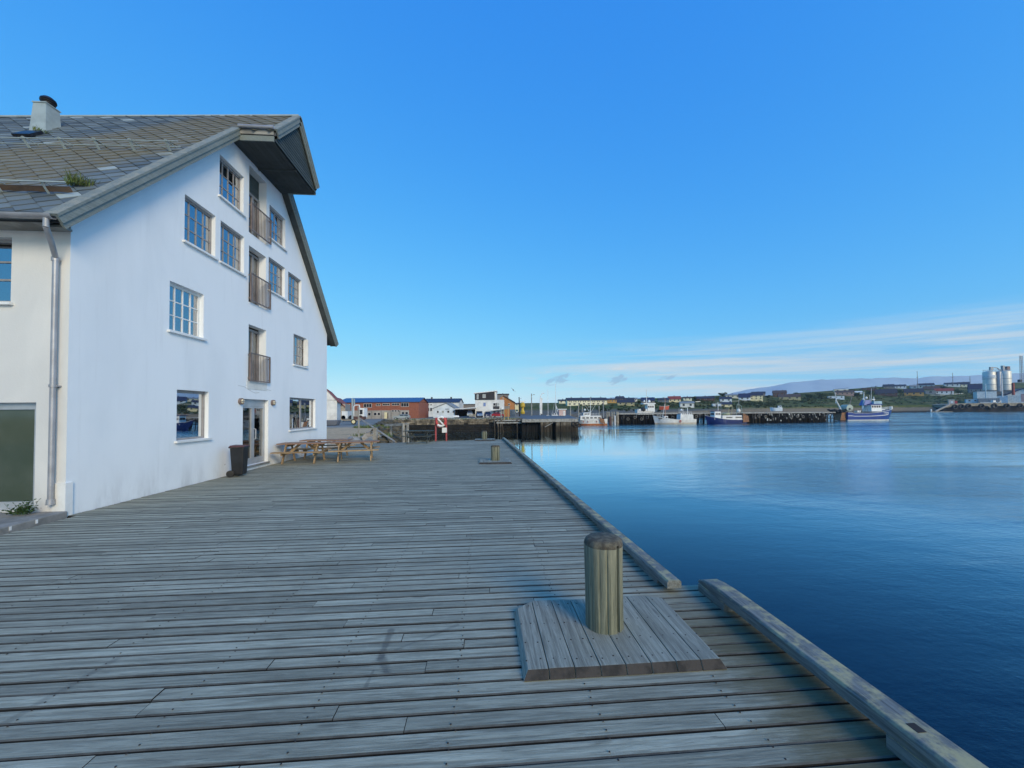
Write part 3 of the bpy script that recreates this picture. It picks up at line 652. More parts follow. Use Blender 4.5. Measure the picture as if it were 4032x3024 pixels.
# cracks above the entrance
MB().path([(XW+.001, 12.93, 2.80), (XW+.001, 13.25, 2.78), (XW+.001, 13.6, 2.66), (XW+.001, 13.85, 2.60), (XW+.001, 14.1, 2.63)], .006, 4).path([(XW+.001, 13.3, 2.84), (XW+.001, 13.9, 2.83), (XW+.001, 14.4, 2.77), (XW+.001, 14.85, 2.74)], .006, 4).build('crack', mk('crack', (0.45, 0.43, 0.42), None, 3, .9, 0), B)
MB().box(XW, XW+.012, 13.38, 14.55, 2.72, 2.985).build('repaired_patch', mk('patch_render', (0.66, 0.66, 0.63), (0.58, 0.585, 0.56), 4, .9, .3), B)
# entrance double door
x = XW-.16; y0, y1, z0, z1 = DOOR; ym = (y0+y1)/2
d = MB(); d.box(x-.03, x+.04, y0, y0+.06, z0, z1).box(x-.03, x+.04, y1-.06, y1, z0, z1).box(x-.03, x+.04, y0+.06, y1-.06, z1-.24, z1).box(x-.03, x+.03, y0+.06, y1-.06, z0, z0+.05)
ent = d.build('entrance_door', 'alu', B)
for a, b in ((y0+.065, ym-.004), (ym+.004, y1-.065)):
    l = MB(); l.box(x-.02, x+.05, a, a+.08, z0+.055, z1-.245).box(x-.02, x+.05, b-.08, b, z0+.055, z1-.245).box(x-.02, x+.05, a+.08, b-.08, z0+.055, z0+.22).box(x-.02, x+.05, a+.08, b-.08, z1-.30, z1-.245)
    l.build('door_leaf', 'alu', ent)
    MB().box(x+.0, x+.01, a+.08, b-.08, z0+.22, z1-.30).build('pane', 'doorglass', ent)
MB().path([(x+.05, ym+.05, z0+.85), (x+.12, ym+.05, z0+.87), (x+.12, ym+.05, z0+1.2), (x+.05, ym+.05, z0+1.22)], .014).build('handle', 'alu', ent)
MB().box(XW-.16, XW+.05, y0-.03, y1+.03, .09, .149).build('threshold', 'concrete', B)
# things seen inside the glass door
iv = MB()
iv.box(-9.9, -9.5, 13.5, 16.5, .13, .16)
for zz in (.45, .8, 1.15, 1.5, 1.9): iv.box(-10.3, -9.9, 14.2, 17.8, zz, zz+.03)
iv.build('shelving', 'curtain', B)
MB().lathe([(.02, .75), (.2, .8), (.24, 1.1), (.14, 1.4), (.03, 1.45)], (-9.5, 15.0, .3), 12).build('red_chair', 'redobj', B)
# bulkhead lamps
for i, yy in enumerate((13.04, 14.93)):
    o = MB().tube((XW, yy, 2.29), (XW+.075, yy, 2.29), .105, .105, 18).build('wall_lamp', 'brownrail', B, smooth=True)
    MB().tube((XW+.03, yy, 2.29), (XW+.105, yy, 2.29), .085, .06, 18).build('lens', mk('lamp_lens', (0.75, 0.68, 0.5), None, 5, .3, 0), o, smooth=True)
    MB().box(XW+.076, XW+.112, yy-.088, yy+.088, 2.283, 2.297).box(XW+.076, XW+.111, yy-.008, yy+.008, 2.20, 2.38).build('lamp_guard', 'brownrail', o)

# roof
XE = -7.58          # verge at the gable
def rp(x, s, up):   # s = distance up the slope from the eave (y=7.42), offset along the normal
    k = kx(x); c = 1/sqrt(1+k*k); yy = 7.42+s*c
    n = Vector((0, -k*c, c)); return Vector((x, yy, zr(x, yy)))+n*up
SL = (YC-7.42)*sqrt(1+kx(-8)**2)
rf = MB()
for x0, x1 in [(-22.3+i*(XE+22.3)/12, -22.3+(i+1)*(XE+22.3)/12) for i in range(12)]+[(XE, -6.5)]:
    s0 = 0 if x1 <= XE+.01 else SL-1.52*sqrt(1+kx(-7)**2)
    a, b = (rp(x0, s0, -.04), rp(x1, s0, -.04)); ya = a.y
    top0, top1 = Vector((x0, YC, zr(x0, YC)-.05)), Vector((x1, YC, zr(x1, YC)-.05))
    dn = Vector((0, 0, -.13))
    rf.hexa([a+dn, b+dn, top1+dn, top0+dn, a, b, top1, top0])
    mr = lambda v: Vector((v.x, 2*YC-v.y, v.z))
    rf.hexa([mr(top0)+dn, mr(top1)+dn, mr(b)+dn, mr(a)+dn, mr(top0), mr(top1), mr(b), mr(a)])
roof = rf.build('roof', mk('roof_deck', (0.06, 0.065, 0.07), None, 3, .8, .1), B)
# rhombic slates
tw, th = .48, .46; cand = []
rt = random.Random(11)
j = 0
while j*th/2 < SL+.05:
    s = j*th/2; i = 0
    while True:
        x = -22+i*tw+(tw/2 if j % 2 else 0)
        if x > -6.5: break
        if x < XE-.1 or s > SL-1.5*1.47+.05:
            cand.append((x, s))
        i += 1
    j += 1
def tile(x, s):
    hx, hs_ = tw/2-.004, th/2-.001; l = rt.uniform(0, .007)
    P = []
    for dx, ds, up in ((0, -hs_, .030+l), (hx, 0, .018), (0, hs_, .004), (-hx, 0, .018+l*.5)):
        sx = min(max(s+ds, -.02), SL); xx = min(x+dx+rt.uniform(-.008, .008), XE if s < SL-2.2 else -6.47); P.append((xx, sx, up))
    if P[0][1] >= P[2][1]-.02: return None
    vs = [rp(a, b, u-.012) for a, b, u in P]+[rp(a, b, u) for a, b, u in P]
    return vs
vis = []
for (x, s) in cand:
    p = rp(x, s, 0); v = tile(x, s)
    if v is None: continue
    d = (p-CP).length; inside = (p.x/p.y) > -1.17
    vis.append((0 if inside else 1, d, v))
vis.sort(key=lambda q: (q[0], q[1]))
st = MB()
for k, (a, d, v) in enumerate(vis):
    if k < 300: MB().add(v, MB.BF).build('slate', 'slate', roof)
    else: st.add(v, MB.BF)
# the hidden slope too
st.build('slates', 'slate', roof, kind='stuff')
st2 = MB()
for (x, s) in cand[::1]:
    v = tile(x, s)
    if v: st2.add([Vector((q.x, 2*YC-q.y, q.z)) for q in v], [f[::-1] for f in MB.BF])
st2.build('slates', 'slate', roof, kind='stuff')
MB().beam((-22.3, YC, zr(-22.3, YC)+.0), (-6.48, YC, zr(-6.5, YC)+.02), .16, .05).build('ridge_cap', 'zinc', B)
# verge boards
def verge(s0, s1, x, right=False, name='barge_board'):
    def q(s, up, dx): v = rp(x-.2, s, up); v = Vector((x+dx, v.y, v.z)); return Vector((v.x, 2*YC-v.y, v.z)) if right else v
    for (u0, u1, dx0, dx1, nm) in ((.0, .045, -.20, .05, 'verge_cap'), (-.125, .0, -.01, .035, name), (-.225, -.128, -.03, .012, name)):
        vs = [q(s0, u0, dx0), q(s0, u0, dx1), q(s1, u0, dx1), q(s1, u0, dx0), q(s0, u1, dx0), q(s0, u1, dx1), q(s1, u1, dx1), q(s1, u1, dx0)]
        MB().hexa(vs).build(nm, 'bargewood', B)
SCN = SL-1.52*1.475
verge(-.12, SCN+.0, XE); verge(-.12, SCN, XE, True)
verge(SCN, SL-.0, -6.47); verge(SCN, SL-.0, -6.47, True)
# underside of verge overhang
for rgt in (False, True):
    def q(s, up, x_): v = rp(XW, s, up); v = Vector((x_, v.y, v.z)); return Vector((v.x, 2*YC-v.y, v.z)) if rgt else v
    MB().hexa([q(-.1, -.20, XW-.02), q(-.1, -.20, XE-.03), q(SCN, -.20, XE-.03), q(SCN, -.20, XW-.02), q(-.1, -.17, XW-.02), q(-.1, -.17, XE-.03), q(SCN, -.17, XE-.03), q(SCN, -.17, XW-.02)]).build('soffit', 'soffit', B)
# hoist canopy: gable cladding of horizontal boards, soffit and side fascias
ya, yb = YC-1.50, YC+1.50; zb_ = 10.52; zap = zr(-6.6, YC)-.30
nb = 15
for i in range(nb):
    z0 = zb_+(zap-zb_)*i/nb; z1 = zb_+(zap-zb_)*(i+1)/nb-.008
    hw0 = 1.5*(1-i/nb)+.0; hw1 = 1.5*(1-(i+.94)/nb)
    MB().hexa([(-6.56, YC-hw0, z0), (-6.53, YC-hw0, z0), (-6.53, YC+hw0, z0), (-6.56, YC+hw0, z0), (-6.56, YC-hw1, z1), (-6.545, YC-hw1, z1), (-6.545, YC+hw1, z1), (-6.56, YC+hw1, z1)]).build('cladding_board', 'greenclad', B)
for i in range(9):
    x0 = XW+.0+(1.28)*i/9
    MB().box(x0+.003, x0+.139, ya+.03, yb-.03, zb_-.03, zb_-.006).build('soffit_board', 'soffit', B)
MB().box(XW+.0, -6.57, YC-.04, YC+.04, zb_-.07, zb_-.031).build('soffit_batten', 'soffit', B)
for s_ in (-1, 1):
    yy = YC+s_*1.5
    MB().box(XW+.28, -6.55, yy-.02, yy+.02, zb_-.05, zb_+.12).build('fascia', 'bargewood', B)
    MB().box(XW+.28, -6.55, yy+s_*.03-.02, yy+s_*.03+.02, zb_+.14, zb_+.34).build('fascia', 'greywood', B)
    MB().tube((XW+.3, yy+s_*.12, zb_+.33), (-6.5, yy+s_*.12, zb_+.33), .05, .05, 8).build('canopy_gutter', 'gutter', B)
# gutter and downpipe
g = MB(); n = 8
prof = [(cos(pi+pi*i/n)*.075, sin(pi+pi*i/n)*.075) for i in range(n+1)]+[(cos(2*pi-pi*i/n)*.068, sin(2*pi-pi*i/n)*.068) for i in range(n+1)]
vs = [(-22.2, 7.33+a, 5.46+b) for a, b in prof]+[(XE-.03, 7.33+a, 5.46+b) for a, b in prof]; m_ = len(prof)
g.add(vs, [(i, (i+1) % m_, (i+1) % m_+m_, i+m_) for i in range(m_)]+[tuple(range(m_)), tuple(range(2*m_-1, m_-1, -1))])
g.build('gutter', 'gutter', B, smooth=True)
MB().box(-22.2, XE-.2, 7.43, 7.46, 5.41, 5.53).build('eaves_board', 'bargewood', B)
MB().box(-22.2, XE-.25, 7.46, 7.868, 5.40, 5.44).build('eaves_soffit', 'greywood', B)
MB().path([(-7.73, 7.33, 5.40), (-7.75, 7.35, 5.25), (-7.90, 7.60, 5.02), (-8.02, 7.775, 4.86), (-8.03, 7.785, .32)], .043, 12).tube((-8.03, 7.785, .34), (-8.03, 7.785, .24), .056, .062, 12).tube((-8.03, 7.785, 4.80), (-8.03, 7.785, 4.87), .06, .06, 12).tube((-8.03, 7.785, 2.42), (-8.03, 7.785, 2.47), .058, .058, 12).box(-8.1, -7.96, 7.785, 7.868, 2.43, 2.455).build('downpipe', 'gutter', B, smooth=True)
# chimney
ch = MB(); ch.hexa([(-13.18, 12.0, 10.1), (-12.72, 12.0, 10.1), (-12.72, 12.46, 10.1), (-13.18, 12.46, 10.1), (-13.13, 12.05, 11.08), (-12.78, 12.05, 11.08), (-12.78, 12.42, 11.08), (-13.13, 12.42, 11.08)])
ch.box(-13.15, -12.76, 12.03, 12.44, 11.08, 11.11); cho = ch.build('chimney', 'zinc', B)
cw = MB(); cw.lathe([(.07, 0), (.07, .05), (.15, .06), (.16, .09), (.09, .10), (.17, .115), (.18, .14), (.1, .15), (.175, .17), (.165, .21), (.10, .27), (.02, .30)], (-12.92, 12.24, 11.11), 16); cw.build('cowl', 'black', cho, smooth=True)
hb = MB()
a, b = rp(-12.85, 5.62, .03), rp(-12.38, 5.62, .03); c, d = rp(-12.38, 6.05, .03), rp(-12.85, 6.05, .03); up = Vector((0, -.05, .05))
hb.hexa([a, b, c, d, a+up, b+up, c+up, d+up]).build('roof_hatch', 'black', B)
# snow guards
for k, xx in enumerate((-12.3, -11.44, -10.6, -9.78, -8.93, -8.05)):
    s = 4.36+.0*k; a = rp(xx, s, .02); b = rp(xx, s+.02, .27)
    MB().beam(a, b, .06, .02).beam(b, rp(xx, s+.28, .03), .03, .015).build('snow_guard_bracket', 'zinc', B)
for h_ in (.12, .24):
    MB().tube(rp(-20, 4.37, h_), rp(-7.75, 4.37, h_), .012, .012, 6).build('snow_guard_rod', 'zinc', B)
for xx in (-11.0, -10.15, -9.3, -8.46):
    a = rp(xx, .95, .02); b = rp(xx, .97, .26); MB().beam(a, b, .04, .012).beam(b, rp(xx, 1.2, .03), .02, .01).build('snow_guard_bracket', 'zinc', B)
MB().beam(rp(-20, .98, .10), rp(-8.02, .98, .10), .02, .10, (0, -1, 1)).build('snow_board', mk('rusty_board', (0.14, 0.09, 0.06), (0.08, 0.055, 0.04), 3, .9, .2), B)
MB().beam(rp(-20, .96, .235), rp(-8.02, .96, .235), .02, .02).build('snow_guard_rod', 'zinc', B)

# ------------------------------------------------------------------ plants
M['leaf'] = mk('leaf_green', (0.05, 0.10, 0.025), (0.03, 0.065, 0.02), 12, .6, 0, var=.35)
M['grassblade'] = mk('grass_green', (0.09, 0.14, 0.03), (0.14, 0.15, 0.05), 9, .6, 0, var=.35)
def blades(c, n, r, h, w, mat, name, spread=.6):
    mb = MB()
    for i in range(n):
        a = random.uniform(0, 2*pi); q = r*sqrt(random.random()); b = Vector(c)+Vector((cos(a)*q, sin(a)*q, 0)); l = h*random.uniform(.4, 1)
        a2 = random.uniform(0, 2*pi); d = Vector((cos(a2)*spread*l, sin(a2)*spread*l, l)); s_ = Vector((-sin(a2), cos(a2), 0))*w
        mb.add([b-s_, b+s_, b+d*.6+s_*.7, b+d, b+d*.6-s_*.7], [(0, 1, 2, 3, 4)])
    return mb.build(name, mat)
tag(blades((-8.25, 8.42, zr(-8.2, 8.42)+.0), 260, .20, .26, .008, 'grassblade', 'grass_tuft'), 'tuft of grass growing behind the snow guard at the roof edge', 'grass')
tag(blades((-12.5, 11.75, zr(-12.5, 11.75)), 120, .2, .12, .01, 'grassblade', 'grass_tuft'), 'thin grass growing above the dark roof hatch', 'grass')
wp = thing('weed_plant', 'leafy green weed growing beside the downpipe foot', 'plant', (-8.32, 7.58, .12))
lf = MB(); stm = MB()
for i in range(60):
    a = random.uniform(0, 2*pi); e = random.uniform(.2, 1.25); l = random.uniform(.1, .27); d = Vector((cos(a)*cos(e), sin(a)*cos(e)*.6, sin(e)))*l; b = Vector((-8.32+random.uniform(-.12, .12), 7.6+random.uniform(-.05, .05), .12))
    stm.tube(b, b+d, .003, .002, 4)
    for k in range(5):
        q = b+d*(.4+.15*k); s_ = Vector((random.uniform(-1, 1), random.uniform(-1, 1), random.uniform(-.3, .8))).normalized()*.045; t_ = s_.cross(Vector((random.uniform(-1, 1), .3, 1))).normalized()*.018
        lf.add([q, q+s_*.5+t_, q+s_, q+s_*.5-t_], [(0, 1, 2, 3)])
lf.build('foliage', 'leaf', wp); stm.build('stem', 'leaf', wp)

# concrete apron along the side wall
ap = MB(); ap.prism([(-7.72, -14, -.1), (-7.72, 6.7, -.1), (-7.80, 7.86, -.1), (-30, 7.86, -.1), (-30, -14, -.1)], (0, 0, .20))
apo = ap.build('apron', 'concrete', local=True, bevel=.02); struct(apo)
kk = MB()
for yy in (6.9, 7.3): xe = -7.72-.069*(yy-6.7); kk.box(xe-.001, xe+.004, yy, yy+.035, .02, .085)
kk.build('paint_mark', 'white', apo)

# ------------------------------------------------------------------ wheelie bin
wb = thing('wheelie_bin', 'black two-wheeled rubbish bin with dark red lid by the entrance door', 'bin', (-7.42, 12.3, 0), R(8))
b = MB(); b.hexa([(-.14, -.15, .05), (.15, -.15, .05), (.15, .15, .05), (-.14, .15, .05), (-.185, -.185, .86), (.185, -.185, .86), (.185, .185, .86), (-.185, .185, .86)]); b.build('body', 'binplastic', wb, True, bevel=.025)
b = MB(); b.box(-.205, .205, -.205, .205, .86, .89); b.build('rim', 'binplastic', wb, True, bevel=.01)
b = MB(); b.hexa([(-.21, -.21, .892), (.21, -.21, .892), (.21, .21, .892), (-.21, .21, .892), (-.18, -.18, .945), (.19, -.19, .92), (.19, .19, .92), (-.18, .18, .945)]); b.build('lid', 'binlid', wb, True, bevel=.015)
MB().tube((-.23, -.12, .89), (-.23, .12, .89), .016).build('handle', 'binplastic', wb, True)
for s_ in (-1, 1):
    w_ = MB().tube((-.16, s_*.155, .10), (-.16, s_*.21, .10), .10, .10, 18).build('wheel', 'rubber', wb, True, smooth=True)

# ------------------------------------------------------------------ picnic tables
def picnic(label, loc, rz, wm, tm, Ln=1.78):
    t = thing('picnic_table', label, 'picnic table', loc, rz, 'picnic tables on the deck')
    for i in range(5):
        yy = -.36+i*.148; MB().box(-Ln/2+random.uniform(-.01, .01), Ln/2+random.uniform(-.01, .01), yy, yy+.135, .712, .75).build('tabletop_plank', tm, t, True)
    for s_ in (-1, 1):
        for k in range(2):
            yy = s_*(.60+.145*k)+(-.0675); MB().box(-Ln/2, Ln/2, yy, yy+.135, .425, .463).build('seat_plank', wm, t, True)
    for sx in (-1, 1):
        xx = sx*(Ln/2-.30)
        for s_ in (-1, 1):
            MB().beam((xx, s_*.22, .71), (xx, s_*.56, 0.0), .09, .045, (1, 0, 0)).build('leg', wm, t, True)
        MB().box(xx+.024, xx+.064, -.74, .74, .33, .425).build('cross_beam', wm, t, True)
        MB().box(xx+.024, xx+.064, -.36, .36, .62, .711).build('top_bearer', wm, t, True)
        MB().beam((xx-sx*.03, 0, .36), (xx-sx*.40, 0, .705), .09, .04, (0, 1, 0)).build('brace', wm, t, True)
    return t
picnic('pine picnic table standing against the white wall beside the entrance', (-6.93, 15.45, 0), R(3), 'pine', 'pinetop', 1.72)
picnic('pine picnic table behind the two others, under the double window', (-6.72, 17.05, 0), R(1), 'pine', 'pinetop', 1.95)
picnic('pine picnic table farthest right of the three, out on the deck', (-5.12, 15.85, 0), R(13), 'pine', 'pinetop')
picnic('old dark green picnic table at the far end of the deck', (-4.02, 24.1-.0, 0), R(-1), 'darktable', 'darktable')

# ------------------------------------------------------------------ lifebuoy stand
lb = thing('lifebuoy_stand', 'red and white lifebuoy on a red two-post stand at the deck end', 'lifebuoy', (-2.77, 25.25, 0))
M['red'] = mk('lifebuoy_red', (0.55, 0.06, 0.055), (0.45, 0.05, 0.045), 3, .5, .1); M['postred'] = mk('post_red', (0.42, 0.075, 0.075), (0.3, 0.06, 0.06), 4, .6, .1)
for xx in (-3.11, -2.43): MB().box(xx-.045, xx+.045, 25.2, 25.29, 0, 1.52).build('post', 'postred', lb)
MB().box(-3.065, -2.475, 25.2, 25.23, 1.05, 1.14).box(-3.065, -2.475, 25.2, 25.23, 1.4, 1.48).build('crossbar', 'postred', lb)
for a0_, a1_ in ((50, 130), (222, 318)): MB().torus((-2.77, 25.12, 1.27), .29, .078, 'y', 8, 10, R(a0_), R(a1_)).build('white_band', 'white', lb, smooth=True)
for a0_, a1_ in ((-42, 50), (130, 222)): MB().torus((-2.77, 25.12, 1.27), .29, .076, 'y', 8, 10, R(a0_), R(a1_)).build('red_segment', 'red', lb, smooth=True)
MB().beam((-2.96, 25.05, 1.46), (-2.62, 25.05, 1.10), .09, .06, (0, 1, 0)).build('rope_bag', 'white', lb)
MB().path([(-3.06, 25.1, 1.1), (-2.98, 25.08, .93), (-2.86, 25.08, .88), (-2.75, 25.1, .95)], .012, 6).build('rope', 'postred', lb)
MB().box(-2.70, -2.40, 25.15, 25.19, .55, .87).build('notice_box', 'white', lb)

# ================================================================== BACKGROUND
def sm(name, c, rough=.75, c2=None, scale=.6, bmp=.1, **k):
    if name not in M: M[name] = mk(name, c, c2, scale, rough, bmp, **k)
    return name
# ------------------------------------------------------------------ low quay land on the left
m, t, p = newmat('quay_ground'); p.inputs['Roughness'].default_value = .95
g_ = t.nodes.new('ShaderNodeNewGeometry'); s_ = t.nodes.new('ShaderNodeSeparateXYZ'); t.links.new(g_.outputs['Position'], s_.inputs[0])
n_ = noise(t, coords(t), .35, 5, .65); n2_ = noise(t, coords(t), 2.5, 5, .7)
sand = mixc(t, sstep(t, n2_, .35, .65), (0.60, 0.40, 0.22), (0.44, 0.28, 0.15)); asph = mixc(t, sstep(t, n2_, .3, .7), (0.16, 0.155, 0.15), (0.22, 0.215, 0.2))
grass = mixc(t, n2_, (0.06, 0.075, 0.03), (0.12, 0.115, 0.05))
f_ = sstep(t, mth(t, 'ADD', s_.outputs[1], mth(t, 'MULTIPLY', n_, 10)), 52, 62)
c = mixc(t, f_, sand, asph); c = mixc(t, mth(t, 'MULTIPLY', sstep(t, n_, .55, .68), .7), c, grass)
t.links.new(c, p.inputs['Base Color']); t.links.new(bump(t, n2_, .5, .05), p.inputs['Normal']); M['quayground'] = m
BANK = [(-6.75, 19.6), (-6.9, 24.3), (-8.9, 31), (-11.5, 40), (-16.5, 60), (-22.6, 93.2)]
mb = MB(); n = len(BANK)
vs = []
for (x_, y_) in BANK: vs += [(x_, y_, -.03), (-130, y_, -.03)]
for i in range(n-1): mb.add([vs[2*i], vs[2*i+2], vs[2*i+3], vs[2*i+1]], [(0, 1, 2, 3)])
mb.add([(-22.6, 93.2, -.03), (9.6, 93.2, -.03), (9.6, 90.2, -.03), (14.5, 160, -.03), (14.5, 420, -.03), (-130, 420, -.03), (-130, 93.2, -.03)], [(0, 1, 2, 3, 4, 5, 6)])
# bank falling to the water
for (a, b) in zip(BANK[1:], BANK[2:]):
    for k in range(6):
        u0, u1 = k/6, (k+1)/6
        def q(pt, u): return (pt[0]+5*u+.5*sin(pt[1]), pt[1]+1.5*u, -.03-3.6*u)
        mb.add([q(a, u0), q(a, u1), q(b, u1), q(b, u0)], [(0, 1, 2, 3)])
mb.add([(-130, 8, -.08), (-22.3, 8, -.08), (-22.3, 19.6, -.08), (-130, 19.6, -.08)], [(0, 1, 2, 3)])
struct(mb.build('quay_ground', 'quayground', local=True))
mb = MB(); mb.add([(-400, -400, -.1), (-7.9, -400, -.1), (-7.9, -14, -.1), (-30, -14, -.1), (-30, 8, -.1), (-400, 8, -.1)], [(0, 1, 2, 3, 4, 5)])
struct(mb.build('ground', 'quayground', local=True))

def rock(c, r, seed, mat='rock', flat=.7):
    rr_ = random.Random(seed); mb = MB(); vs = []
    import mathutils
    bm_v = []
    n1_, n2_ = 7, 5
    for j in range(n2_+1):
        ph = pi*j/n2_
        for i in range(n1_):
            th_ = 2*pi*i/n1_+.3*j; q = r*(1+rr_.uniform(-.25, .25)); vs.append((c[0]+q*sin(ph)*cos(th_), c[1]+q*sin(ph)*sin(th_), c[2]+q*cos(ph)*flat))
    fs = [(j*n1_+i, j*n1_+(i+1) % n1_, (j+1)*n1_+(i+1) % n1_, (j+1)*n1_+i) for j in range(n2_) for i in range(n1_)]
    return mb, vs, fs
sm('rock', (0.24, 0.19, 0.14), .9, (0.10, 0.085, 0.065), 1.8, .6); sm('palerock', (0.38, 0.34, 0.27), .9, (0.24, 0.20, 0.15), 1.8, .5); sm('weedrock', (0.055, 0.045, 0.025), .7, (0.10, 0.085, 0.05), 1.5, .6)
rs = random.Random(5)
big = [((-7.3, 26.6, -.1), .62, 'palerock'), ((-7.9, 27.6, .0), .75, 'palerock'), ((-6.9, 27.6, -.5), .6, 'rock'), ((-8.3, 29.2, .05), .6, 'palerock'), ((-7.2, 29.3, -.6), .7, 'rock'), ((-7.0, 26.0, -.55), .5, 'rock'), ((-8.6, 30.8, -.1), .6, 'rock')]
lab = ['pale boulder nearest the deck end, low in the heap', 'largest pale boulder of the heap beside the ramp', 'brown boulder in the heap behind the ramp post', 'pale boulder near the top of the heap by the ramp', 'dark brown boulder halfway down the bank', 'small brown boulder at the foot of the ramp post', 'brown boulder at the back of the heap']
for (c_, r_, m_), l_ in zip(big, lab):
    mb, vs, fs = rock(c_, r_, int(c_[0]*100)); mb.add(vs, fs); tag(mb.build('boulder', m_), l_, 'boulder', 'boulders heaped on the bank')
rub = MB()
for i in range(420):
    u = rs.random()**.8; yy = 25+rs.random()**1.5*67
    k = next(j for j in range(1, len(BANK)-1) if BANK[j][1] <= yy <= BANK[j+1][1]); a, b = BANK[k], BANK[k+1]; f = (yy-a[1])/(b[1]-a[1]); x0 = a[0]+(b[0]-a[0])*f+.5*sin(yy)
    mb, vs, fs = rock((x0+5*u+.2, yy+1.5*u, -.05-3.6*u), rs.uniform(.18, .5)*(1+yy/90), i); rub.add(vs, fs)
tag(rub.build('rubble', 'weedrock'), 'loose weed-grown stones covering the bank down to the water', 'stones', kind='stuff')
tg = blades((-9.3, 33, -.2), 700, 1.6, .45, .02, 'grassblade', 'bank_grass'); tag(tg, 'rough grass on top of the bank behind the ramp', 'grass', kind='stuff')
tg = blades((-14.2, 50, -.1), 600, 2.2, .5, .03, 'grassblade', 'bank_grass'); tag(tg, 'rough grass farther along the bank near the wooden frame', 'grass', kind='stuff')
b = rock((-8.35, 25.5, .05), .42, 3); b[0].add(b[1], b[2]); tag(b[0].build('boulder', sm('greystone', (0.3, 0.31, 0.31))), 'rounded grey stone behind the pine tables', 'boulder')

# stone quay wall across the inlet, every stone its own piece
sm('wallstone', (0.24, 0.195, 0.135), .9, (0.07, 0.058, 0.042), .9, .6, var=.45); sm('wet_shade_stone', (0.015, 0.013, 0.010), .9, (0.007, 0.0065, 0.006), .9, .6, var=.4)  # lower stones: wet tone taken near black to paint shade on the wall
sw = thing('stone_quay_wall', 'dark rubble stone quay wall across the inlet, below the brick building', 'wall', (-6.5, 93.6, WL))
MB().box(-22.8, 9.6, 93.45, 94.2, WL-.5, -.02).build('backing', 'wet_shade_stone', sw)
zz = WL-.15; rowi = 0
while zz < .05:
    hh = rs.uniform(.36, .48); x_ = -22.9
    while x_ < 9.5:
        ww = rs.uniform(.7, 1.5)
        if zz+hh > -.1 and rs.random() < .5: hh2 = hh+rs.uniform(-.2, .12)
        else: hh2 = hh
        d_ = rs.uniform(0, .12); e = .03
        v = [(x_+e, 93.3-d_, zz+e), (x_+ww-e, 93.3-d_+rs.uniform(-.05, .05), zz+e), (x_+ww-e*.5, 93.46, zz), (x_+e*.5, 93.46, zz), (x_+e, 93.3-d_, zz+hh2-e), (x_+ww-e, 93.3-d_, zz+hh2-e), (x_+ww-e*.5, 93.46, zz+hh2), (x_+e*.5, 93.46, zz+hh2)]
        MB().hexa(v).build('stone', 'wallstone' if zz > -1.35+rs.uniform(-.25, .25) else 'wet_shade_stone', sw); x_ += ww
    zz += hh
# rubble scattered along the wall's top edge
mb = MB()
for i in range(140):
    r_ = rock((rs.uniform(-22.5, 9), rs.uniform(93.3, 97), .02), rs.uniform(.1, .32), i+900); mb.add(r_[1], r_[2])
tag(mb.build('loose_stones', 'palerock'), 'loose pale stones lying along the top of the stone quay wall', 'stones', kind='stuff')
tg = MB()
for i in range(900):
    x_ = rs.uniform(-22, 9); y_ = rs.uniform(93.4, 98); l = rs.uniform(.1, .4); tg.add([(x_-.06, y_, 0), (x_+.06, y_, 0), (x_+rs.uniform(-.15, .15), y_+rs.uniform(-.1, .1), l)], [(0, 1, 2)])
tag(tg.build('verge_grass', 'grassblade'), 'grass along the top of the stone quay wall', 'grass', kind='stuff')

# wooden ramp rails, post and frame beyond the deck
rr2 = thing('ramp_rail', 'grey timber handrail slanting down to the corner of the deck', 'handrail', (-6.6, 25, 0))
MB().beam(at(1417, 1648, 28.2), at(1560, 1742, 24.2), .10, .26, (0, -1, .3)).build('rail', 'greywood', rr2)
MB().box(*(lambda c: (c.x-.12, c.x+.12, c.y-.12, c.y+.12))(atz(1477, 1741, 0)), -1.2, .92).build('post', 'greywood', rr2)
MB().box(*(lambda c: (c.x-.1, c.x+.1, c.y-.1, c.y+.1))(at(1500, 1745, 26)), -1.4, .2).build('post', 'greywood', rr2)
q = atz(1413, 1738, 0); pl = thing('wooden_post', 'tall slim wooden post standing behind the pine tables', 'post', (q.x, q.y, 0))
MB().tube((q.x, q.y, 0), (q.x-.02, q.y, 2.15), .06, .05, 8).build('shaft', 'greywood', pl); MB().box(q.x-.07, q.x+.02, q.y-.06, q.y+.05, 2.0, 2.28).build('bracket', 'frame', pl)
fr = thing('jetty_frame', 'weathered timber jetty frame standing in the inlet behind the dark table', 'jetty', (at(1560, 1700, 42).x, at(1560, 1700, 42).y, WL))
a, b = at(1518, 1676, 44), at(1604, 1672, 42)
MB().beam(a, b, .35, .16).build('beam', 'greywood', fr); MB().beam(a+Vector((0, .5, .12)), b+Vector((0, .5, .12)), .4, .08).build('walkway', 'greywood', fr)
for dx in (-.22, .22): MB().tube((b.x-.2+dx, b.y, WL-.3), (b.x-.2+dx, b.y, b.z+.15), .17, .15, 8).build('pile', 'greywood', fr)
MB().tube((a.x+.6, a.y, WL-.3), (a.x+.6, a.y, a.z), .15, .14, 8).build('pile', 'greywood', fr)

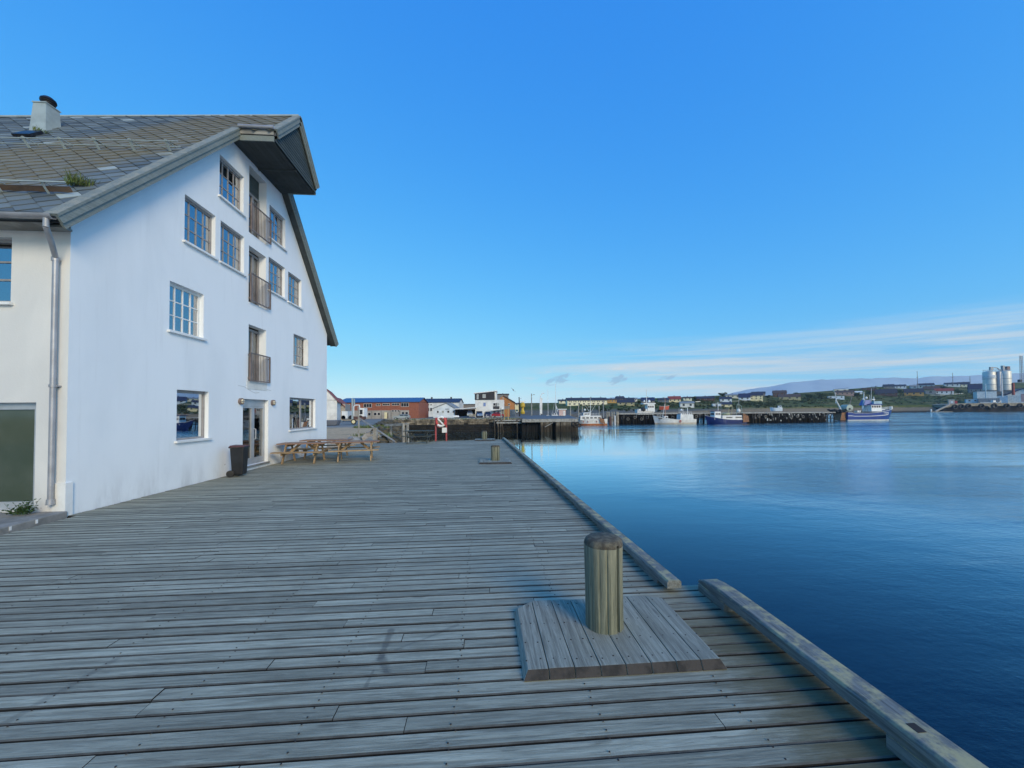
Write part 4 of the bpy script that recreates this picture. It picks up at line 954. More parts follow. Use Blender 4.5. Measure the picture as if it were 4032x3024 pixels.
# ------------------------------------------------------------------ generic buildings
def lcl(px, base, D): q = at(px, base, D); return q
class Bld:
    """building seen from the camera: local x to the right, local y away"""
    def __init__(s, name, label, cat, pxl, pxr, base, D, rot=None, group=None):
        a, b = at(pxl, base, D), at(pxr, base, D); s.w = (Vector((b.x-a.x, b.y-a.y))).length; c = (a+b)/2
        s.rz = atan2(b.y-a.y, b.x-a.x); s.k = D/FPX
        if (pxl+pxr)/2 > 2450:
            az_ = math.atan(((pxl+pxr)/2-2016)/FPX)*.8; s.rz -= az_; s.w *= cos(az_*1.1)
        s.k = D/FPX; s.base = base; s.D = D; s.pxl, s.pxr = pxl, pxr
        s.t = thing(name, label, cat, c, s.rz, group); s.hw = s.w/2
    def X(s, px): return (px-(s.pxl+s.pxr)/2)*s.w/(s.pxr-s.pxl)
    def Z(s, py): return (s.base-py)*s.k
    def walls(s, eave, depth, mat, px0=None, px1=None, y0=0, found=2.5, name='wall', base=None):
        x0 = s.X(px0) if px0 else -s.hw; x1 = s.X(px1) if px1 else s.hw
        z0 = -found if base is None else s.Z(base)
        return MB().box(x0, x1, y0, y0+depth, z0, s.Z(eave)).build(name, mat, s.t, True)
    def gable_x(s, eave, ridge, depth, mat, wmat, px0=None, px1=None, y0=0, over=.35, chim=0, th=.18):   # ridge along x
        x0 = (s.X(px0) if px0 else -s.hw); x1 = (s.X(px1) if px1 else s.hw); ze, zr_ = s.Z(eave), s.Z(ridge); ym = y0+depth/2
        k_ = (zr_-ze)/(depth/2)
        MB().prism([(x0, y0, ze), (x0, y0+depth, ze), (x0, ym, zr_-.05)], (x1-x0, 0, 0)).build('gable_wall', wmat, s.t, True)
        r = MB()
        for sg in (-1, 1):
            ye = ym+sg*(depth/2+over); zz = ze-over*k_
            r.hexa([(x0-over, min(ye, ym) if sg < 0 else ym, 0)]*8) if False else None
            a_ = [(x0-over, ye, zz), (x1+over, ye, zz), (x1+over, ym, zr_), (x0-over, ym, zr_)]
            if sg > 0: a_ = a_[::-1]
            r.prism(a_, (0, 0, th))
        rf_ = r.build('roof', mat, s.t, True)
        for i in range(chim):
            cx_ = x0+(x1-x0)*(i+.5)/chim*1.0
            MB().box(cx_-.3, cx_+.3, ym-.3, ym+.3, zr_-.2, zr_+.9).build('chimney', sm('chimney_brick', (0.10, 0.09, 0.09)), rf_) if False else MB().box(cx_-.3, cx_+.3, ym-.3, ym+.3, zr_-.2, zr_+.8).build('chimney', sm('chimney_brick', (0.10, 0.09, 0.09)), s.t, True)
        return rf_
    def gable_y(s, eave, ridge, depth, mat, wmat, px0=None, px1=None, apex=None, y0=0, over=.35, th=.18, trim=None):      # gable faces the camera
        x0 = (s.X(px0) if px0 else -s.hw); x1 = (s.X(px1) if px1 else s.hw); xm = s.X(apex) if apex else (x0+x1)/2; ze, zr_ = s.Z(eave), s.Z(ridge)
        MB().prism([(x0, y0, ze), (x1, y0, ze), (xm, y0, zr_-.05)], (0, depth, 0)).build('gable_wall', wmat, s.t, True)
        r = MB()
        for (xe, sg) in ((x0, -1), (x1, 1)):
            kk_ = (zr_-ze)/abs(xm-xe); xo = xe+sg*over
            a_ = [(xo, y0-over, ze-over*kk_), (xm, y0-over, zr_), (xm, y0+depth+over, zr_), (xo, y0+depth+over, ze-over*kk_)]
            r.prism(a_, (0, 0, th))
        return r.build('roof', mat, s.t, True)
    def flat(s, top, depth, mat, px0=None, px1=None, top2=None, y0=0, over=.3, th=.25):
        x0 = (s.X(px0) if px0 else -s.hw)-over; x1 = (s.X(px1) if px1 else s.hw)+over; za = s.Z(top); zb2 = s.Z(top2) if top2 else za
        return MB().hexa([(x0, y0-over, za), (x1, y0-over, zb2), (x1, y0+depth+over, zb2), (x0, y0+depth+over, za), (x0, y0-over, za+th), (x1, y0-over, zb2+th), (x1, y0+depth+over, zb2+th), (x0, y0+depth+over, za+th)]).build('roof', mat, s.t, True)
    def win(s, pa, pb, ya, yb, glass_='farglass', frame='farframe', fw=.09, y0=0, name='window', muntin=0):
        x0, x1, z1, z0 = s.X(pa), s.X(pb), s.Z(ya), s.Z(yb)
        f = MB(); f.box(x0-fw, x0, y0-.06, y0-.002, z0-fw, z1+fw).box(x1, x1+fw, y0-.06, y0-.002, z0-fw, z1+fw).box(x0, x1, y0-.06, y0-.002, z1, z1+fw).box(x0, x1, y0-.06, y0-.002, z0-fw, z0)
        for i in range(muntin): xx = x0+(x1-x0)*(i+1)/(muntin+1); f.box(xx-.04, xx+.04, y0-.055, y0-.004, z0, z1)
        o = f.build(name, frame, s.t, True)
        pn = MB().box(x0, x1, y0-.035, y0-.006, z0, z1)
        pn.v = [v-o.location for v in pn.v]; pn.build('pane', glass_, o, True); return o
sm('farframe', (0.62, 0.60, 0.56)); sm('cream', (0.80, 0.75, 0.54)); sm('offwhite', (0.74, 0.73, 0.69)); sm('brick', (0.30, 0.105, 0.062), .85, (0.25, 0.085, 0.05), 2.0); sm('blueroof', (0.035, 0.10, 0.26), .5, (0.03, 0.085, 0.22))
sm('beigewall', (0.36, 0.33, 0.29)); sm('darkroof', (0.035, 0.035, 0.055), .7); sm('navyroof', (0.025, 0.03, 0.075), .6); sm('redroof', (0.26, 0.055, 0.04), .7); sm('brownroof', (0.085, 0.06, 0.055), .8); sm('ochre', (0.46, 0.27, 0.075)); sm('orange', (0.42, 0.18, 0.06)); sm('blackclad', (0.03, 0.027, 0.03), .7)
sm('greyclad', (0.22, 0.20, 0.19)); sm('pinkclad', (0.40, 0.25, 0.20)); sm('yellowwall', (0.78, 0.68, 0.40)); sm('lightblue', (0.36, 0.50, 0.58)); sm('paleblue', (0.68, 0.74, 0.78)); sm('slateblue', (0.13, 0.17, 0.21)); sm('greyroof', (0.26, 0.27, 0.28)); sm('darkbrown', (0.11, 0.055, 0.045)); sm('olive', (0.40, 0.36, 0.20)); sm('steelwhite', (0.6, 0.62, 0.62))

def G3(a): return 1200+a*.3165
def H3(b): return 1450+b*.3165
# cream gable building far left
b = Bld('gable_house', 'cream gable-ended building with red roof edge, half hidden behind the warehouse', 'building', 1240, 1323, 1658, 84)
b.t.rotation_euler.z += R(21)
b.walls(1574, 14, 'offwhite'); b.gable_y(1577, 1534, 14, 'redroof', 'offwhite', apex=1286)
b = Bld('store_house', 'beige low building with dark roof edge beside the cream gable building', 'building', 1322, 1358, 1655, 98)
b.t.rotation_euler.z += R(17)
b.walls(1590, 12, 'beigewall'); b.gable_y(1598, 1566, 12, 'redroof', 'beigewall', px0=1296, px1=1352, apex=1320)
# brick building
b = Bld('brick_building', 'long red brick building with blue metal roof across the inlet', 'building', 1334, 1648, 1649, 116)
b.walls(1584, 14, 'brick'); b.gable_x(1583, 1566, 12, 'blueroof', 'brick', over=.4)
MB().box(b.X(1356), b.X(1611), -.12, -.003, -1, b.Z(1616)).build('ground_floor_render', 'beigewall', b.t, True)
for pa, pb, ya, yb, mu in ((1433, 1463, 1590, 1603, 2), (1482, 1497, 1591, 1597, 1), (1507, 1534, 1590, 1596, 2), (1544, 1572, 1589, 1596, 2), (1580, 1609, 1588, 1601, 2), (1358, 1378, 1592, 1604, 1)): b.win(pa, pb, ya, yb, muntin=mu)
for pa, pb, ya, yb in ((1435, 1445, 1625, 1636), (1450, 1460, 1625, 1636), (1473, 1483, 1625, 1635), (1488, 1497, 1625, 1635), (1544, 1551, 1616, 1621), (1555, 1562, 1616, 1621), (1566, 1573, 1616, 1621), (1583, 1592, 1623, 1634), (1597, 1607, 1623, 1634)): b.win(pa, pb, ya, yb, y0=-.12)
for pa in (1388, 1464, 1502, 1541, 1574): MB().box(b.X(pa)-.12, b.X(pa)+.12, -.22, -.121, -1, b.Z(1617)).build('pilaster', 'concrete', b.t, True)
MB().box(b.X(1514), b.X(1525), -.2, -.122, 0, b.Z(1624)).build('door', 'yellowwall', b.t, True); MB().box(b.X(1526), b.X(1529), -.16, -.122, 0, b.Z(1626)).build('door_gap', 'farglass', b.t, True)
# grey-white hall behind
b = Bld('long_hall', 'grey-white hall with dark blue roof behind the small white gable house', 'building', 1648, 1807, 1644, 150)
b.walls(1584, 16, 'offwhite'); b.gable_x(1584, 1569, 12, 'navyroof', 'offwhite', chim=2)
for i in range(5): b.win(1653+i*10.5, 1659+i*10.5, 1592, 1595)
for i in range(4): b.win(1663+i*10.5, 1669+i*10.5, 1606, 1618)
b = Bld('white_gable_house', 'small white gable-fronted house with shallow roof beside the dark carport', 'building', 1706, 1791, 1641, 122)
b.walls(1608, 12, 'paleblue'); b.gable_y(1608, 1587, 12, 'greyroof', 'paleblue', apex=1759)
for pa, pb in ((1721, 1727), (1762, 1769), (1784, 1789)): b.win(pa, pb, 1618, 1625)
b.win(1741, 1748, 1618, 1625, glass_='paleglass'); MB().box(b.X(1753), b.X(1767), -.05, -.003, b.Z(1612), b.Z(1609.5)).build('sign_board', 'slateblue', b.t, True)
b = Bld('brown_hall', 'low brown flat building seen above the dark carport', 'building', 1806, 1872, 1640, 165)
b.walls(1593, 14, 'greyclad'); b.flat(1593, 14, 'brownroof')
b = Bld('carport', 'dark open carport with slanting white roof edge beside the white and black house', 'carport', 1791, 1871, 1641, 121)
MB().box(b.X(1792), b.X(1871), 6, 6.2, 0, b.Z(1612)).box(b.X(1792), b.X(1794), .2, 6, 0, b.Z(1613)).build('wall', 'blackclad', b.t, True)
MB().hexa([(b.X(1789), -.4, b.Z(1612)), (b.X(1872), -.4, b.Z(1607)), (b.X(1872), 7, b.Z(1607)), (b.X(1789), 7, b.Z(1612)), (b.X(1789), -.4, b.Z(1609)), (b.X(1872), -.4, b.Z(1604)), (b.X(1872), 7, b.Z(1604)), (b.X(1789), 7, b.Z(1609))]).build('roof', 'white', b.t, True)
# modern house
def C6(a): return 1850+a*.113
def D6(v): return 1520+v*.113
b = Bld('modern_house', 'white house with black upper storey and sloping flat roof by the parked cars', 'house', C6(190), C6(1185), D6(1090), 124)
b.walls(D6(480), 9, 'offwhite'); u = C6(870)
MB().hexa([(b.X(C6(178)), -.25, b.Z(D6(475))), (b.X(u), -.25, b.Z(D6(475))), (b.X(u), 8, b.Z(D6(475))), (b.X(C6(178)), 8, b.Z(D6(475))), (b.X(C6(178)), -.25, b.Z(D6(262))), (b.X(u), -.25, b.Z(D6(190))), (b.X(u), 8, b.Z(D6(190))), (b.X(C6(178)), 8, b.Z(D6(262)))]).build('upper_storey', 'blackclad', b.t, True)
MB().box(b.X(u)+.003, b.X(C6(925)), 0.1, 8, b.Z(D6(475)), b.Z(D6(200))).build('side_panel', 'offwhite', b.t, True)
b.flat(D6(262), 8.6, 'white', px0=C6(165), px1=C6(915), top2=D6(180), over=.3, th=.28)
b.win(C6(258), C6(300), D6(300), D6(445), y0=-.25, glass_='paleglass'); b.win(C6(462), C6(550), D6(295), D6(405), y0=-.25, glass_='paleglass')
b.win(C6(475), C6(555), D6(580), D6(700), glass_=sm('bluepane', (0.2, 0.28, 0.52), .4)); b.win(C6(825), C6(890), D6(600), D6(680)); b.win(C6(955), C6(1020), D6(600), D6(680), glass_='paleglass')
MB().box(b.X(C6(815)), b.X(C6(1035)), -.1, -.002, b.Z(D6(805)), b.Z(D6(705))).box(b.X(C6(908)), b.X(C6(937)), -.1, -.002, b.Z(D6(700)), b.Z(D6(590))).build('dark_panel', 'blackclad', b.t, True)
MB().box(b.X(C6(232)), b.X(C6(435)), -.05, -.002, 0, b.Z(D6(870))).build('garage_door', 'blackclad', b.t, True)
MB().box(b.X(C6(820)), b.X(C6(895)), -.06, -.002, 0, b.Z(D6(870))).box(b.X(C6(955)), b.X(C6(1025)), -.06, -.002, b.Z(D6(1000)), b.Z(D6(880))).build('door', 'slateblue', b.t, True)
MB().hexa([(b.X(C6(755)), -3, b.Z(D6(865))), (b.X(C6(1210)), -3, b.Z(D6(815))), (b.X(C6(1210)), -.003, b.Z(D6(815))), (b.X(C6(755)), -.003, b.Z(D6(865))), (b.X(C6(755)), -3, b.Z(D6(840))), (b.X(C6(1210)), -3, b.Z(D6(790))), (b.X(C6(1210)), -.003, b.Z(D6(790))), (b.X(C6(755)), -.003, b.Z(D6(840)))]).build('porch_roof', 'white', b.t, True)
for px_ in (1140, 1195): MB().box(b.X(C6(px_))-.15, b.X(C6(px_))+.15, -2.9, -2.6, 0, b.Z(D6(815))).build('porch_post', 'blackclad', b.t, True)
# balcony to the right of it
MB().box(b.X(C6(1190)), b.X(C6(1400)), 2, 6, b.Z(D6(810)), b.Z(D6(795))).box(b.X(C6(1200)), b.X(C6(1395)), 2, 2.05, b.Z(D6(790)), b.Z(D6(700))).build('balcony', 'greyclad', b.t, True)
b = Bld('grey_shed', 'grey block with flat dark roof behind the orange building', 'building', C6(925), C6(1345), D6(1060), 150)
b.walls(D6(300), 9, 'greyclad'); b.flat(D6(290), 9, 'darkroof'); MB().box(b.X(C6(1140)), b.X(C6(1160)), 3, 3.3, b.Z(D6(280)), b.Z(D6(230))).build('chimney', 'black', b.t, True)
b = Bld('orange_building', 'orange wooden building with long sloping roof behind the white modern house', 'building', C6(1050), C6(1565), D6(1070), 136)
MB().prism([(b.X(C6(1050)), 0, -1), (b.X(C6(1565)), 0, -1), (b.X(C6(1565)), 0, b.Z(D6(565))), (b.X(C6(1180)), 0, b.Z(D6(335))), (b.X(C6(1050)), 0, b.Z(D6(420)))], (0, 12, 0)).build('wall', 'orange', b.t, True)
MB().prism([(b.X(C6(1170)), -.4, b.Z(D6(340))), (b.X(C6(1590)), -.4, b.Z(D6(590))), (b.X(C6(1590)), -.4, b.Z(D6(565))), (b.X(C6(1170)), -.4, b.Z(D6(315)))], (0, 12.8, 0)).build('roof', 'brownroof', b.t, True)
b.win(C6(1345), C6(1395), D6(615), D6(665)); b.win(C6(1150), C6(1175), D6(405), D6(435))
b = Bld('yellow_cabin', 'small cream cabin with brown roof at the foot of the hill', 'house', C6(1575), C6(1700), D6(730), 190)
b.walls(D6(640), 8, 'yellowwall'); b.gable_x(D6(620), D6(590), 8, 'brownroof', 'yellowwall'); b.win(C6(1620), C6(1640), D6(640), D6(670)); b.win(C6(1660), C6(1680), D6(640), D6(670))
b = Bld('dark_cabin', 'tiny dark blue cabin between the two lamp posts', 'house', C6(1765), C6(1880), D6(690), 200)
b.walls(D6(600), 6, 'navyroof'); b.flat(D6(600), 6, 'darkroof')
b = Bld('container', 'blue-grey shipping container beside the orange building', 'container', C6(1395), C6(1590), D6(1075), 118)
b.walls(D6(820), 2.5, 'slateblue', found=0); 
for i in range(9): MB().box(b.X(C6(1400+i*22)), b.X(C6(1408+i*22)), -.06, -.002, .2, b.Z(D6(850))).build('rib', 'slateblue', b.t, True)
b.win(C6(1475), C6(1545), D6(900), D6(950), glass_='slateblue', frame='greyroof')
b = Bld('notice_board', 'dark green notice board with a white sheet beside the container', 'sign', C6(1600), C6(1680), D6(1070), 112)
MB().box(b.X(C6(1600)), b.X(C6(1680)), 0, .1, b.Z(D6(930)), b.Z(D6(820))).build('board', sm('boardgreen', (0.04, 0.09, 0.085)), b.t, True); MB().box(b.X(C6(1612)), b.X(C6(1668)), -.02, -.003, b.Z(D6(918)), b.Z(D6(888))).build('sheet', 'white', b.t, True)
for px_ in (1605, 1674): MB().box(b.X(C6(px_))-.06, b.X(C6(px_))+.06, .01, .09, 0, b.Z(D6(932))).build('leg', 'greyclad', b.t, True)
# yellow crane body and white bent shape, lamp posts
q = at(C6(1840), D6(975), 112); yc_ = thing('yellow_buoy', 'yellow navigation buoy standing upright on the old dock', 'buoy', q)
MB().lathe([(.35, 0), (.6, .1), (.65, .6), (.4, 1.2), (.35, 1.7), (.75, 2.2), (.7, 3.0), (.35, 3.4)], q, 12).build('body', sm('buoyyellow', (0.62, 0.40, 0.03), .5), yc_)
MB().box(q.x-.8, q.x+.9, q.y-.1, q.y+.1, q.z+3.5, q.z+3.8).build('top_mark', 'offwhite', yc_)
for (px_, top, base, D_, lab_, mt) in ((1085, 325, 600, 108, 'pale lamp post in the middle of the old dock', 'greywood'),):
    q = at(1750+px_*.3165, H3(base)-3, D_); h_ = (base-top)*.3165*D_/FPX; lp = thing('lamp_post', lab_, 'lamp post', q)
    MB().tube(q, q+Vector((0, 0, h_)), .17, .11, 8).build('pole', mt, lp); MB().beam(q+Vector((0, 0, h_*.93)), q+Vector((.7, -.2, h_*.95)), .08, .08).box(q.x+.5, q.x+.95, q.y-.35, q.y-.05, q.z+h_*.94, q.z+h_*.96).build('lamp_head', 'greyclad', lp)
q = at(1750+935*.3165, H3(598), 112); h_ = 240*.3165*112/FPX; lp = thing('utility_pole', 'dark wooden pole with a lamp arm beside the notice board', 'pole', q)
MB().tube(q, q+Vector((-.1, 0, h_)), .2, .14, 8).build('pole', 'darkwood', lp); MB().beam(q+Vector((0, 0, h_*.9)), q+Vector((.6, -.2, h_*.92)), .08, .08).build('lamp_arm', 'greyclad', lp)
q = at(1750+1198*.3165, H3(583), 125); wsx = thing('davit', 'white curved davit with hanging cloth on the old dock', 'davit', q)
MB().path([q+Vector((-.2, 0, 0)), q+Vector((-.2, 0, 4)), q+Vector((.0, 0, 6.2)), q+Vector((.6, 0, 7.2)), q+Vector((1.2, 0, 7.0))], .14, 6).build('arm', 'white', wsx)
MB().hexa([q+Vector(v) for v in ((-.35, -.1, .8), (.45, -.1, .3), (.45, .1, .3), (-.35, .1, .8), (.0, -.1, 5.8), (.6, -.1, 5.4), (.6, .1, 5.4), (.0, .1, 5.8))]).build('cloth', 'offwhite', wsx)
b = Bld('pink_shed', 'small pinkish-white shed near the right end of the old dock', 'shed', 2201, 2228, 1636, 130)
b.walls(1614, 3, sm('pinkwhite', (0.6, 0.42, 0.38)), found=0); b.flat(1613, 3, 'white'); MB().box(b.X(2218), b.X(2225), -.05, -.002, 0, b.Z(1618)).build('door', 'offwhite', b.t, True)

# ------------------------------------------------------------------ vehicles
def car(label, px, base, D, col, length=4.3, rz=0.0, kind='car', pos=None, name='parked_car', cat='car'):
    q = pos if pos is not None else at(px, base, D); t_ = thing(name, label, cat, (q.x, q.y, q.z), rz, 'cars parked on the quay' if cat == 'car' else None)
    Lh = length/2; W_ = .88; hood = .95 if kind != 'suv' else 1.05; top = {'car': 1.42, 'suv': 1.75, 'van': 2.0, 'wagon': 1.4}[kind]
    prof = {'car': [(-Lh, .35), (-Lh, .78), (-Lh+.15, .92), (-.9, .95), (-.15, top), (.95, top), (1.65, .98), (Lh-.08, .95), (Lh, .4)],
            'wagon': [(-Lh, .35), (-Lh, .75), (-Lh+.1, .88), (-.75, .93), (-.1, top), (1.7, top-.03), (Lh-.12, .95), (Lh, .8), (Lh, .4)],
            'suv': [(-Lh, .4), (-Lh, .9), (-Lh+.1, 1.05), (-1.0, 1.1), (-.45, top), (1.75, top), (Lh-.05, 1.1), (Lh, .45)],
            'van': [(-Lh, .4), (-Lh, 1.0), (-Lh+.2, 1.15), (-1.5, 1.25), (-.95, top), (Lh-.05, top), (Lh, .45)]}[kind]
    n = len(prof); vs = [(x, s*(W_ if z < 1.0 else W_*(.97-(z-.95)*.28)), z) for s in (-1, 1) for x, z in prof]
    body = MB().add(vs, [tuple(range(n))[::1], tuple(range(2*n-1, n-1, -1))]+[(i, i+n, (i+1) % n+n, (i+1) % n) for i in range(n)]).build('body', col, t_, True)
    # glass band
    gx0, gx1 = {'car': (-.62, 1.35), 'wagon': (-.5, 1.95), 'suv': (-.75, 1.8), 'van': (-1.2, -.1)}[kind]; gz0 = {'car': .97, 'wagon': .95, 'suv': 1.12, 'van': 1.3}[kind]; gz1 = top-.1
    for s in (-1, 1):
        ya_, yb_ = s*(W_*(.97-(gz0-.95)*.28)+.01), s*(W_*(.97-(gz1-.95)*.28)+.012)
        xm_ = (gx0+gx1)/2
        for a_, c_, a2, c2 in ((gx0, xm_-.04, gx0+.35, xm_-.04), (xm_+.04, gx1, xm_+.04, gx1-.25)):
            MB().prism([(a_, ya_, gz0), (c_, ya_, gz0), (c2, yb_, gz1), (a2, yb_, gz1)], (0, s*.012, 0)).build('side_window', 'farglass', t_, True)
    f = prof[3]; g2 = prof[4]
    MB().prism([(f[0]+.03, -.7, f[1]+.03), (f[0]+.03, .7, f[1]+.03), (g2[0]-.03, .66, g2[1]-.03), (g2[0]-.03, -.66, g2[1]-.03)], (-.03, 0, .02)).build('windscreen', 'farglass', t_, True)
    for x in (-Lh+.8, Lh-.8):
        for s in (-1, 1):
            w_ = MB().tube((x, s*.72, .32), (x, s*.9, .32), .32, .32, 14).build('wheel', 'rubber', t_, True)
            MB().tube((x, s*.90, .32), (x, s*.915, .32), .19, .19, 10).build('hubcap', 'alu', t_, True)
    for s in (-1, 1):
        MB().box(-Lh-.02, -Lh+.03, s*.66-.16, s*.66+.16, .62, .78).build('headlight', 'white', t_, True); MB().box(Lh-.04, Lh+.02, s*.72-.09, s*.72+.09, .65, .85).build('tail_light', 'postred', t_, True)
    return t_
sm('carsilver', (0.42, 0.45, 0.43), .3, metal=.3); sm('carblue', (0.16, 0.26, 0.42), .3, metal=.3); sm('cardark', (0.02, 0.03, 0.09), .3, metal=.2); sm('carred', (0.38, 0.02, 0.025), .3); sm('carblack', (0.02, 0.02, 0.025), .3)
car('silver-green estate car parked sideways before the brick building', 1582, 1650.5, 108, 'carsilver', 4.6, 0, 'wagon')
car('light blue people carrier facing us at the garage of the white house', C6(335), D6(1085), 118, 'carblue', 4.4, R(97), 'suv')
car('dark navy car facing us, second from the garage', C6(625), D6(1090), 116, 'cardark', 4.4, R(97), 'suv')
car('red car parked sideways under the white porch roof', C6(985), D6(1090), 117, 'carred', 4.1, R(172), 'car')
car('grey van standing inside the dark carport', 1850, 1641, 122, 'carsilver', 4.6, R(92), 'van', name='parked_van', cat='van')
# white lorry with crane cab
q = at(1360, 1652, 80); tr = thing('truck', 'white box lorry parked in front of the brick building', 'truck', q)
k_ = 80/FPX
def bx(mat, name, x0, x1, z0, z1, y0, y1, par): return MB().box(q.x+x0*k_, q.x+x1*k_, q.y+y0, q.y+y1, q.z+z0*k_, q.z+z1*k_).build(name, mat, par)
bx('white', 'cargo_box', -14, 9, 4, 33, 0, 3, tr); bx('frame', 'chassis', -16, 60, 2, 8, .3, 2.2, tr)
bx('white', 'cab', 50, 72, 8, 45, 0, 2.2, tr); MB().box(q.x+55*k_, q.x+66*k_, q.y-.03, q.y-.003, q.z+20*k_, q.z+38*k_).build('cab_window', 'farglass', tr)
for x_ in (-8, 20, 58): MB().tube((q.x+x_*k_, q.y, q.z+.42), (q.x+x_*k_, q.y+.3, q.z+.42), .45, .45, 14).build('wheel', 'rubber', tr)
MB().path([q+Vector((28*k_, .6, .8)), q+Vector((28*k_, .6, 2.7)), q+Vector((34*k_, .6, 3.0)), q+Vector((50*k_, .6, 3.0)), q+Vector((52*k_, .6, 1.2))], .12, 6).build('crane_arm', 'white', tr)
q = at(1388, 1655, 78); ld = thing('mast_crane', 'tall grey double mast standing behind the lorry', 'crane', q)
MB().box(q.x-.2, q.x+.06, q.y, q.y+.3, q.z, q.z+87*78/FPX).box(q.x+.24, q.x+.4, q.y, q.y+.3, q.z+60*78/FPX, q.z+84*78/FPX).build('mast', 'zinc', ld); MB().box(q.x-.2, q.x+.4, q.y+.05, q.y+.25, q.z+70*78/FPX, q.z+72*78/FPX).build('crosspiece', 'zinc', ld)
# boat trailer on the sand, pallets, grey boat
q = at(1393, 1673, 62); tl = thing('boat_trailer', 'old flat trailer with one pale wheel standing on the sand', 'trailer', q)
MB().box(q.x-1.6, q.x+1.5, q.y-.6, q.y+1.0, .62, .78).build('bed', sm('oldwood', (0.3, 0.24, 0.16)), tl); MB().box(q.x+.1, q.x+1.7, q.y-.4, q.y+.8, .79, 1.25).build('load', 'darkbrown', tl)
MB().tube((q.x+.2, q.y-.75, .42), (q.x+.2, q.y-.55, .42), .42, .42, 16).build('wheel', 'rubber', tl); MB().tube((q.x+.2, q.y-.78, .42), (q.x+.2, q.y-.75, .42), .27, .27, 12).build('hub', 'yellowwall', tl)
MB().beam((q.x-1.6, q.y, .6), (q.x-4.2, q.y-.2, .45), .12, .12).beam((q.x-3.8, q.y-.1, .5), (q.x-3.5, q.y-.1, 0), .08, .08).build('drawbar', 'zinc', tl)
q = at(1300, 1677, 58); gb = MB().hexa([(q.x-2.6, q.y-.7, 0), (q.x+1.1, q.y-.6, 0), (q.x+1.1, q.y+.7, 0), (q.x-2.6, q.y+.7, 0), (q.x-2.8, q.y-.9, .75), (q.x+1.4, q.y-.8, .8), (q.x+1.4, q.y+.9, .8), (q.x-2.8, q.y+.9, .75)]).build('covered_boat', sm('tarp', (0.16, 0.17, 0.20)), bevel=.1)
tag(gb, 'low boat under a grey tarpaulin at the edge of the sand', 'boat')
b = Bld('concrete_blocks', 'pale concrete block on the quay edge before the silver car', 'block', 1522, 1550, 1660, 92)
b.walls(1649, 1.0, 'concrete', found=0)
q = at(1861, 1642, 100); pal = thing('pallet_crate', 'wooden pallet crate on the quay before the carport', 'crate', q)
for i in range(4): MB().box(q.x-.85, q.x+.85, q.y-.03, q.y+.0, q.z+.08+i*.2, q.z+.2+i*.2).build('slat', 'palerock', pal)
MB().box(q.x-.85, q.x-.75, q.y+.003, q.y+1, q.z, q.z+.85).box(q.x+.75, q.x+.85, q.y+.003, q.y+1, q.z, q.z+.85).build('frame', 'palerock', pal)
q = at(1796, 1643, 100); wt = MB().hexa([(q.x-.9, q.y-.4, q.z), (q.x+.8, q.y-.4, q.z), (q.x+.8, q.y+.4, q.z), (q.x-.9, q.y+.4, q.z), (q.x-.7, q.y-.3, q.z+.5), (q.x+.7, q.y-.3, q.z+.45), (q.x+.7, q.y+.3, q.z+.45), (q.x-.7, q.y+.3, q.z+.5)]).build('dinghy', 'white', bevel=.08)
tag(wt, 'small upturned white dinghy on the quay before the carport', 'dinghy')
q = at(1398+0, 1649, 110); 
b = Bld('enclosed_trailer', 'white rounded trailer beside the end of the brick building', 'trailer', 1650, 1669, 1641, 125)
b.walls(1618, 4, 'white', found=0); MB().tube((0, -.1, .3), (0, .1, .3), .35, .35, 12).build('wheel', 'rubber', b.t, True)
# gull
q = at(2021, 1536, 95); gl = thing('gull', 'gull flying above the old dock', 'bird', q)
MB().lathe([(.02, -.3), (.1, -.1), (.12, .1), (.03, .32)], (0, 0, 0), 6).build('body', 'greyroof', gl, True)
MB().add([(0, 0, .1), (-.35, .1, .45), (-.7, .1, .75), (-.25, .1, .2)], [(0, 1, 2, 3)]).add([(0, 0, .0), (.35, .1, -.3), (.75, .1, -.5), (.2, .1, -.1)], [(0, 1, 2, 3)]).build('wing', 'greyroof', gl, True)

# ------------------------------------------------------------------ the old piled dock
dk = thing('piled_dock', 'old timber dock on dense dark piles in the middle of the harbour', 'dock', (16, 92, WL))
top = [(8.9, 90), (22.3, 90), (37.5, 168), (14.4, 168)]
MB().prism([(x, y_, -.35) for x, y_ in top], (0, 0, .33)).build('deck', 'quaydeck', dk)
MB().box(8.9, 22.3, 89.9, 90.0-.003, -.75, -.0).build('front_beam', 'greywood', dk)
pr = random.Random(3)
for i in range(46):
    x = 9.1+13.1*i/45+pr.uniform(-.05, .05); dark_ = x < 13.3 or 16.0 < x < 16.9
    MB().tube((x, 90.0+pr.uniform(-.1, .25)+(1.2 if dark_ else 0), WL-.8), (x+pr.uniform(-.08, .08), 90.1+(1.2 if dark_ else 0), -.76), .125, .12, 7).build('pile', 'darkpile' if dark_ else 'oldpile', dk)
for i in range(40):
    f = i/39; x = 22.3+15.2*f; yy = 90+78*f
    MB().tube((x-.15, yy+.1, WL-.8), (x-.15, yy+.1, -.1), .16, .14, 6).build('pile', 'oldpile', dk)
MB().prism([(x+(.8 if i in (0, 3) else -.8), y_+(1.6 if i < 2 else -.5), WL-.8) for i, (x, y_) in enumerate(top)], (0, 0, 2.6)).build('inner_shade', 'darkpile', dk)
MB().beam((14.3, 89.8, -1.9), (16.2, 89.8, -.9), .1, .14).build('brace', 'greywood', dk)
for i in range(4): MB().torus((21.2+i*.45, 89.75, -1.2-.4*(i % 2)), .38, .13, 'y', 12, 6).build('tyre', 'rubber', dk)
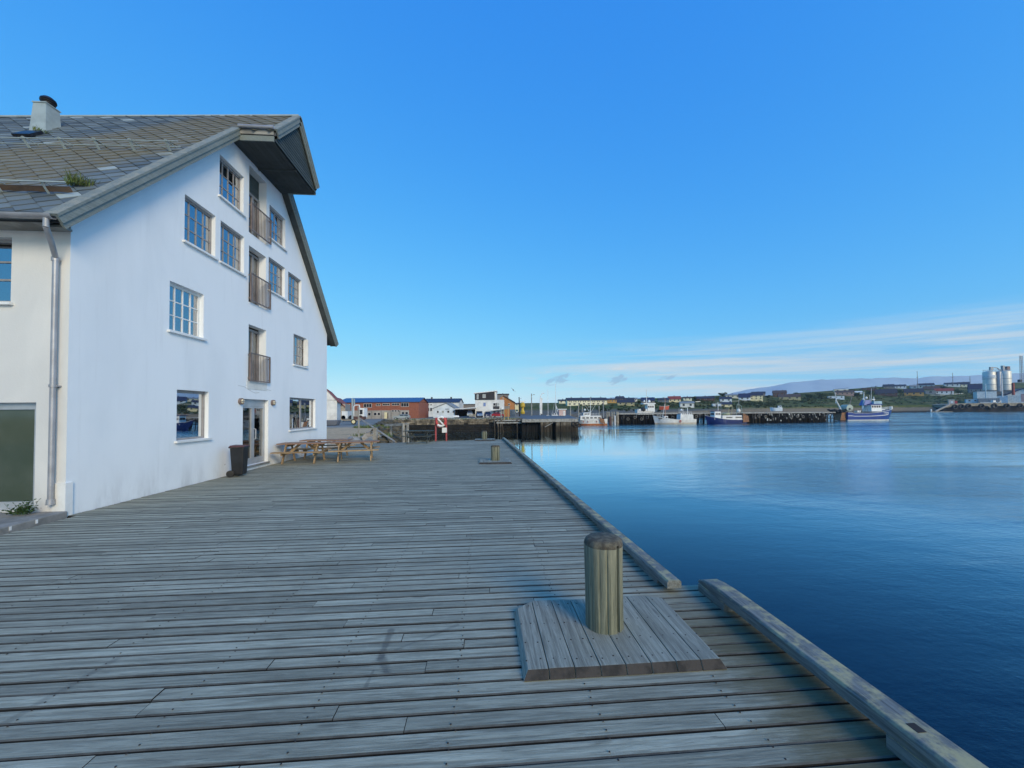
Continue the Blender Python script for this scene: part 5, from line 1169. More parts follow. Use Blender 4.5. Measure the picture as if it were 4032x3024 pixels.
# left low part between wall and dock: beam and posts
lp = thing('landing_stage', 'sagging timber landing stage between the stone wall and the old dock', 'jetty', (6, 92.6, WL))
MB().box(2.5, 8.8, 91.8, 93.2, -.45, -.2).build('deck', 'greywood', lp); MB().box(3, 8.7, 91.6, 91.79, -1.0, -.7).build('beam', 'greywood', lp)
for x in (2.6, 3.4, 3.9, 4.6, 7.9): MB().tube((x, 91.7, WL-.6), (x+pr.uniform(-.4, .3), 91.75, .4 if x < 4 else -.2), .16, .13, 7).build('pile', 'oldpile', lp)
for (x, h) in ((1.9, 5.0), (2.7, 4.2), (3.6, 5.0)): MB().tube((x+2.2, 92.2, -.2), (x+2.2, 92.2, h*.55), .13, .11, 7).build('post', sm('yellowpost', (0.38, 0.29, 0.13)) if x > 2 else 'greywood', lp)

# ------------------------------------------------------------------ the long pier with hanging tyres
DP = 140.0
def pp(px, dz=0): q = at(px, 1600, DP); return q
pier = thing('timber_pier', 'long dark timber pier hung with tyres behind the fishing boats', 'pier', (pp(2850).x, pp(2850).y, WL))
def tilt(px): return {0: 0}.get(0)
a, b = pp(2430), pp(3290); dirp = Vector((b.x-a.x, b.y-a.y, 0)).normalized(); nrm = Vector((-dirp.y, dirp.x, 0)); Lp = (Vector((b.x-a.x, b.y-a.y, 0))).length
A = Vector((a.x, a.y, 0)); zt0, zt1 = .78, .62
def PP(u, v, z): return A+dirp*u+nrm*v+Vector((0, 0, z))
MB().hexa([PP(0, 0, zt0-.35), PP(Lp, 0, zt1-.35), PP(Lp, 7, zt1-.35), PP(0, 7, zt0-.35), PP(0, 0, zt0), PP(Lp, 0, zt1), PP(Lp, 7, zt1), PP(0, 7, zt0)]).build('deck', 'greywood', pier)
pr = random.Random(9)
for v in (.1, 3.4, 6.8):
    n_ = 62 if v < 1 else 40
    for i in range(n_):
        u = Lp*(i+.5)/n_+pr.uniform(-.3, .3)
        if 44 < u < 47.5 and v > 1: continue
        MB().tube(PP(u, v, WL-.8), PP(u+pr.uniform(-.15, .15), v, zt1-.36), .17, .15, 6).build('pile', 'darkpile' if pr.random() < .8 else 'oldpile', pier)
for z in (-.4, -1.6): MB().beam(PP(0, 0-.1, z), PP(Lp, -.1, z), .12, .22).build('waling', 'darkpile', pier)
for u0_, u1_ in ((0, 31), (48, Lp)):
    MB().beam(PP(u0_, 3.5, -.3), PP(u1_, 3.5, -.3), .3, .5).build('crosshead', 'darkpile', pier)
    MB().hexa([PP(u0_, 4.2, WL-.5), PP(u1_, 4.2, WL-.5), PP(u1_, 4.5, WL-.5), PP(u0_, 4.5, WL-.5), PP(u0_, 4.2, .2), PP(u1_, 4.2, .2), PP(u1_, 4.5, .2), PP(u0_, 4.5, .2)]).build('sheeting', 'darkpile', pier)
for i in range(34):
    u = 2+i*(Lp-3)/34+pr.uniform(-.5, .5); z = -1.0+pr.uniform(-.5, .4); tc_ = PP(u, -.32, z)
    tm = MB().torus((0, 0, 0), .42, .14, 'y', 14, 6); tm.v = [Matrix.Rotation(atan2(dirp.y, dirp.x), 3, 'Z') @ v_+tc_ for v_ in tm.v]; tm.build('tyre', sm('greytyre', (0.16, 0.145, 0.12)) if pr.random() < .45 else 'rubber', pier)
    if pr.random() < .5: MB().tube(PP(u+.6, -.3, z-.2), PP(u+.6, -.3, z+1.2), .06, .06, 5).build('chain', 'greywood', pier)
for i in range(42):
    u = 50+pr.uniform(0, Lp-52); z = pr.uniform(-2.6, .1); MB().box(*(lambda c: (c.x-.12, c.x+.12, c.y-.1, c.y+.02))(PP(u, -.25, 0)), z, z+pr.uniform(.3, .9)).build('fender_strip', 'offwhite' if pr.random() < .1 else 'greywood', pier)
# pale bare piles to the left of the pier
for px_, ord_ in zip((2389, 2397, 2409, 2417, 2428, 2433), ('leftmost', 'second from the left', 'third from the left', 'third from the right', 'second from the right', 'rightmost')):
    q = at(px_, 1600, 134); o = MB().tube((q.x, q.y, WL-.8), (q.x, q.y, at(px_, 1621, 134).z), .22, .2, 8).build('mooring_pile', 'palerock')
    tag(o, 'bare pale mooring pile, '+ord_+' of the six left of the long pier', 'pile', 'bare mooring piles left of the long pier')
q = at(2421, 1600, 130); tag(MB().tube((q.x, q.y, WL-.5), (q.x, q.y, at(2421, 1636, 130).z), .2, .2, 8).build('marker_post', 'white'), 'bright white marker post standing in the water left of the pier', 'post')
q = at(2401, 1600, 133); tag(MB().tube((q.x, q.y, WL-.5), (q.x, q.y, at(2401, 1640, 133).z), .5, .45, 8).build('fender_drum', 'darkbrown'), 'rusty brown fender drum beside the bare mooring piles', 'fender')

# ------------------------------------------------------------------ boats
def interp(tab, x):
    if x <= tab[0][0]: return tab[0][1]
    for (a, b), (c, d) in zip(tab, tab[1:]):
        if x <= c: return b+(d-b)*(x-a)/(c-a)
    return tab[-1][1]
def hull(t_, Ln, Bm, free, bow, mat, botmat=None, bot=.35, stripe=None, rake=.12, stern=.8, under=None):
    """bow towards +x; free = freeboard amidships, bow = freeboard at the stem"""
    n = 16; secs = []
    def half(u): return Bm/2*(min(1, stern+(1-stern)*u/.35) if u < .35 else (1 if u < .55 else max(0.0, 1-((u-.55)/.45)**2.2)))
    def sheer(u): return free+(bow-free)*max(0, (u-.35)/.65)**1.7+(.12*free if u < .1 else 0)
    zl = [-.6, 0.0, bot, .55, .8, 1.0]
    def pt(u, j, s):
        zt = sheer(u); z = (zl[j] if j < 3 else bot+(zt-bot)*((zl[j]-.35)/.65 if j < 5 else 1)) if j > 1 else zl[j]
        if j == 3: z = bot+(zt-bot)*.35
        if j == 4: z = bot+(zt-bot)*.7
        if j == 5: z = zt
        fl = {0: .72, 1: .86, 2: .91, 3: .95, 4: .98, 5: 1.0}[j]; hb_ = half(u)*fl
        if u > .55: hb_ = half(min(1, u+(1-fl)*.35))*(.6+.4*fl)
        x = -Ln/2+Ln*u*(1-rake*(1-max(0, z)/bow)) if u > .5 else -Ln/2+Ln*u
        if u > .5: x = -Ln/2+Ln*(.5+(u-.5)*(1-2*rake*.5*(1-max(-.2, z)/bow)*(u-.5)*4*.5))
        return Vector((x, s*hb_, z))
    def band(j0, j1, name, mat_, off=0):
        mb = MB()
        for s in (-1, 1):
            for i in range(n):
                u0, u1 = i/n, (i+1)/n
                for j in range(j0, j1):
                    v = [pt(u0, j, s), pt(u1, j, s), pt(u1, j+1, s), pt(u0, j+1, s)]
                    if off: v = [w+Vector((0, s*off, 0)) for w in v]
                    mb.add(v if s < 0 else v[::-1], [(0, 1, 2, 3)])
        for j in range(j0, j1): mb.add([pt(0, j, 1), pt(0, j, -1), pt(0, j+1, -1), pt(0, j+1, 1)], [(0, 1, 2, 3)])
        return mb.build(name, mat_, t_, True)
    band(0, 2, 'boot_top', botmat or mat); band(2, 5, 'hull', mat)
    if stripe:
        mb = MB()
        for s in (-1, 1):
            for i in range(n-2):
                u0, u1 = i/n, (i+1)/n; zc = stripe[1]
                def mid(u, d): a_ = pt(u, 3, s); c_ = pt(u, 5, s); w = a_+(c_-a_)*(zc+d); return w+Vector((0, s*.05, 0))
                mb.add([mid(u0, -.05), mid(u1, -.05), mid(u1, .06), mid(u0, .06)], [(0, 1, 2, 3)])
        mb.build('stripe', stripe[0], t_, True)
    dk_ = MB()
    for i in range(n):
        u0, u1 = i/n, (i+1)/n; d = Vector((0, 0, -.35))
        dk_.add([pt(u0, 5, -1)+d, pt(u1, 5, -1)+d, pt(u1, 5, 1)+d, pt(u0, 5, 1)+d], [(0, 1, 2, 3)])
    dk_.build('deck', 'greywood', t_, True)
    gw = MB()
    for s in (-1, 1):
        for i in range(n): gw.beam(pt(i/n, 5, s), pt((i+1)/n, 5, s), .12, .1)
    gw.build('gunwale', 'offwhite', t_, True)
    return pt, sheer
def house(t_, x0, x1, w, z0, z1, mat='white', nw=3, side=True, front=True, nm='deckhouse', taper=.12, wz=None, wh=.45):
    MB().hexa([(x0, -w/2, z0), (x1, -w/2, z0), (x1, w/2, z0), (x0, w/2, z0), (x0+taper*.3, -w/2*.95, z1), (x1-taper, -w/2*.95, z1), (x1-taper, w/2*.95, z1), (x0+taper*.3, w/2*.95, z1)]).build(nm, mat, t_, True, bevel=.05)
    wz = wz if wz is not None else z0+(z1-z0)*.55
    for i in range(nw):
        a_ = x0+.25+(x1-x0-.5)*i/nw; b_ = a_+(x1-x0-.5)/nw*.65
        for s in (-1, 1): MB().box(a_, b_, s*w/2*.985-.03, s*w/2*.985+.03, wz, wz+wh).build('window', 'farglass', t_, True)
    if front:
        for i in range(3):
            y_ = -w/2*.8+w*.8*i/3+w*.04; MB().box(x1-taper*.9, x1+.015, y_, y_+w*.2, wz, wz+wh).build('front_window', 'farglass', t_, True)
def rail(t_, pts, h=.9, mat='offwhite', r=.03):
    mb = MB()
    for a_, b_ in zip(pts, pts[1:]):
        a_, b_ = Vector(a_), Vector(b_); n = max(1, int((b_-a_).length/1.0))
        for z in (h, h*.55): mb.tube(a_+Vector((0, 0, z)), b_+Vector((0, 0, z)), r, r, 4)
        for i in range(n+1): p_ = a_+(b_-a_)*i/n; mb.tube(p_, p_+Vector((0, 0, h)), r, r, 4)
    mb.build('railing', mat, t_, True)
def boat(name, label, pxa, pxb, py, D, rev=False, rz=0, cat='fishing boat', group=None):
    a_, b_ = at(pxa, py, D), at(pxb, py, D); c = (a_+b_)/2; Ln = Vector((b_.x-a_.x, b_.y-a_.y)).length
    ang = atan2(b_.y-a_.y, b_.x-a_.x)+(pi if rev else 0)+rz
    return thing(name, label, cat, (c.x, c.y, WL), ang, group), Ln
sm('navyhull', (0.012, 0.025, 0.13), .35, (0.015, 0.03, 0.11), 1); sm('royalhull', (0.006, 0.045, 0.25), .5, (0.005, 0.035, 0.19), 1); sm('whitehull', (0.68, 0.67, 0.64), .5, (0.56, 0.54, 0.5), 1.2); sm('orangeboot', (0.42, 0.13, 0.04), .7, (0.3, 0.1, 0.04), 1.5); sm('rust', (0.30, 0.15, 0.075), .9, (0.16, 0.08, 0.05), 2); sm('dirtyhull', (0.50, 0.44, 0.36), .6, (0.36, 0.3, 0.24), 1.2); sm('netting', (0.045, 0.05, 0.055), .95, (0.02, 0.022, 0.03), 3)
# 1 orange-bottomed boat beside the dock
t_, Ln = boat('fishing_boat', 'white wheelhouse boat with orange underside moored beside the old dock', 2268, 2388, 1672, 131, True)
pt, sh = hull(t_, Ln, 3.6, 1.9, 2.6, 'whitehull', 'orangeboot', .55, rake=.1)
hb2 = MB(); hb2 = house(t_, -3.2, 4.0, 2.9, 1.7, 3.25, 'whitehull', 5, wz=2.3, wh=.4); house(t_, .6, 2.9, 2.4, 3.25, 4.3, 'white', 3, wz=3.55, wh=.5)
MB().tube((.2, 0, 3.2), (.2, 0, 9.5), .1, .05, 6).build('mast', 'white', t_, True); MB().tube((-4.2, 0, 1.6), (-4.2, 0, 8.3), .14, .12, 6).build('aft_post', 'greyroof', t_, True)
MB().beam((.2, 0, 4), (2.0, 0, 6.8), .06, .06).beam((.2, 0, 4.2), (-1.6, 0, 7), .06, .06).tube((-.6, 0, 6.2), (1.1, 0, 6.2), .05, .05, 5).build('rigging', 'offwhite', t_, True)
rail(t_, [(-3, -1.3, 3.3), (4, -1.3, 3.3)], .7); MB().lathe([(.25, 0), (.35, .2), (.3, .5), (.02, .6)], (2.2, .3, 5.0), 10).build('radar_dome', 'white', t_, True)
o_ = MB(); o_.hexa([(-4.3, 2.0, .5), (-2.7, 2.0, 0.9), (-2.7, 2.14, .9), (-4.3, 2.14, .5), (-3.9, 2.0, 2.0), (-2.3, 2.0, 2.5), (-2.3, 2.14, 2.5), (-3.9, 2.14, 2.0)]); o_.build('trawl_door', 'rust', t_, True)
MB().lathe([(.5, 0), (.7, .3), (.5, .8), (.1, .9)], (-4.4, .2, 1.6), 9).build('net_heap', 'netting', t_, True)
for x_ in (-1.5, 1.5, 3): MB().tube((x_, 1.92, 1.0), (x_, 1.92, 1.5), .12, .12, 8).build('fender', 'postred', t_, True)
# 2 white boat, wheelhouse aft
t_, Ln = boat('fishing_boat', 'white wooden fishing boat with red-topped mast forward and deckhouse aft', 2571, 2736, 1664.5, 135.5, True)
pt, sh = hull(t_, Ln, 4.2, 1.5, 3.0, 'whitehull', 'dirtyhull', .5, rake=.1, stern=.6)
house(t_, -6.2, -1.6, 3.2, 1.2, 3.3, 'offwhite', 0, front=False); house(t_, -5.8, -1.9, 2.5, 3.3, 3.7, 'offwhite', 5, wz=3.4, wh=.25)
house(t_, 2.4, 3.8, 2.0, 1.3, 2.8, 'offwhite', 1)
MB().tube((3.0, 0, 1.2), (3.0, 0, 9.6), .13, .07, 6).build('mast', sm('redpole', (0.5, 0.3, 0.22)), t_, True); MB().tube((3.0, 0, 7.2), (4.1, 0, 1.8), .08, .08, 6).build('stay', 'offwhite', t_, True)
MB().tube((-3.3, 0, 3.7), (-3.3, 0, 5.4), .07, .07, 5).tube((-4.7, .4, 3.7), (-4.7, .4, 5.6), .12, .12, 6).tube((-1.9, 0, 3.7), (-1.9, 0, 5.6), .06, .06, 5).build('aft_mast', 'offwhite', t_, True)
MB().lathe([(.3, 0), (.45, .25), (.25, .6), (.02, .75)], (-2.6, .2, 4.6), 9).build('searchlight', 'white', t_, True)
MB().torus((-1.3, 2.2, 1.0), .32, .09, 'y', 12, 6).build('fender_ring', 'red', t_, True)
rail(t_, [(4.2, 1.3, 2.2), (6.2, .8, 2.7)], .8); rail(t_, [(-5.8, 1.1, 3.7), (-1.9, 1.1, 3.7)], .6)
MB().box(4.7, 6.0, 1.52, 1.62, 1.85, 2.15).build('name_plate', 'black', t_, True)
# 3 navy and white boat
t_, Ln = boat('fishing_boat', 'dark blue fishing boat with white deck shelter and brown trawl ramp at its stern', 2776, 2930, 1664, 136, True)
pt, sh = hull(t_, Ln, 4.4, 1.4, 2.9, 'navyhull', 'navyhull', .4, rake=.12, stern=.85)
house(t_, -5.2, 1.8, 3.9, 1.1, 2.9, 'whitehull', 2, front=False, wz=2.0, wh=.3); house(t_, 2.0, 4.3, 3.0, 1.5, 4.3, 'white', 3, wz=3.1, wh=.6)
MB().box(1.9, 4.5, -1.55, 1.55, 4.3, 4.55).build('wheelhouse_roof', 'navyhull', t_, True)
MB().tube((2.2, 0, 4.5), (2.2, 0, 7.6), .12, .08, 6).tube((2.2, -.6, 6.3), (2.2, .6, 6.3), .05, .05, 5).build('mast', 'offwhite', t_, True)
for x_ in (-1.8, -2.9): MB().tube((x_+.4, 0, 2.9), (x_, 0, 6.5), .09, .07, 6).build('gallows', 'olive', t_, True)
MB().tube((-1.7, 0, 6.5), (-2.9, 0, 6.5), .07, .07, 6).path([(-6.4, 0, 2.2), (-6.0, 0, 6.2), (-4.6, 0, 6.9), (-4.2, 0, 2.9)], .1, 6).build('gantry', sm('gantrygreen', (0.25, 0.32, 0.28)), t_, True)
MB().lathe([(.9, 0), (1.5, .3), (1.2, .7), (.3, .9)], (-.4, .2, 2.9), 10).build('net_heap', sm('netyellow', (0.36, 0.35, 0.2)), t_, True)
MB().hexa([(-7.4, -1.2, .6), (-5.3, -1.2, .4), (-5.3, 2.2, .4), (-7.4, 2.2, .6), (-7.1, -1.2, 2.6), (-5.3, -1.2, 3.6), (-5.3, 2.2, 3.6), (-7.1, 2.2, 2.6)]).build('trawl_ramp', 'rust', t_, True)
MB().tube((-5.2, 0, 2.9), (-5.2, 0, 9.2), .05, .04, 5).build('aerial', 'offwhite', t_, True); MB().lathe([(.5, 0), (.7, .4), (.5, 1), (.1, 1.2)], (-5.0, 0, 4.0), 9).build('buoy_bag', 'offwhite', t_, True)
# 4 white boat behind the pier
t_, Ln = boat('workboat', 'white workboat lying behind the long pier, only its upper part showing', 2505, 2577, 1640, 152, False)
pt, sh = hull(t_, Ln, 3.6, 4.6, 5.2, 'whitehull', 'whitehull', .6, rake=.08, stern=.9)
house(t_, .4, 3.3, 3.2, 4.3, 7.3, 'white', 3, wz=5.9, wh=.75); house(t_, -3.0, .4, 2.8, 4.3, 5.4, 'white', 0, front=False)
MB().box(-1.2, 3.5, -1.7, 1.7, 7.3, 7.7).build('wheelhouse_roof', 'white', t_, True)
MB().tube((.6, 0, 7.6), (.6, 0, 13.2), .13, .06, 6).tube((.0, 0, 10), (1.3, 0, 10), .06, .06, 5).build('mast', 'offwhite', t_, True)
MB().lathe([(.4, 0), (.55, .3), (.3, .9), (.02, 1)], (1.6, 0, 8.0), 10).lathe([(.3, 0), (.4, .3), (.02, .8)], (-.3, 0, 8.2), 10).build('radome', 'white', t_, True)
MB().lathe([(.6, 0), (1.0, .5), (.9, 1.3), (.2, 1.8)], (-1.2, -1.2, 4.4), 9).build('net_heap', 'netting', t_, True)
# 5 the royal blue trawler
t_, Ln = boat('trawler', 'large royal blue trawler with white stripe and white wheelhouse off the pier end', 3318, 3514, 1650, 158, False, 0, 'trawler')
pt, sh = hull(t_, Ln, 6.0, 3.0, 4.6, 'royalhull', 'white', .35, ('white', .28), rake=.16, stern=.9)
def T(px): return (px-3416)*Ln/196
def TZ(py): return (1650.5-py)*158/FPX
def AX(a): return T(3250+a*.1266)
def AZ_(b): return TZ(1500+b*.1266)+.0
house(t_, AX(1290), AX(1610), 4.4, AZ_(915), AZ_(712), 'white', 4, wz=AZ_(795), wh=.75, nm='wheelhouse')
MB().box(AX(1240), AX(1625), -2.4, 2.4, AZ_(712), AZ_(685)).build('bridge_deck', 'royalhull', t_, True)
MB().box(AX(1370), AX(1615), -2.2, -2.1, AZ_(685), AZ_(600)).box(AX(1600), AX(1615), -2.1, 2.2, AZ_(685), AZ_(600)).build('bridge_screen', 'lightblue', t_, True)
MB().hexa([(AX(1130), -1.2, AZ_(720)), (AX(1400), -1.2, AZ_(700)), (AX(1400), 1.2, AZ_(700)), (AX(1130), 1.2, AZ_(720)), (AX(1200), -.9, AZ_(560)), (AX(1340), -.9, AZ_(560)), (AX(1340), .9, AZ_(560)), (AX(1200), .9, AZ_(560))]).build('funnel', sm('funnelblue', (0.10, 0.14, 0.36), .4), t_, True)
MB().beam((AX(1120), -.6, AZ_(830)), (AX(1180), -.6, AZ_(560)), .3, .3).beam((AX(1180), -.6, AZ_(560)), (AX(1240), -.6, AZ_(560)), .2, .2).beam((AX(1250), .6, AZ_(850)), (AX(1290), .6, AZ_(560)), .3, .3).build('mast_legs', 'lightblue', t_, True)
MB().tube((AX(1210), 0, AZ_(600)), (AX(1225), 0, AZ_(300)), .22, .1, 7).tube((AX(1410), 0, AZ_(600)), (AX(1395), 0, AZ_(400)), .08, .06, 6).tube((AX(1530), 0, AZ_(600)), (AX(1525), 0, AZ_(455)), .16, .14, 7).tube((AX(1460), 0, AZ_(200)), (AX(1440), 0, AZ_(600)), .06, .1, 5).build('mast', 'offwhite', t_, True)
MB().lathe([(.3, 0), (.45, .3), (.35, .7), (.02, .9)], (AX(1295), 0, AZ_(520)), 10).lathe([(.3, 0), (.4, .3), (.02, .6)], (AX(1200), 0, AZ_(545)), 10).box(AX(1470), AX(1560), -.1, .1, AZ_(555), AZ_(530)).build('radar', 'white', t_, True)
MB().tube((AX(1240), 0, AZ_(420)), (AX(1430), 0, AZ_(600)), .05, .05, 5).build('stay', 'greyclad', t_, True)
for (x0, x1, zt_) in ((300, 520, 230), ): MB().tube((AX(500), 0, AZ_(880)), (AX(370), 0, AZ_(600)), .32, .22, 7).tube((AX(370), 0, AZ_(600)), (AX(320), 0, AZ_(300)), .14, .1, 6).tube((AX(370), .5, AZ_(650)), (AX(375), .5, AZ_(470)), .12, .12, 6).build('aft_gantry', 'offwhite', t_, True)
MB().tube((AX(840), .6, AZ_(870)), (AX(800), .6, AZ_(680)), .28, .2, 7).tube((AX(810), .6, AZ_(680)), (AX(900), .6, AZ_(400)), .14, .11, 6).build('crane', 'greyclad', t_, True)
nd = MB().tube((AX(665), -1.6, AZ_(800)), (AX(665), 1.6, AZ_(800)), 1.35, 1.35, 20).build('net_drum', sm('drumgreen', (0.40, 0.45, 0.38)), t_, True); MB().tube((AX(655), -1.75, AZ_(830)), (AX(655), -1.61, AZ_(830)), .4, .4, 10).build('drum_hub', 'netting', t_, True)
nr = random.Random(2); nm_ = MB()
for i in range(60): 
    r_ = rock((AX(nr.uniform(170, 560)), nr.uniform(-1.6, 1.6), AZ_(nr.uniform(850, 950))), nr.uniform(.25, .6), i); nm_.add(r_[1], r_[2])
nm_.build('net_heap', 'netting', t_, True)
MB().hexa([(AX(350), -1.8, AZ_(1180)), (AX(600), -1.8, AZ_(1180)), (AX(600), 1.8, AZ_(1180)), (AX(350), 1.8, AZ_(1180)), (AX(400), -1.8, AZ_(950)), (AX(580), -1.8, AZ_(930)), (AX(580), 1.8, AZ_(930)), (AX(400), 1.8, AZ_(950))]).build('trawl_door', 'rust', t_, True)
rail(t_, [(AX(560), -2.6, AZ_(930)), (AX(1130), -2.8, AZ_(920))], 1.1, 'greyclad', .05); rail(t_, [(AX(1640), -2.5, AZ_(880)), (AX(2060), -.6, AZ_(850))], 1.0, 'offwhite', .05); rail(t_, [(AX(1640), 2.5, AZ_(880)), (AX(2060), .6, AZ_(850))], 1.0, 'offwhite', .05)
MB().box(AX(2035), AX(2075), -.4, .4, AZ_(850), AZ_(765)).box(AX(1690), AX(1810), -.7, .7, AZ_(880), AZ_(835)).box(AX(950), AX(1050), -.8, .8, AZ_(940), AZ_(880)).build('deck_box', 'white', t_, True)
for (px0, py0, s_, str_) in ((1595, 985, .95, 'TINFE'), ):
    tc_ = bpy.data.curves.new('name_lettering', 'FONT'); tc_.body = str_; tc_.size = s_; tc_.extrude = .02
    to = bpy.data.objects.new('tmp_text', tc_); COL.objects.link(to); bpy.context.view_layer.update(); mt_ = bpy.data.meshes.new_from_object(to.evaluated_get(bpy.context.evaluated_depsgraph_get())); bpy.data.objects.remove(to)
    mt_.materials.clear(); mt_.materials.append(M['white']); to = bpy.data.objects.new('name_lettering', mt_); COL.objects.link(to); to.parent = t_; to.location = (AX(px0), -3.0, AZ_(py0)); to.rotation_euler = (R(90), 0, R(8))

# ------------------------------------------------------------------ hillside terrain
SHORE_D = [(1960, 172), (2240, 172), (2430, 175), (2700, 215), (2950, 270), (3200, 340), (3400, 400), (3560, 430), (4300, 430)]
BANKY = [(1960, 1632), (2240, 1630), (2430, 1626), (2700, 1620), (2940, 1608), (3200, 1602), (3400, 1599), (3700, 1594), (4032, 1588), (4300, 1586)]
TOPY = [(1960, 1594), (2060, 1587), (2300, 1585), (2400, 1578), (2500, 1571), (2700, 1563), (2860, 1556), (2960, 1560), (3060, 1556), (3150, 1547), (3250, 1540), (3400, 1527), (3500, 1521), (3700, 1515), (3860, 1510), (4032, 1505), (4300, 1500)]
TOP_D = [(1960, 330), (2400, 340), (2800, 420), (3200, 560), (3500, 680), (4300, 720)]
def terr(px, t): # t 0 at the bank top, 1 at the crest
    D = interp(SHORE_D, px)+8; D1 = interp(TOP_D, px); d = D+(D1-D)*t
    y_ = interp(BANKY, px)+(interp(TOPY, px)-interp(BANKY, px))*t
    return px, y_, d
def tpt(px, t):
    a_, y_, d = terr(px, t); q = at(a_, y_, d)
    import mathutils.noise as mn
    amp = .9*sin(pi*min(1, max(0, t)))
    q.z += mn.noise(Vector((q.x*.03, q.y*.03, 0)))*amp+mn.noise(Vector((q.x*.12, q.y*.12, 4)))*amp*.4
    return q
m, t, p = newmat('hill_grass'); p.inputs['Roughness'].default_value = 1; p.inputs['Specular IOR Level'].default_value = .1
a_ = noise(t, coords(t, (1, 1, 3)), .035, 6, .65); b_ = noise(t, coords(t), .35, 6, .7); c_ = noise(t, coords(t, (1, 1, 2)), 1.3, 4, .7)
c = mixc(t, sstep(t, a_, .38, .62), (0.058, 0.082, 0.020), (0.145, 0.135, 0.055)); c = mixc(t, mth(t, 'MULTIPLY', sstep(t, b_, .5, .62), .75), c, (0.028, 0.045, 0.018)); c = mixc(t, mth(t, 'MULTIPLY', sstep(t, c_, .55, .7), .35), c, (0.17, 0.16, 0.085))
g_ = t.nodes.new('ShaderNodeNewGeometry'); s_ = t.nodes.new('ShaderNodeSeparateXYZ'); t.links.new(g_.outputs['Position'], s_.inputs[0])
shore = mth(t, 'SUBTRACT', 1, sstep(t, mth(t, 'ADD', s_.outputs[2], mth(t, 'MULTIPLY', b_, 2.2)), 2.6, 4.4))
c = mixc(t, shore, c, mixc(t, sstep(t, c_, .35, .6), (0.20, 0.18, 0.145), (0.11, 0.10, 0.085)))
dk2 = mth(t, 'SUBTRACT', 1, sstep(t, mth(t, 'ADD', s_.outputs[2], mth(t, 'MULTIPLY', c_, 2)), -1.6, .4))
c = mixc(t, dk2, c, (0.028, 0.026, 0.024))
t.links.new(c, p.inputs['Base Color']); t.links.new(bump(t, mth(t, 'ADD', b_, c_), .8, .4), p.inputs['Normal']); M['hill'] = m
mb = MB(); NP, NT = 150, 26
grid = []
for i in range(NP+1):
    px = 1960+(4300-1960)*i/NP; col = []
    D0 = interp(SHORE_D, px); q0 = at(px, 1600, D0); lowz = WL-.6 if px > 2255 else -.4
    col.append(Vector((q0.x, q0.y, lowz))); 
    for j in range(NT+1): col.append(tpt(px, j/NT*1.0))
    e = at(px, 1600, interp(TOP_D, px)+300); col.append(Vector((e.x, e.y, col[-1].z-9))); grid.append(col)
vs = [v for c_ in grid for v in c_]; mm = len(grid[0])
mb.add(vs, [(i*mm+j, (i+1)*mm+j, (i+1)*mm+j+1, i*mm+j+1) for i in range(NP) for j in range(mm-1)])
struct(mb.build('hillside', 'hill', local=True, smooth=True))
# distant hills, the blue of the haze painted into their colour
m = mk('mountain_haze_blue', (0.34, 0.43, 0.50), (0.29, 0.37, 0.45), .006, 1.0, 0); M['mount'] = m
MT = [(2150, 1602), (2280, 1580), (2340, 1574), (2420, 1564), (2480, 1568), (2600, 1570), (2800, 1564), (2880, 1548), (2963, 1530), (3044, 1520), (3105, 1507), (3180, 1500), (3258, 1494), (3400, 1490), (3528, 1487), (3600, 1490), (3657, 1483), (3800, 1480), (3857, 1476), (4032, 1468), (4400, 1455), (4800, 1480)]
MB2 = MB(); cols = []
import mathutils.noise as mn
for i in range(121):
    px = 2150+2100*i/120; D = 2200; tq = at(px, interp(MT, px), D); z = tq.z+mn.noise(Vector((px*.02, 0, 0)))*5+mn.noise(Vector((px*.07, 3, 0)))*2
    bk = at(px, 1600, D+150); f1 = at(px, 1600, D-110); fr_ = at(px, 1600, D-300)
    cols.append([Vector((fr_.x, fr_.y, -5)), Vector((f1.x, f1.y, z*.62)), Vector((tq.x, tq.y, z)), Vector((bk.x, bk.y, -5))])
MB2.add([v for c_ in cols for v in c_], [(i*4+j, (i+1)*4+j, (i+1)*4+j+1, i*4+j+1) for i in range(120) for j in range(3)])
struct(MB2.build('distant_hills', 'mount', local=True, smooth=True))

# ------------------------------------------------------------------ houses on the hillside
def tfor(px, py): return max(0, min(1, (interp(BANKY, px)-py)/(interp(BANKY, px)-interp(TOPY, px))))
def hh(label, pxl, pxr, base, eave, ridge, wall, roof, wins=3, kind='x', depth=8, name='house', rows=1, chim=1, cat='house', dd=0):
    pm_ = (pxl+pxr)/2; D = terr(pm_, tfor(pm_, base))[2]+dd
    b = Bld(name, label, cat, pxl, pxr, base, D)
    b.walls(eave, depth, wall, found=4)
    if kind == 'x': b.gable_x(eave, ridge, depth, roof, wall, over=.45, chim=chim)
    elif kind == 'y': b.gable_y(eave, ridge, depth, roof, wall, over=.45)
    else: b.flat(eave, depth, roof, top2=ridge)
    for r_ in range(rows):
        zz0 = eave+(base-eave)*(.2+.8*r_)/rows*.9; h_ = (base-eave)/rows*.38
        for i in range(wins):
            xx = pxl+(pxr-pxl)*(i+.5)/wins; wd_ = (pxr-pxl)/wins*.28
            b.win(xx-wd_/2, xx+wd_/2, zz0, zz0+h_, fw=.1)
    return b
hh('small white end house left of the long cream row house', 2201, 2236, 1589, 1578, 1573, 'cream', 'darkroof', 2)
b = hh('long cream row house with purple-black roof above the old dock', 2234, 2391, 1598, 1576, 1566, 'cream', 'darkroof', 0, chim=4, depth=9, name='row_house')
for i in range(8):
    x_ = 2240+i*18.6; b.win(x_, x_+7.5, 1588, 1592.5)
    for k in (0, 7.5): b.win(x_+k, x_+k+3, 1579, 1583)
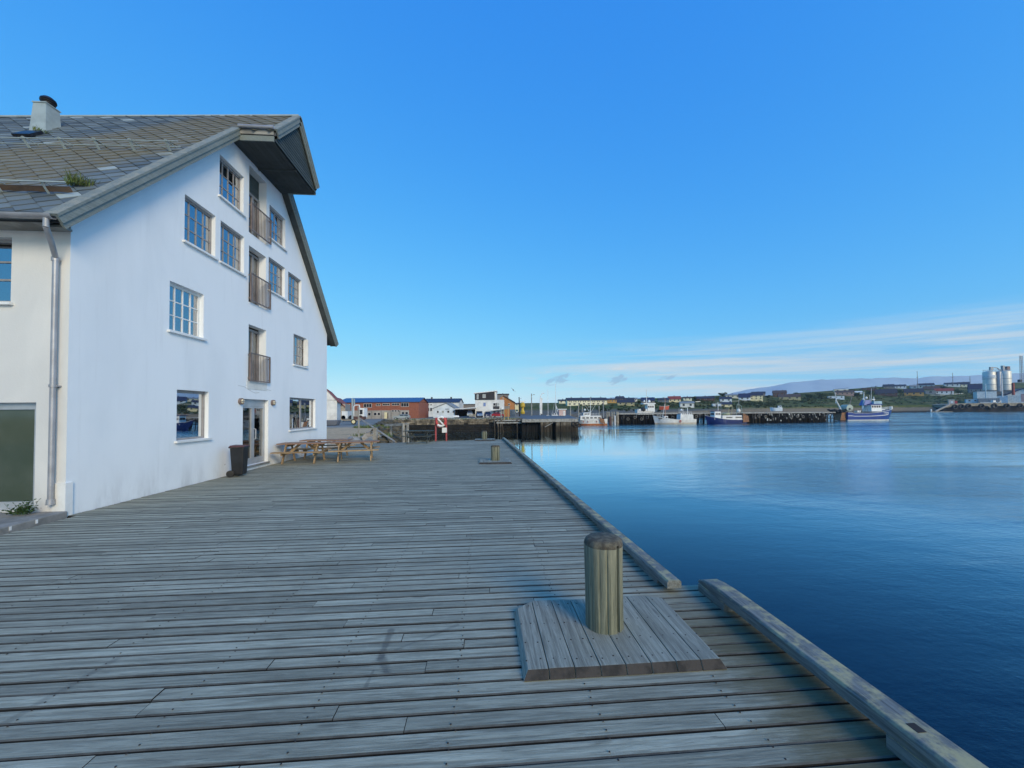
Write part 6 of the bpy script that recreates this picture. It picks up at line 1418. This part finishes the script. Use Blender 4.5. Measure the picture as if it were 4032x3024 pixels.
hh('small ochre house at the right end of the row house', 2392, 2430, 1587, 1574, 1569, 'ochre', 'brownroof', 3)
hh('narrow navy-roofed tower-like house right of the ochre house', 2432, 2460, 1583, 1569, 1560, 'navyroof', 'darkroof', 1)
hh('low roofs behind the pale bungalow', 2458, 2497, 1583, 1572, 1566, 'greyclad', 'darkroof', 2)
hh('pale bungalow with wide dark roof below the navy-roofed house', 2432, 2498, 1597, 1584, 1574, 'olive', 'darkroof', 3)
hh('small bright white house beside the pale bungalow', 2497, 2509, 1581, 1571, 1566, 'white', 'greyroof', 1, chim=0)
hh('blue-roofed grey house behind the white workboat', 2527, 2577, 1591, 1577, 1565, 'greyclad', 'navyroof', 2)
hh('low dark-roofed house left of the red-roofed house', 2592, 2634, 1583, 1574, 1567, 'slateblue', 'darkroof', 2)
hh('cream house with bright red roof on the hillside', 2633, 2680, 1584, 1571, 1560, 'yellowwall', 'redroof', 3)
hh('cream house with brownish roof behind the grey garage', 2692, 2724, 1577, 1567, 1562, 'cream', 'brownroof', 2)
hh('large pale grey garage with light roof near the shore', 2679, 2733, 1607, 1587, 1581, 'offwhite', 'greyroof', 2, chim=0, depth=9, cat='garage', name='garage')
hh('dark-roofed houses hidden among the bushes', 2745, 2812, 1578, 1568, 1560, 'darkbrown', 'darkroof', 3)
hh('white house with dark roof above the blue and white boat', 2836, 2881, 1583, 1570, 1562, 'paleblue', 'darkroof', 2)
hh('greenish white boat shed by the shore', 2807, 2840, 1603, 1590, 1585, 'paleblue', 'greyroof', 1, kind='f')
hh('low yellow-white shed with dark roof below the white house', 2841, 2881, 1602, 1592, 1584, 'yellowwall', 'darkroof', 2, chim=0)
hh('long white house on the ridge line left of the yellow block', 2859, 2912, 1567, 1556, 1551, 'cream', 'greyroof', 3)
hh('white house with navy roof left of the tall yellow house', 2912, 2954, 1576, 1564, 1549, 'paleblue', 'navyroof', 2)
hh('tall pale yellow house with dark roof', 2953, 3003, 1579, 1557, 1546, 'yellowwall', 'darkroof', 3, rows=2, depth=10)
hh('dark-roofed house behind the tall yellow house', 2962, 3013, 1566, 1549, 1542, 'greyclad', 'darkroof', 2, dd=30)
hh('brown two-storey house on the crest', 3046, 3097, 1563, 1546, 1537, 'darkbrown', 'brownroof', 3, chim=2)
hh('long olive bungalow below the brown house', 3068, 3151, 1575, 1562, 1552, 'olive', 'brownroof', 3)
hh('cream house with flat black roof on the crest', 3286, 3339, 1546, 1533, 1528, 'cream', 'darkroof', 2, kind='f')
hh('long pinkish brown house above the trawler stern', 3292, 3361, 1557, 1544, 1537, 'pinkclad', 'brownroof', 4)
hh('low whitish shed with slanting roof on the slope behind the trawler', 3262, 3323, 1571, 1560, 1556, 'paleblue', 'greyroof', 3, kind='f', cat='shed', name='shed')
hh('tiny white cabin among the bushes right of the pinkish house', 3369, 3395, 1551, 1544, 1540, 'white', 'white', 1, chim=0)
hh('dark flat-roofed house on the skyline above the trawler', 3395, 3449, 1538, 1528, 1523, 'darkbrown', 'darkroof', 2, kind='f')
hh('black-roofed house with white window band on the skyline', 3481, 3521, 1530, 1520, 1513, 'greyclad', 'darkroof', 3)
hh('grey-white house next along the skyline', 3526, 3567, 1530, 1520, 1514, 'paleblue', 'darkroof', 3)
hh('dark brown house with wide black roof below the skyline', 3451, 3530, 1558, 1547, 1532, 'darkbrown', 'darkroof', 3)
hh('pale blue small house on the skyline', 3587, 3617, 1530, 1521, 1515, 'lightblue', 'greyroof', 1)
hh('light blue house with dark roof on the skyline', 3617, 3677, 1531, 1516, 1509, 'lightblue', 'darkroof', 3)
hh('ochre yellow house with dark hipped roof', 3563, 3635, 1559, 1544, 1530, 'ochre', 'darkroof', 3)
hh('grey-roofed house behind the white house with red roof', 3640, 3700, 1545, 1532, 1520, 'greyclad', 'brownroof', 2, dd=30)
hh('white house with red-brown roof right of the ochre house', 3684, 3753, 1554, 1539, 1529, 'white', 'redroof', 4)
hh('grey annex left of the white house with red-brown roof', 3646, 3684, 1553, 1538, 1534, 'greyroof', 'greyroof', 1, kind='f', cat='annex', name='annex')
hh('dark-roofed house with white wall on the right skyline', 3723, 3778, 1523, 1512, 1506, 'offwhite', 'darkroof', 3)
hh('cream house with black roof nearest the silos on the skyline', 3776, 3817, 1524, 1513, 1504, 'cream', 'darkroof', 3)
hh('blue-roofed house half hidden by bushes left of the silos', 3818, 3868, 1550, 1530, 1512, 'slateblue', 'navyroof', 3)
# upturned red boat hull on the grass
q = at(2616, 1609, 208); rb = thing('red_boat', 'orange-red boat hull lying on the grass behind the white boat', 'boat', q, R(-10))
pt, sh = hull(rb, 5.2, 1.9, 1.3, 1.6, sm('redhull', (0.5, 0.09, 0.04), .5), 'redhull', .3, stern=.5)
# small white boat on the bank
q = at(3055, 1615, 232); rb = thing('small_boat', 'small pale boat pulled up on the bank behind the pier', 'boat', q, R(160)); pt, sh = hull(rb, 6.5, 2.2, 1.3, 1.9, 'paleblue', 'paleblue', .3, stern=.7); house(rb, -2.8, -.9, 1.5, 1, 2.6, 'paleblue', 1)
# masts of the marina left of the orange-bottomed boat
q = at(2189, 1636, 150); sb = thing('motor_boat', 'small white cabin boat with a white mast behind the old dock', 'boat', (q.x, q.y, WL), R(-20))
pt, sh = hull(sb, 7, 2.6, 3.0, 3.4, 'whitehull', 'whitehull', .3); house(sb, -1.5, 1.8, 2.0, 2.9, 4.1, 'white', 3); MB().tube((0, 0, 4), (0, 0, 15.5), .12, .07, 6).tube((-3.1, 0, 3), (-3.1, 0, 13.5), .08, .06, 5).build('mast', 'white', sb, True)
MB().beam((0, 0, 11), (-1.3, 0, 4.2), .05, .05).beam((0, 0, 7), (1.0, 0, 4.2), .3, .3).build('rigging', 'white', sb, True)
for px_, tp, wh_ in ((2246, 1598, 'standing left of the orange-bottomed boat'), (2278, 1599, 'behind the bow of the orange-bottomed boat'), (2293, 1601, 'just left of the mast of the orange-bottomed boat'), (2359, 1598, 'behind the stern of the orange-bottomed boat')):
    q = at(px_, 1640, 160); tag(MB().tube((q.x, q.y, -2), (q.x, q.y, at(px_, tp, 160).z), .28, .22, 7).build('mooring_pile', 'greywood'), 'tall weathered mooring pile '+wh_, 'pile', 'tall mooring piles behind the orange-bottomed boat')

# ------------------------------------------------------------------ trees and bushes
def leafclump(mb, c, r, n, ls, rnd_, sq=.8):
    for i in range(n):
        d = Vector((rnd_.gauss(0, 1), rnd_.gauss(0, 1), rnd_.gauss(0, 1))).normalized()*r*(rnd_.random()**.4); d.z *= sq
        if d.z < -.45*r: continue
        u = Vector((rnd_.uniform(-1, 1), rnd_.uniform(-1, 1), rnd_.uniform(-1, 1))).normalized()*ls; w = u.cross(Vector((rnd_.uniform(-1, 1), rnd_.uniform(-1, 1), 1))).normalized()*ls*.8
        b0 = c+d; mb.add([b0-u, b0+w, b0+u, b0-w], [(0, 1, 2, 3)])
M['tree1'] = mk('tree_foliage', (0.022, 0.040, 0.012), (0.045, 0.068, 0.020), .3, .9, 0, var=.4); M['bushy'] = mk('bush_foliage', (0.026, 0.042, 0.012), (0.065, 0.075, 0.026), .2, .95, 0, var=.4)
TR = [('round dark tree between the garage and the hidden dark houses', 2734, 1575, 16, 13), ('tall dome-shaped tree on the crest above the white house', 2844, 1566, 30, 22), ('dark tree left of the brown two-storey house', 3022, 1570, 20, 15), ('large dark green tree right of the brown house', 3140, 1570, 34, 26), ('spreading tree between the olive bungalow and the whitish shed', 3190, 1573, 44, 24), ('dark tree beside the pinkish brown house', 3235, 1570, 40, 24), ('dark tree behind the trawler gantry', 3375, 1568, 36, 24), ('green tree left of the dark brown house', 3425, 1557, 30, 24), ('tree between the dark brown house and the ochre house', 3545, 1556, 24, 26), ('dark tree right of the white house with the red-brown roof', 3772, 1556, 28, 26), ('big dark tree left of the silos', 3830, 1562, 34, 22), ('bushy tree behind the pale bungalow', 2514, 1590, 14, 12), ('leafy tree left of the cream house with black roof', 3712, 1534, 22, 14), ('low tree above the tiny white cabin', 3355, 1545, 22, 12)]
for k, (lab_, px, base, w, h) in enumerate(TR):
    D = terr(px, tfor(px, base))[2]-6; q = at(px, base, D); s_ = D/FPX; tr_ = thing('tree', lab_, 'tree', q); rn = random.Random(k)
    mb = MB(); hw_, hh_ = w*s_/2, h*s_
    for i in range(9): leafclump(mb, Vector((rn.uniform(-.65, .65)*hw_, rn.uniform(-.6, .6)*hw_, hh_*rn.uniform(.35, .8))), hw_*rn.uniform(.3, .5), 60, .45, rn)
    mb.build('crown', 'tree1', tr_, True)
    tk = MB().tube((0, 0, -1), (.1, 0, hh_*.5), .3, .18, 7)
    for i in range(3): a_ = i*2.1; tk.tube((.08, 0, hh_*.35), (cos(a_)*hw_*.5, sin(a_)*hw_*.5, hh_*.7), .14, .06, 5)
    tk.build('trunk', 'darkwood', tr_, True)
bs = random.Random(21); mb = MB()
def scrub(px0, px1, y0, y1, n, r0=1.0, r1=2.6):
    for i in range(n):
        px = bs.uniform(px0, px1); py = bs.uniform(y0, y1); q = tpt(px, tfor(px, py)); leafclump(mb, q+Vector((0, 0, .3)), bs.uniform(r0, r1), 22, .5, bs, .7)
scrub(2905, 3050, 1580, 1600, 90, 1, 2.2); scrub(3020, 3290, 1565, 1592, 150, 1.2, 3.2); scrub(3150, 3290, 1550, 1572, 90, 1.5, 3.5); scrub(3360, 3600, 1540, 1572, 120, 1.5, 3.5); scrub(3600, 3870, 1530, 1575, 130, 1.5, 3.5); scrub(2735, 2830, 1566, 1582, 60, 1, 2.2); scrub(2500, 2740, 1580, 1600, 40, .6, 1.5); scrub(2600, 3500, 1600, 1612, 60, .5, 1.2); scrub(2250, 2600, 1590, 1622, 90, .4, 1.1); scrub(2600, 3050, 1585, 1606, 120, .6, 1.6); scrub(3300, 3850, 1560, 1592, 130, .8, 2.2); scrub(3400, 3860, 1522, 1545, 80, 1.2, 2.8)
tag(mb.build('scrub', 'bushy'), 'dark green scrub and bushes spread over the hillside between the houses', 'bushes', kind='stuff')

# roads and pale walls on the hill
def strip(name, label, pts, w, mat):
    mb = MB(); L_ = []
    for px, py in pts: q = tpt(px, tfor(px, py)); L_.append(q+Vector((0, 0, .35)))
    for a_, b_ in zip(L_, L_[1:]): mb.beam(a_, b_, w, .5)
    return tag(mb.build(name, mat), label, 'wall')
strip('retaining_wall', 'low pale wall below the white house with red-brown roof', [(3662, 1556), (3700, 1557), (3790, 1551)], 1.5, 'offwhite')
strip('retaining_wall', 'low pale wall right of the grey garage', [(2733, 1584), (2757, 1583)], 1.2, 'offwhite')
strip('retaining_wall', 'pale stone edge between the white house and the tall yellow house', [(2881, 1581), (2950, 1578)], 1.2, 'greywood')

# ------------------------------------------------------------------ right-hand quay with silos
qD = 424
qa, qb = at(3725, 1600, qD), at(4300, 1600, qD); dq = Vector((qb.x-qa.x, qb.y-qa.y, 0)).normalized(); nq = Vector((-dq.y, dq.x, 0)); QA = Vector((qa.x, qa.y, 0))
def QP(px, v, z): q = at(px, 1600, qD); return Vector((q.x, q.y, 0))+nq*v+Vector((0, 0, z))
def qz(px, py, D=qD): return at(px, py, D).z
cq = thing('concrete_quay', 'long concrete quay hung with big round tyres below the silos', 'quay', QA+Vector((0, 0, WL)))
zt_ = [(3725, qz(3725, 1593)), (3800, qz(3800, 1588)), (4300, qz(4300, 1584))]
sm('quayconcrete', (0.27, 0.235, 0.17), .9, (0.17, 0.15, 0.11), .3)
for a_, b_ in ((3725, 3800), (3800, 4050), (4050, 4300)):
    za, zb3 = interp(zt_, a_), interp(zt_, b_)
    MB().hexa([QP(a_, 0, za-3.2), QP(b_, 0, zb3-3.2), QP(b_, 60, zb3-3.2), QP(a_, 60, za-3.2), QP(a_, 0, za), QP(b_, 0, zb3), QP(b_, 60, zb3), QP(a_, 60, za)]).build('slab', 'quayconcrete', cq)
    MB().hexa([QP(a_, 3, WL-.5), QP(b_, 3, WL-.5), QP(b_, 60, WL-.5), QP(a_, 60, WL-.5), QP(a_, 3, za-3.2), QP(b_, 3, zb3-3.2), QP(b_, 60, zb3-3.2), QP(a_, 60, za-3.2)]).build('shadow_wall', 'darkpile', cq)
for px in (3757, 3782, 3810, 3862, 3912, 3961, 4013):
    c_ = QP(px, -.9, interp(zt_, px)-3.4); tm = MB().torus((0, 0, 0), 2.3, .75, 'y', 18, 8); tm.v = [Matrix.Rotation(atan2(dq.y, dq.x), 3, 'Z') @ v_+c_ for v_ in tm.v]; tm.build('tyre_fender', 'rubber', cq)
MB().prism([QP(3890, -.15, interp(zt_, 3890)-3.2), QP(3930, -.15, interp(zt_, 3930)-3.2), QP(3918, -.15, interp(zt_, 3910)-5.5), QP(3900, -.15, interp(zt_, 3910)-5.5)], nq*3).build('corbel', 'quayconcrete', cq)
# gangway and float
gw = thing('gangway', 'sloping pale gangway leading down to a floating jetty', 'gangway', QP(3670, -4, WL))
MB().beam(QP(3670, -3, WL+.8), QP(3735, -1, qz(3735, 1593)), 1.2, 1.6).build('bridge', 'greywood', gw); MB().beam(QP(3636, -5, WL+.3), QP(3724, -5, WL+.3), 3, .7).build('float', 'concrete', gw); MB().lathe([(.5, 0), (.8, 1), (.6, 2.2), (.1, 2.8)], QP(3646, -5, WL+.6), 8).build('buoy', 'offwhite', gw)
# red-white hut
def qb_(name, label, pxl, pxr, base, cat, dv=8): return Bld(name, label, cat, pxl, pxr, base, qD+dv)
b = qb_('harbour_hut', 'small pinkish white harbour hut with a red box beside it on the quay', 3737, 3758, 1592, 'hut'); b.walls(1575, 4, sm('hutpink', (0.62, 0.5, 0.42)), found=.5); b.flat(1574, 4, 'offwhite'); b.win(3744, 3752, 1580, 1587, glass_='white'); MB().box(b.X(3759), b.X(3768), 0, 3, 0, b.Z(1579)).build('red_box', 'red', b.t, True)
# silos
sm('silometal', (0.62, 0.60, 0.53), .5, (0.52, 0.51, 0.46), .25, .05, metal=.3); sm('silodark', (0.33, 0.34, 0.36), .5, metal=.4)
def silo(label, pxl, pxr, top, bot, D, mat='silometal'):
    a_, b_ = at(pxl, bot, D), at(pxr, bot, D); c = (a_+b_)/2; r = (b_-a_).length/2*cos(math.atan(((pxl+pxr)/2-2016)/FPX))**.8; zt = at((pxl+pxr)/2, top, D).z; zb4 = c.z; t_ = thing('silo', label, 'silo', (c.x, c.y, zb4)); h = zt-zb4
    MB().lathe([(r, 0), (r, h), (r*.96, h+r*.06), (r*.35, h+r*.30), (.05, h+r*.34)], (0, 0, 0), 40).build('drum', mat, t_, True, smooth=True)
    for f in (.0, .3, .62): MB().lathe([(r+.02, h*f), (r+.22, h*f+.05), (r+.22, h*f+.5), (r+.02, h*f+.55)], (0, 0, 0), 40).build('band', 'silodark', t_, True, smooth=True)
    rl = MB()
    for i in range(16): a0 = 2*pi*i/16; rl.tube((r*.9*cos(a0), r*.9*sin(a0), h), (r*.9*cos(a0), r*.9*sin(a0), h+2.6), .12, .12, 4)
    rl.torus((0, 0, h+2.6), r*.9, .12, 'z', 24, 4).build('top_railing', 'steelwhite', t_, True)
    return t_, c, r, h, zb4
sD = qD+24
t1, c1_, r1, h1, z1_ = silo('left metal silo with a pale band near its top', 3872, 3923, 1466, 1538, sD)
MB().lathe([(r1+.05, h1-7), (r1+.1, h1-6.9), (r1+.1, h1-3.6), (r1+.05, h1-3.5)], (0, 0, 0), 40).build('name_band', 'steelwhite', t1, True, smooth=True)
MB().box(-r1*.45, r1*.25, -r1*.6, -r1*.3, h1+2, h1+6).build('elevator_head', 'silodark', t1, True)
t2, c2_, r2, h2, z2_ = silo('right metal silo with brown cap box on top', 3934, 3984, 1463, 1538, sD)
MB().box(r2*.1, r2*.85, -r2*.4, r2*.3, h2+1.2, h2+6).build('cap_box', sm('capbrown', (0.22, 0.14, 0.13)), t2, True); MB().box(-r2*.7, -r2*.2, -r2*.2, r2*.2, h2, h2+7).build('elevator_head', 'silodark', t2, True)
t3, c3_, r3, h3, z3_ = silo('narrow darker silo between the two big ones', 3924, 3946, 1464, 1542, sD-5, 'silodark')
qv = Vector((c1_.x, c1_.y, z1_+h1+3)); qw = Vector((c2_.x, c2_.y, z1_+h1+3)); mdv = (qv+qw)/2
pf = thing('filling_pipe', 'curved filling pipe arching between the silo tops', 'pipe', qv); MB().path([qv+Vector((0, 0, 0)), qv+(mdv-qv)*.5+Vector((0, 0, 2.5)), mdv+Vector((0, 0, 2.3)), qw+(mdv-qw)*.4+Vector((0, 0, -1.5))], .5, 8).build('pipe', 'silodark', pf)
for (px_, tp, bt, w_, mt_, lb) in ((3882, 1512, 1566, .7, 'lightblue', 'pale blue service column in front of the left silo'), (3947, 1470, 1552, .7, 'steelwhite', 'pale vertical pipe in front of the right silo'), (3990, 1508, 1545, 1.6, 'redroof', 'red ladder tower at the right silo')):
    a_ = at(px_, bt, sD-18); z_ = at(px_, tp, sD-18).z; tag(MB().box(a_.x-w_/2, a_.x+w_/2, a_.y-w_/2, a_.y+w_/2, a_.z-3, z_).build('service_column', mt_), lb, 'column')
b = qb_('silo_base_building', 'pale concrete base building under the left silo', 3851, 3921, 1568, 'building', 16); b.walls(1541, 18, 'offwhite', found=12); b.flat(1541, 18, 'greyroof', th=.4)
b = qb_('silo_annex', 'grey concrete block under the right silo', 3922, 3992, 1568, 'building', 19); b.walls(1540, 18, 'greyroof', found=12); b.flat(1540, 18, 'greyclad', th=.4)
b = qb_('quay_warehouse', 'white gable warehouse with dark blue roof at the right picture edge', 3966, 4095, 1582, 'warehouse', 5); b.walls(1556, 40, 'offwhite', found=3); b.gable_y(1556, 1531, 40, 'navyroof', 'offwhite', over=1.2, th=.8)
for i in range(20): MB().box(b.X(3969+i*6), b.X(3971+i*6), -.12, -.003, 0, b.Z(1557)).build('cladding_rib', 'steelwhite', b.t, True)
MB().box(b.X(4022), b.X(4038), -.15, -.005, 0, b.Z(1551)).build('door', sm('doorpink', (0.45, 0.3, 0.28)), b.t, True)
b = qb_('low_hall', 'pale blue low hall left of the white gable warehouse', 3922, 3966, 1580, 'building', 10); b.walls(1558, 26, sm('hallblue', (0.28, 0.42, 0.55)), found=3); b.flat(1558, 26, 'navyroof', top2=1553, th=.6)
b = qb_('container_row', 'row of long grey containers on the quay before the silos', 3856, 3933, 1583, 'containers', 3); b.walls(1568, 3, 'greyroof', found=0)
for i in range(11): MB().box(b.X(3858+i*7), b.X(3860+i*7), -.1, -.003, .3, b.Z(1569)).build('rib', 'greyclad', b.t, True)
q = at(3920, 1588, qD+1); tk_ = thing('quay_truck', 'white truck parked at the quay edge before the silos', 'truck', q, atan2(dq.y, dq.x)); MB().box(-4, 3, -1.2, 1.2, 1.0, 3.3).build('cargo_box', 'white', tk_, True); MB().box(3.1, 5, -1.1, 1.1, .8, 3.0).build('cab', 'white', tk_, True); MB().box(5.0, 5.03, -.9, .9, 1.9, 2.7).box(3.5, 4.7, -1.14, -1.1, 1.9, 2.7).build('window', 'farglass', tk_, True)
for x_ in (-3, -1.8, 4): MB().tube((x_, -1.25, .5), (x_, -.9, .5), .55, .55, 12).build('wheel', 'rubber', tk_, True)
b = qb_('blue_workshop', 'small pale blue workshop at the left end of the containers', 3806, 3856, 1584, 'building', 12); b.walls(1572, 6, 'lightblue', found=1); b.flat(1572, 6, 'greyclad', top2=1570); b.win(3815, 3822, 1575, 1580); b.win(3836, 3843, 1575, 1580)
# lattice mast
q = at(4024, 1502, 600); zt = at(4012, 1402, 600); lm = thing('lattice_mast', 'tall slim lattice mast on the hill at the right picture edge', 'mast', q)
H_ = zt.z-q.z; w_ = 1.3; mb = MB()
for sx in (-1, 1):
    for sy in (-1, 1): mb.beam((sx*w_, sy*w_, -2), (sx*w_*.8, sy*w_*.8, H_), .35, .35, (1, 0, 0))
n_ = 14
for i in range(n_):
    z0_, z1b = H_*i/n_, H_*(i+1)/n_; f0, f1 = w_*(1-.2*i/n_), w_*(1-.2*(i+1)/n_)
    for s in (-1, 1): mb.beam((-f0, s*f0, z0_), (f1, s*f1, z1b), .18, .18, (0, 1, 0)).beam((s*f0, -f0, z0_), (s*f1, f1, z1b), .18, .18, (1, 0, 0))
mb.build('lattice', sm('mastred', (0.35, 0.33, 0.33)), lm, True); MB().box(-2.4, 2.4, -.3, .3, H_, H_+1.0).build('antenna_bar', 'offwhite', lm, True); MB().box(-5.5, -1.8, -1.5, 1.5, -1, 3).build('equipment_hut', 'darkroof', lm, True)
for px, tp, bt, lb in ((3613, 1461, 1517, 'thin radio mast standing above the ochre house'), (3752, 1468, 1510, 'thin radio mast above the right skyline houses'), (3820, 1482, 1512, 'thin short radio mast left of the silos')):
    q = at(px, bt, 640); z_ = at(px, tp, 640).z; ms = thing('radio_mast', lb, 'mast', q); MB().tube((0, 0, -4), (0, 0, z_-q.z), .45, .3, 5).build('pole', 'greyclad', ms, True); MB().box(-1.2, 1.2, -.2, .2, (z_-q.z)*.55, (z_-q.z)*.58).build('crossarm', 'greyclad', ms, True)

# ------------------------------------------------------------------ haze
hm = bpy.data.materials.new('haze_air'); hm.use_nodes = True; ht = hm.node_tree; ht.nodes.clear()
pv = ht.nodes.new('ShaderNodeVolumePrincipled'); pv.inputs['Color'].default_value = (0.55, 0.77, 1.0, 1); pv.inputs['Density'].default_value = 0.00010; pv.inputs['Anisotropy'].default_value = 0.0
ho = ht.nodes.new('ShaderNodeOutputMaterial'); ht.links.new(pv.outputs[0], ho.inputs['Volume']); M['haze'] = hm
hz = MB().box(-3900, 3900, -700, 3900, -8, 520).build('haze', 'haze', local=True); hz['kind'] = 'stuff'; hz['label'] = 'thin blue summer haze over the fjord'
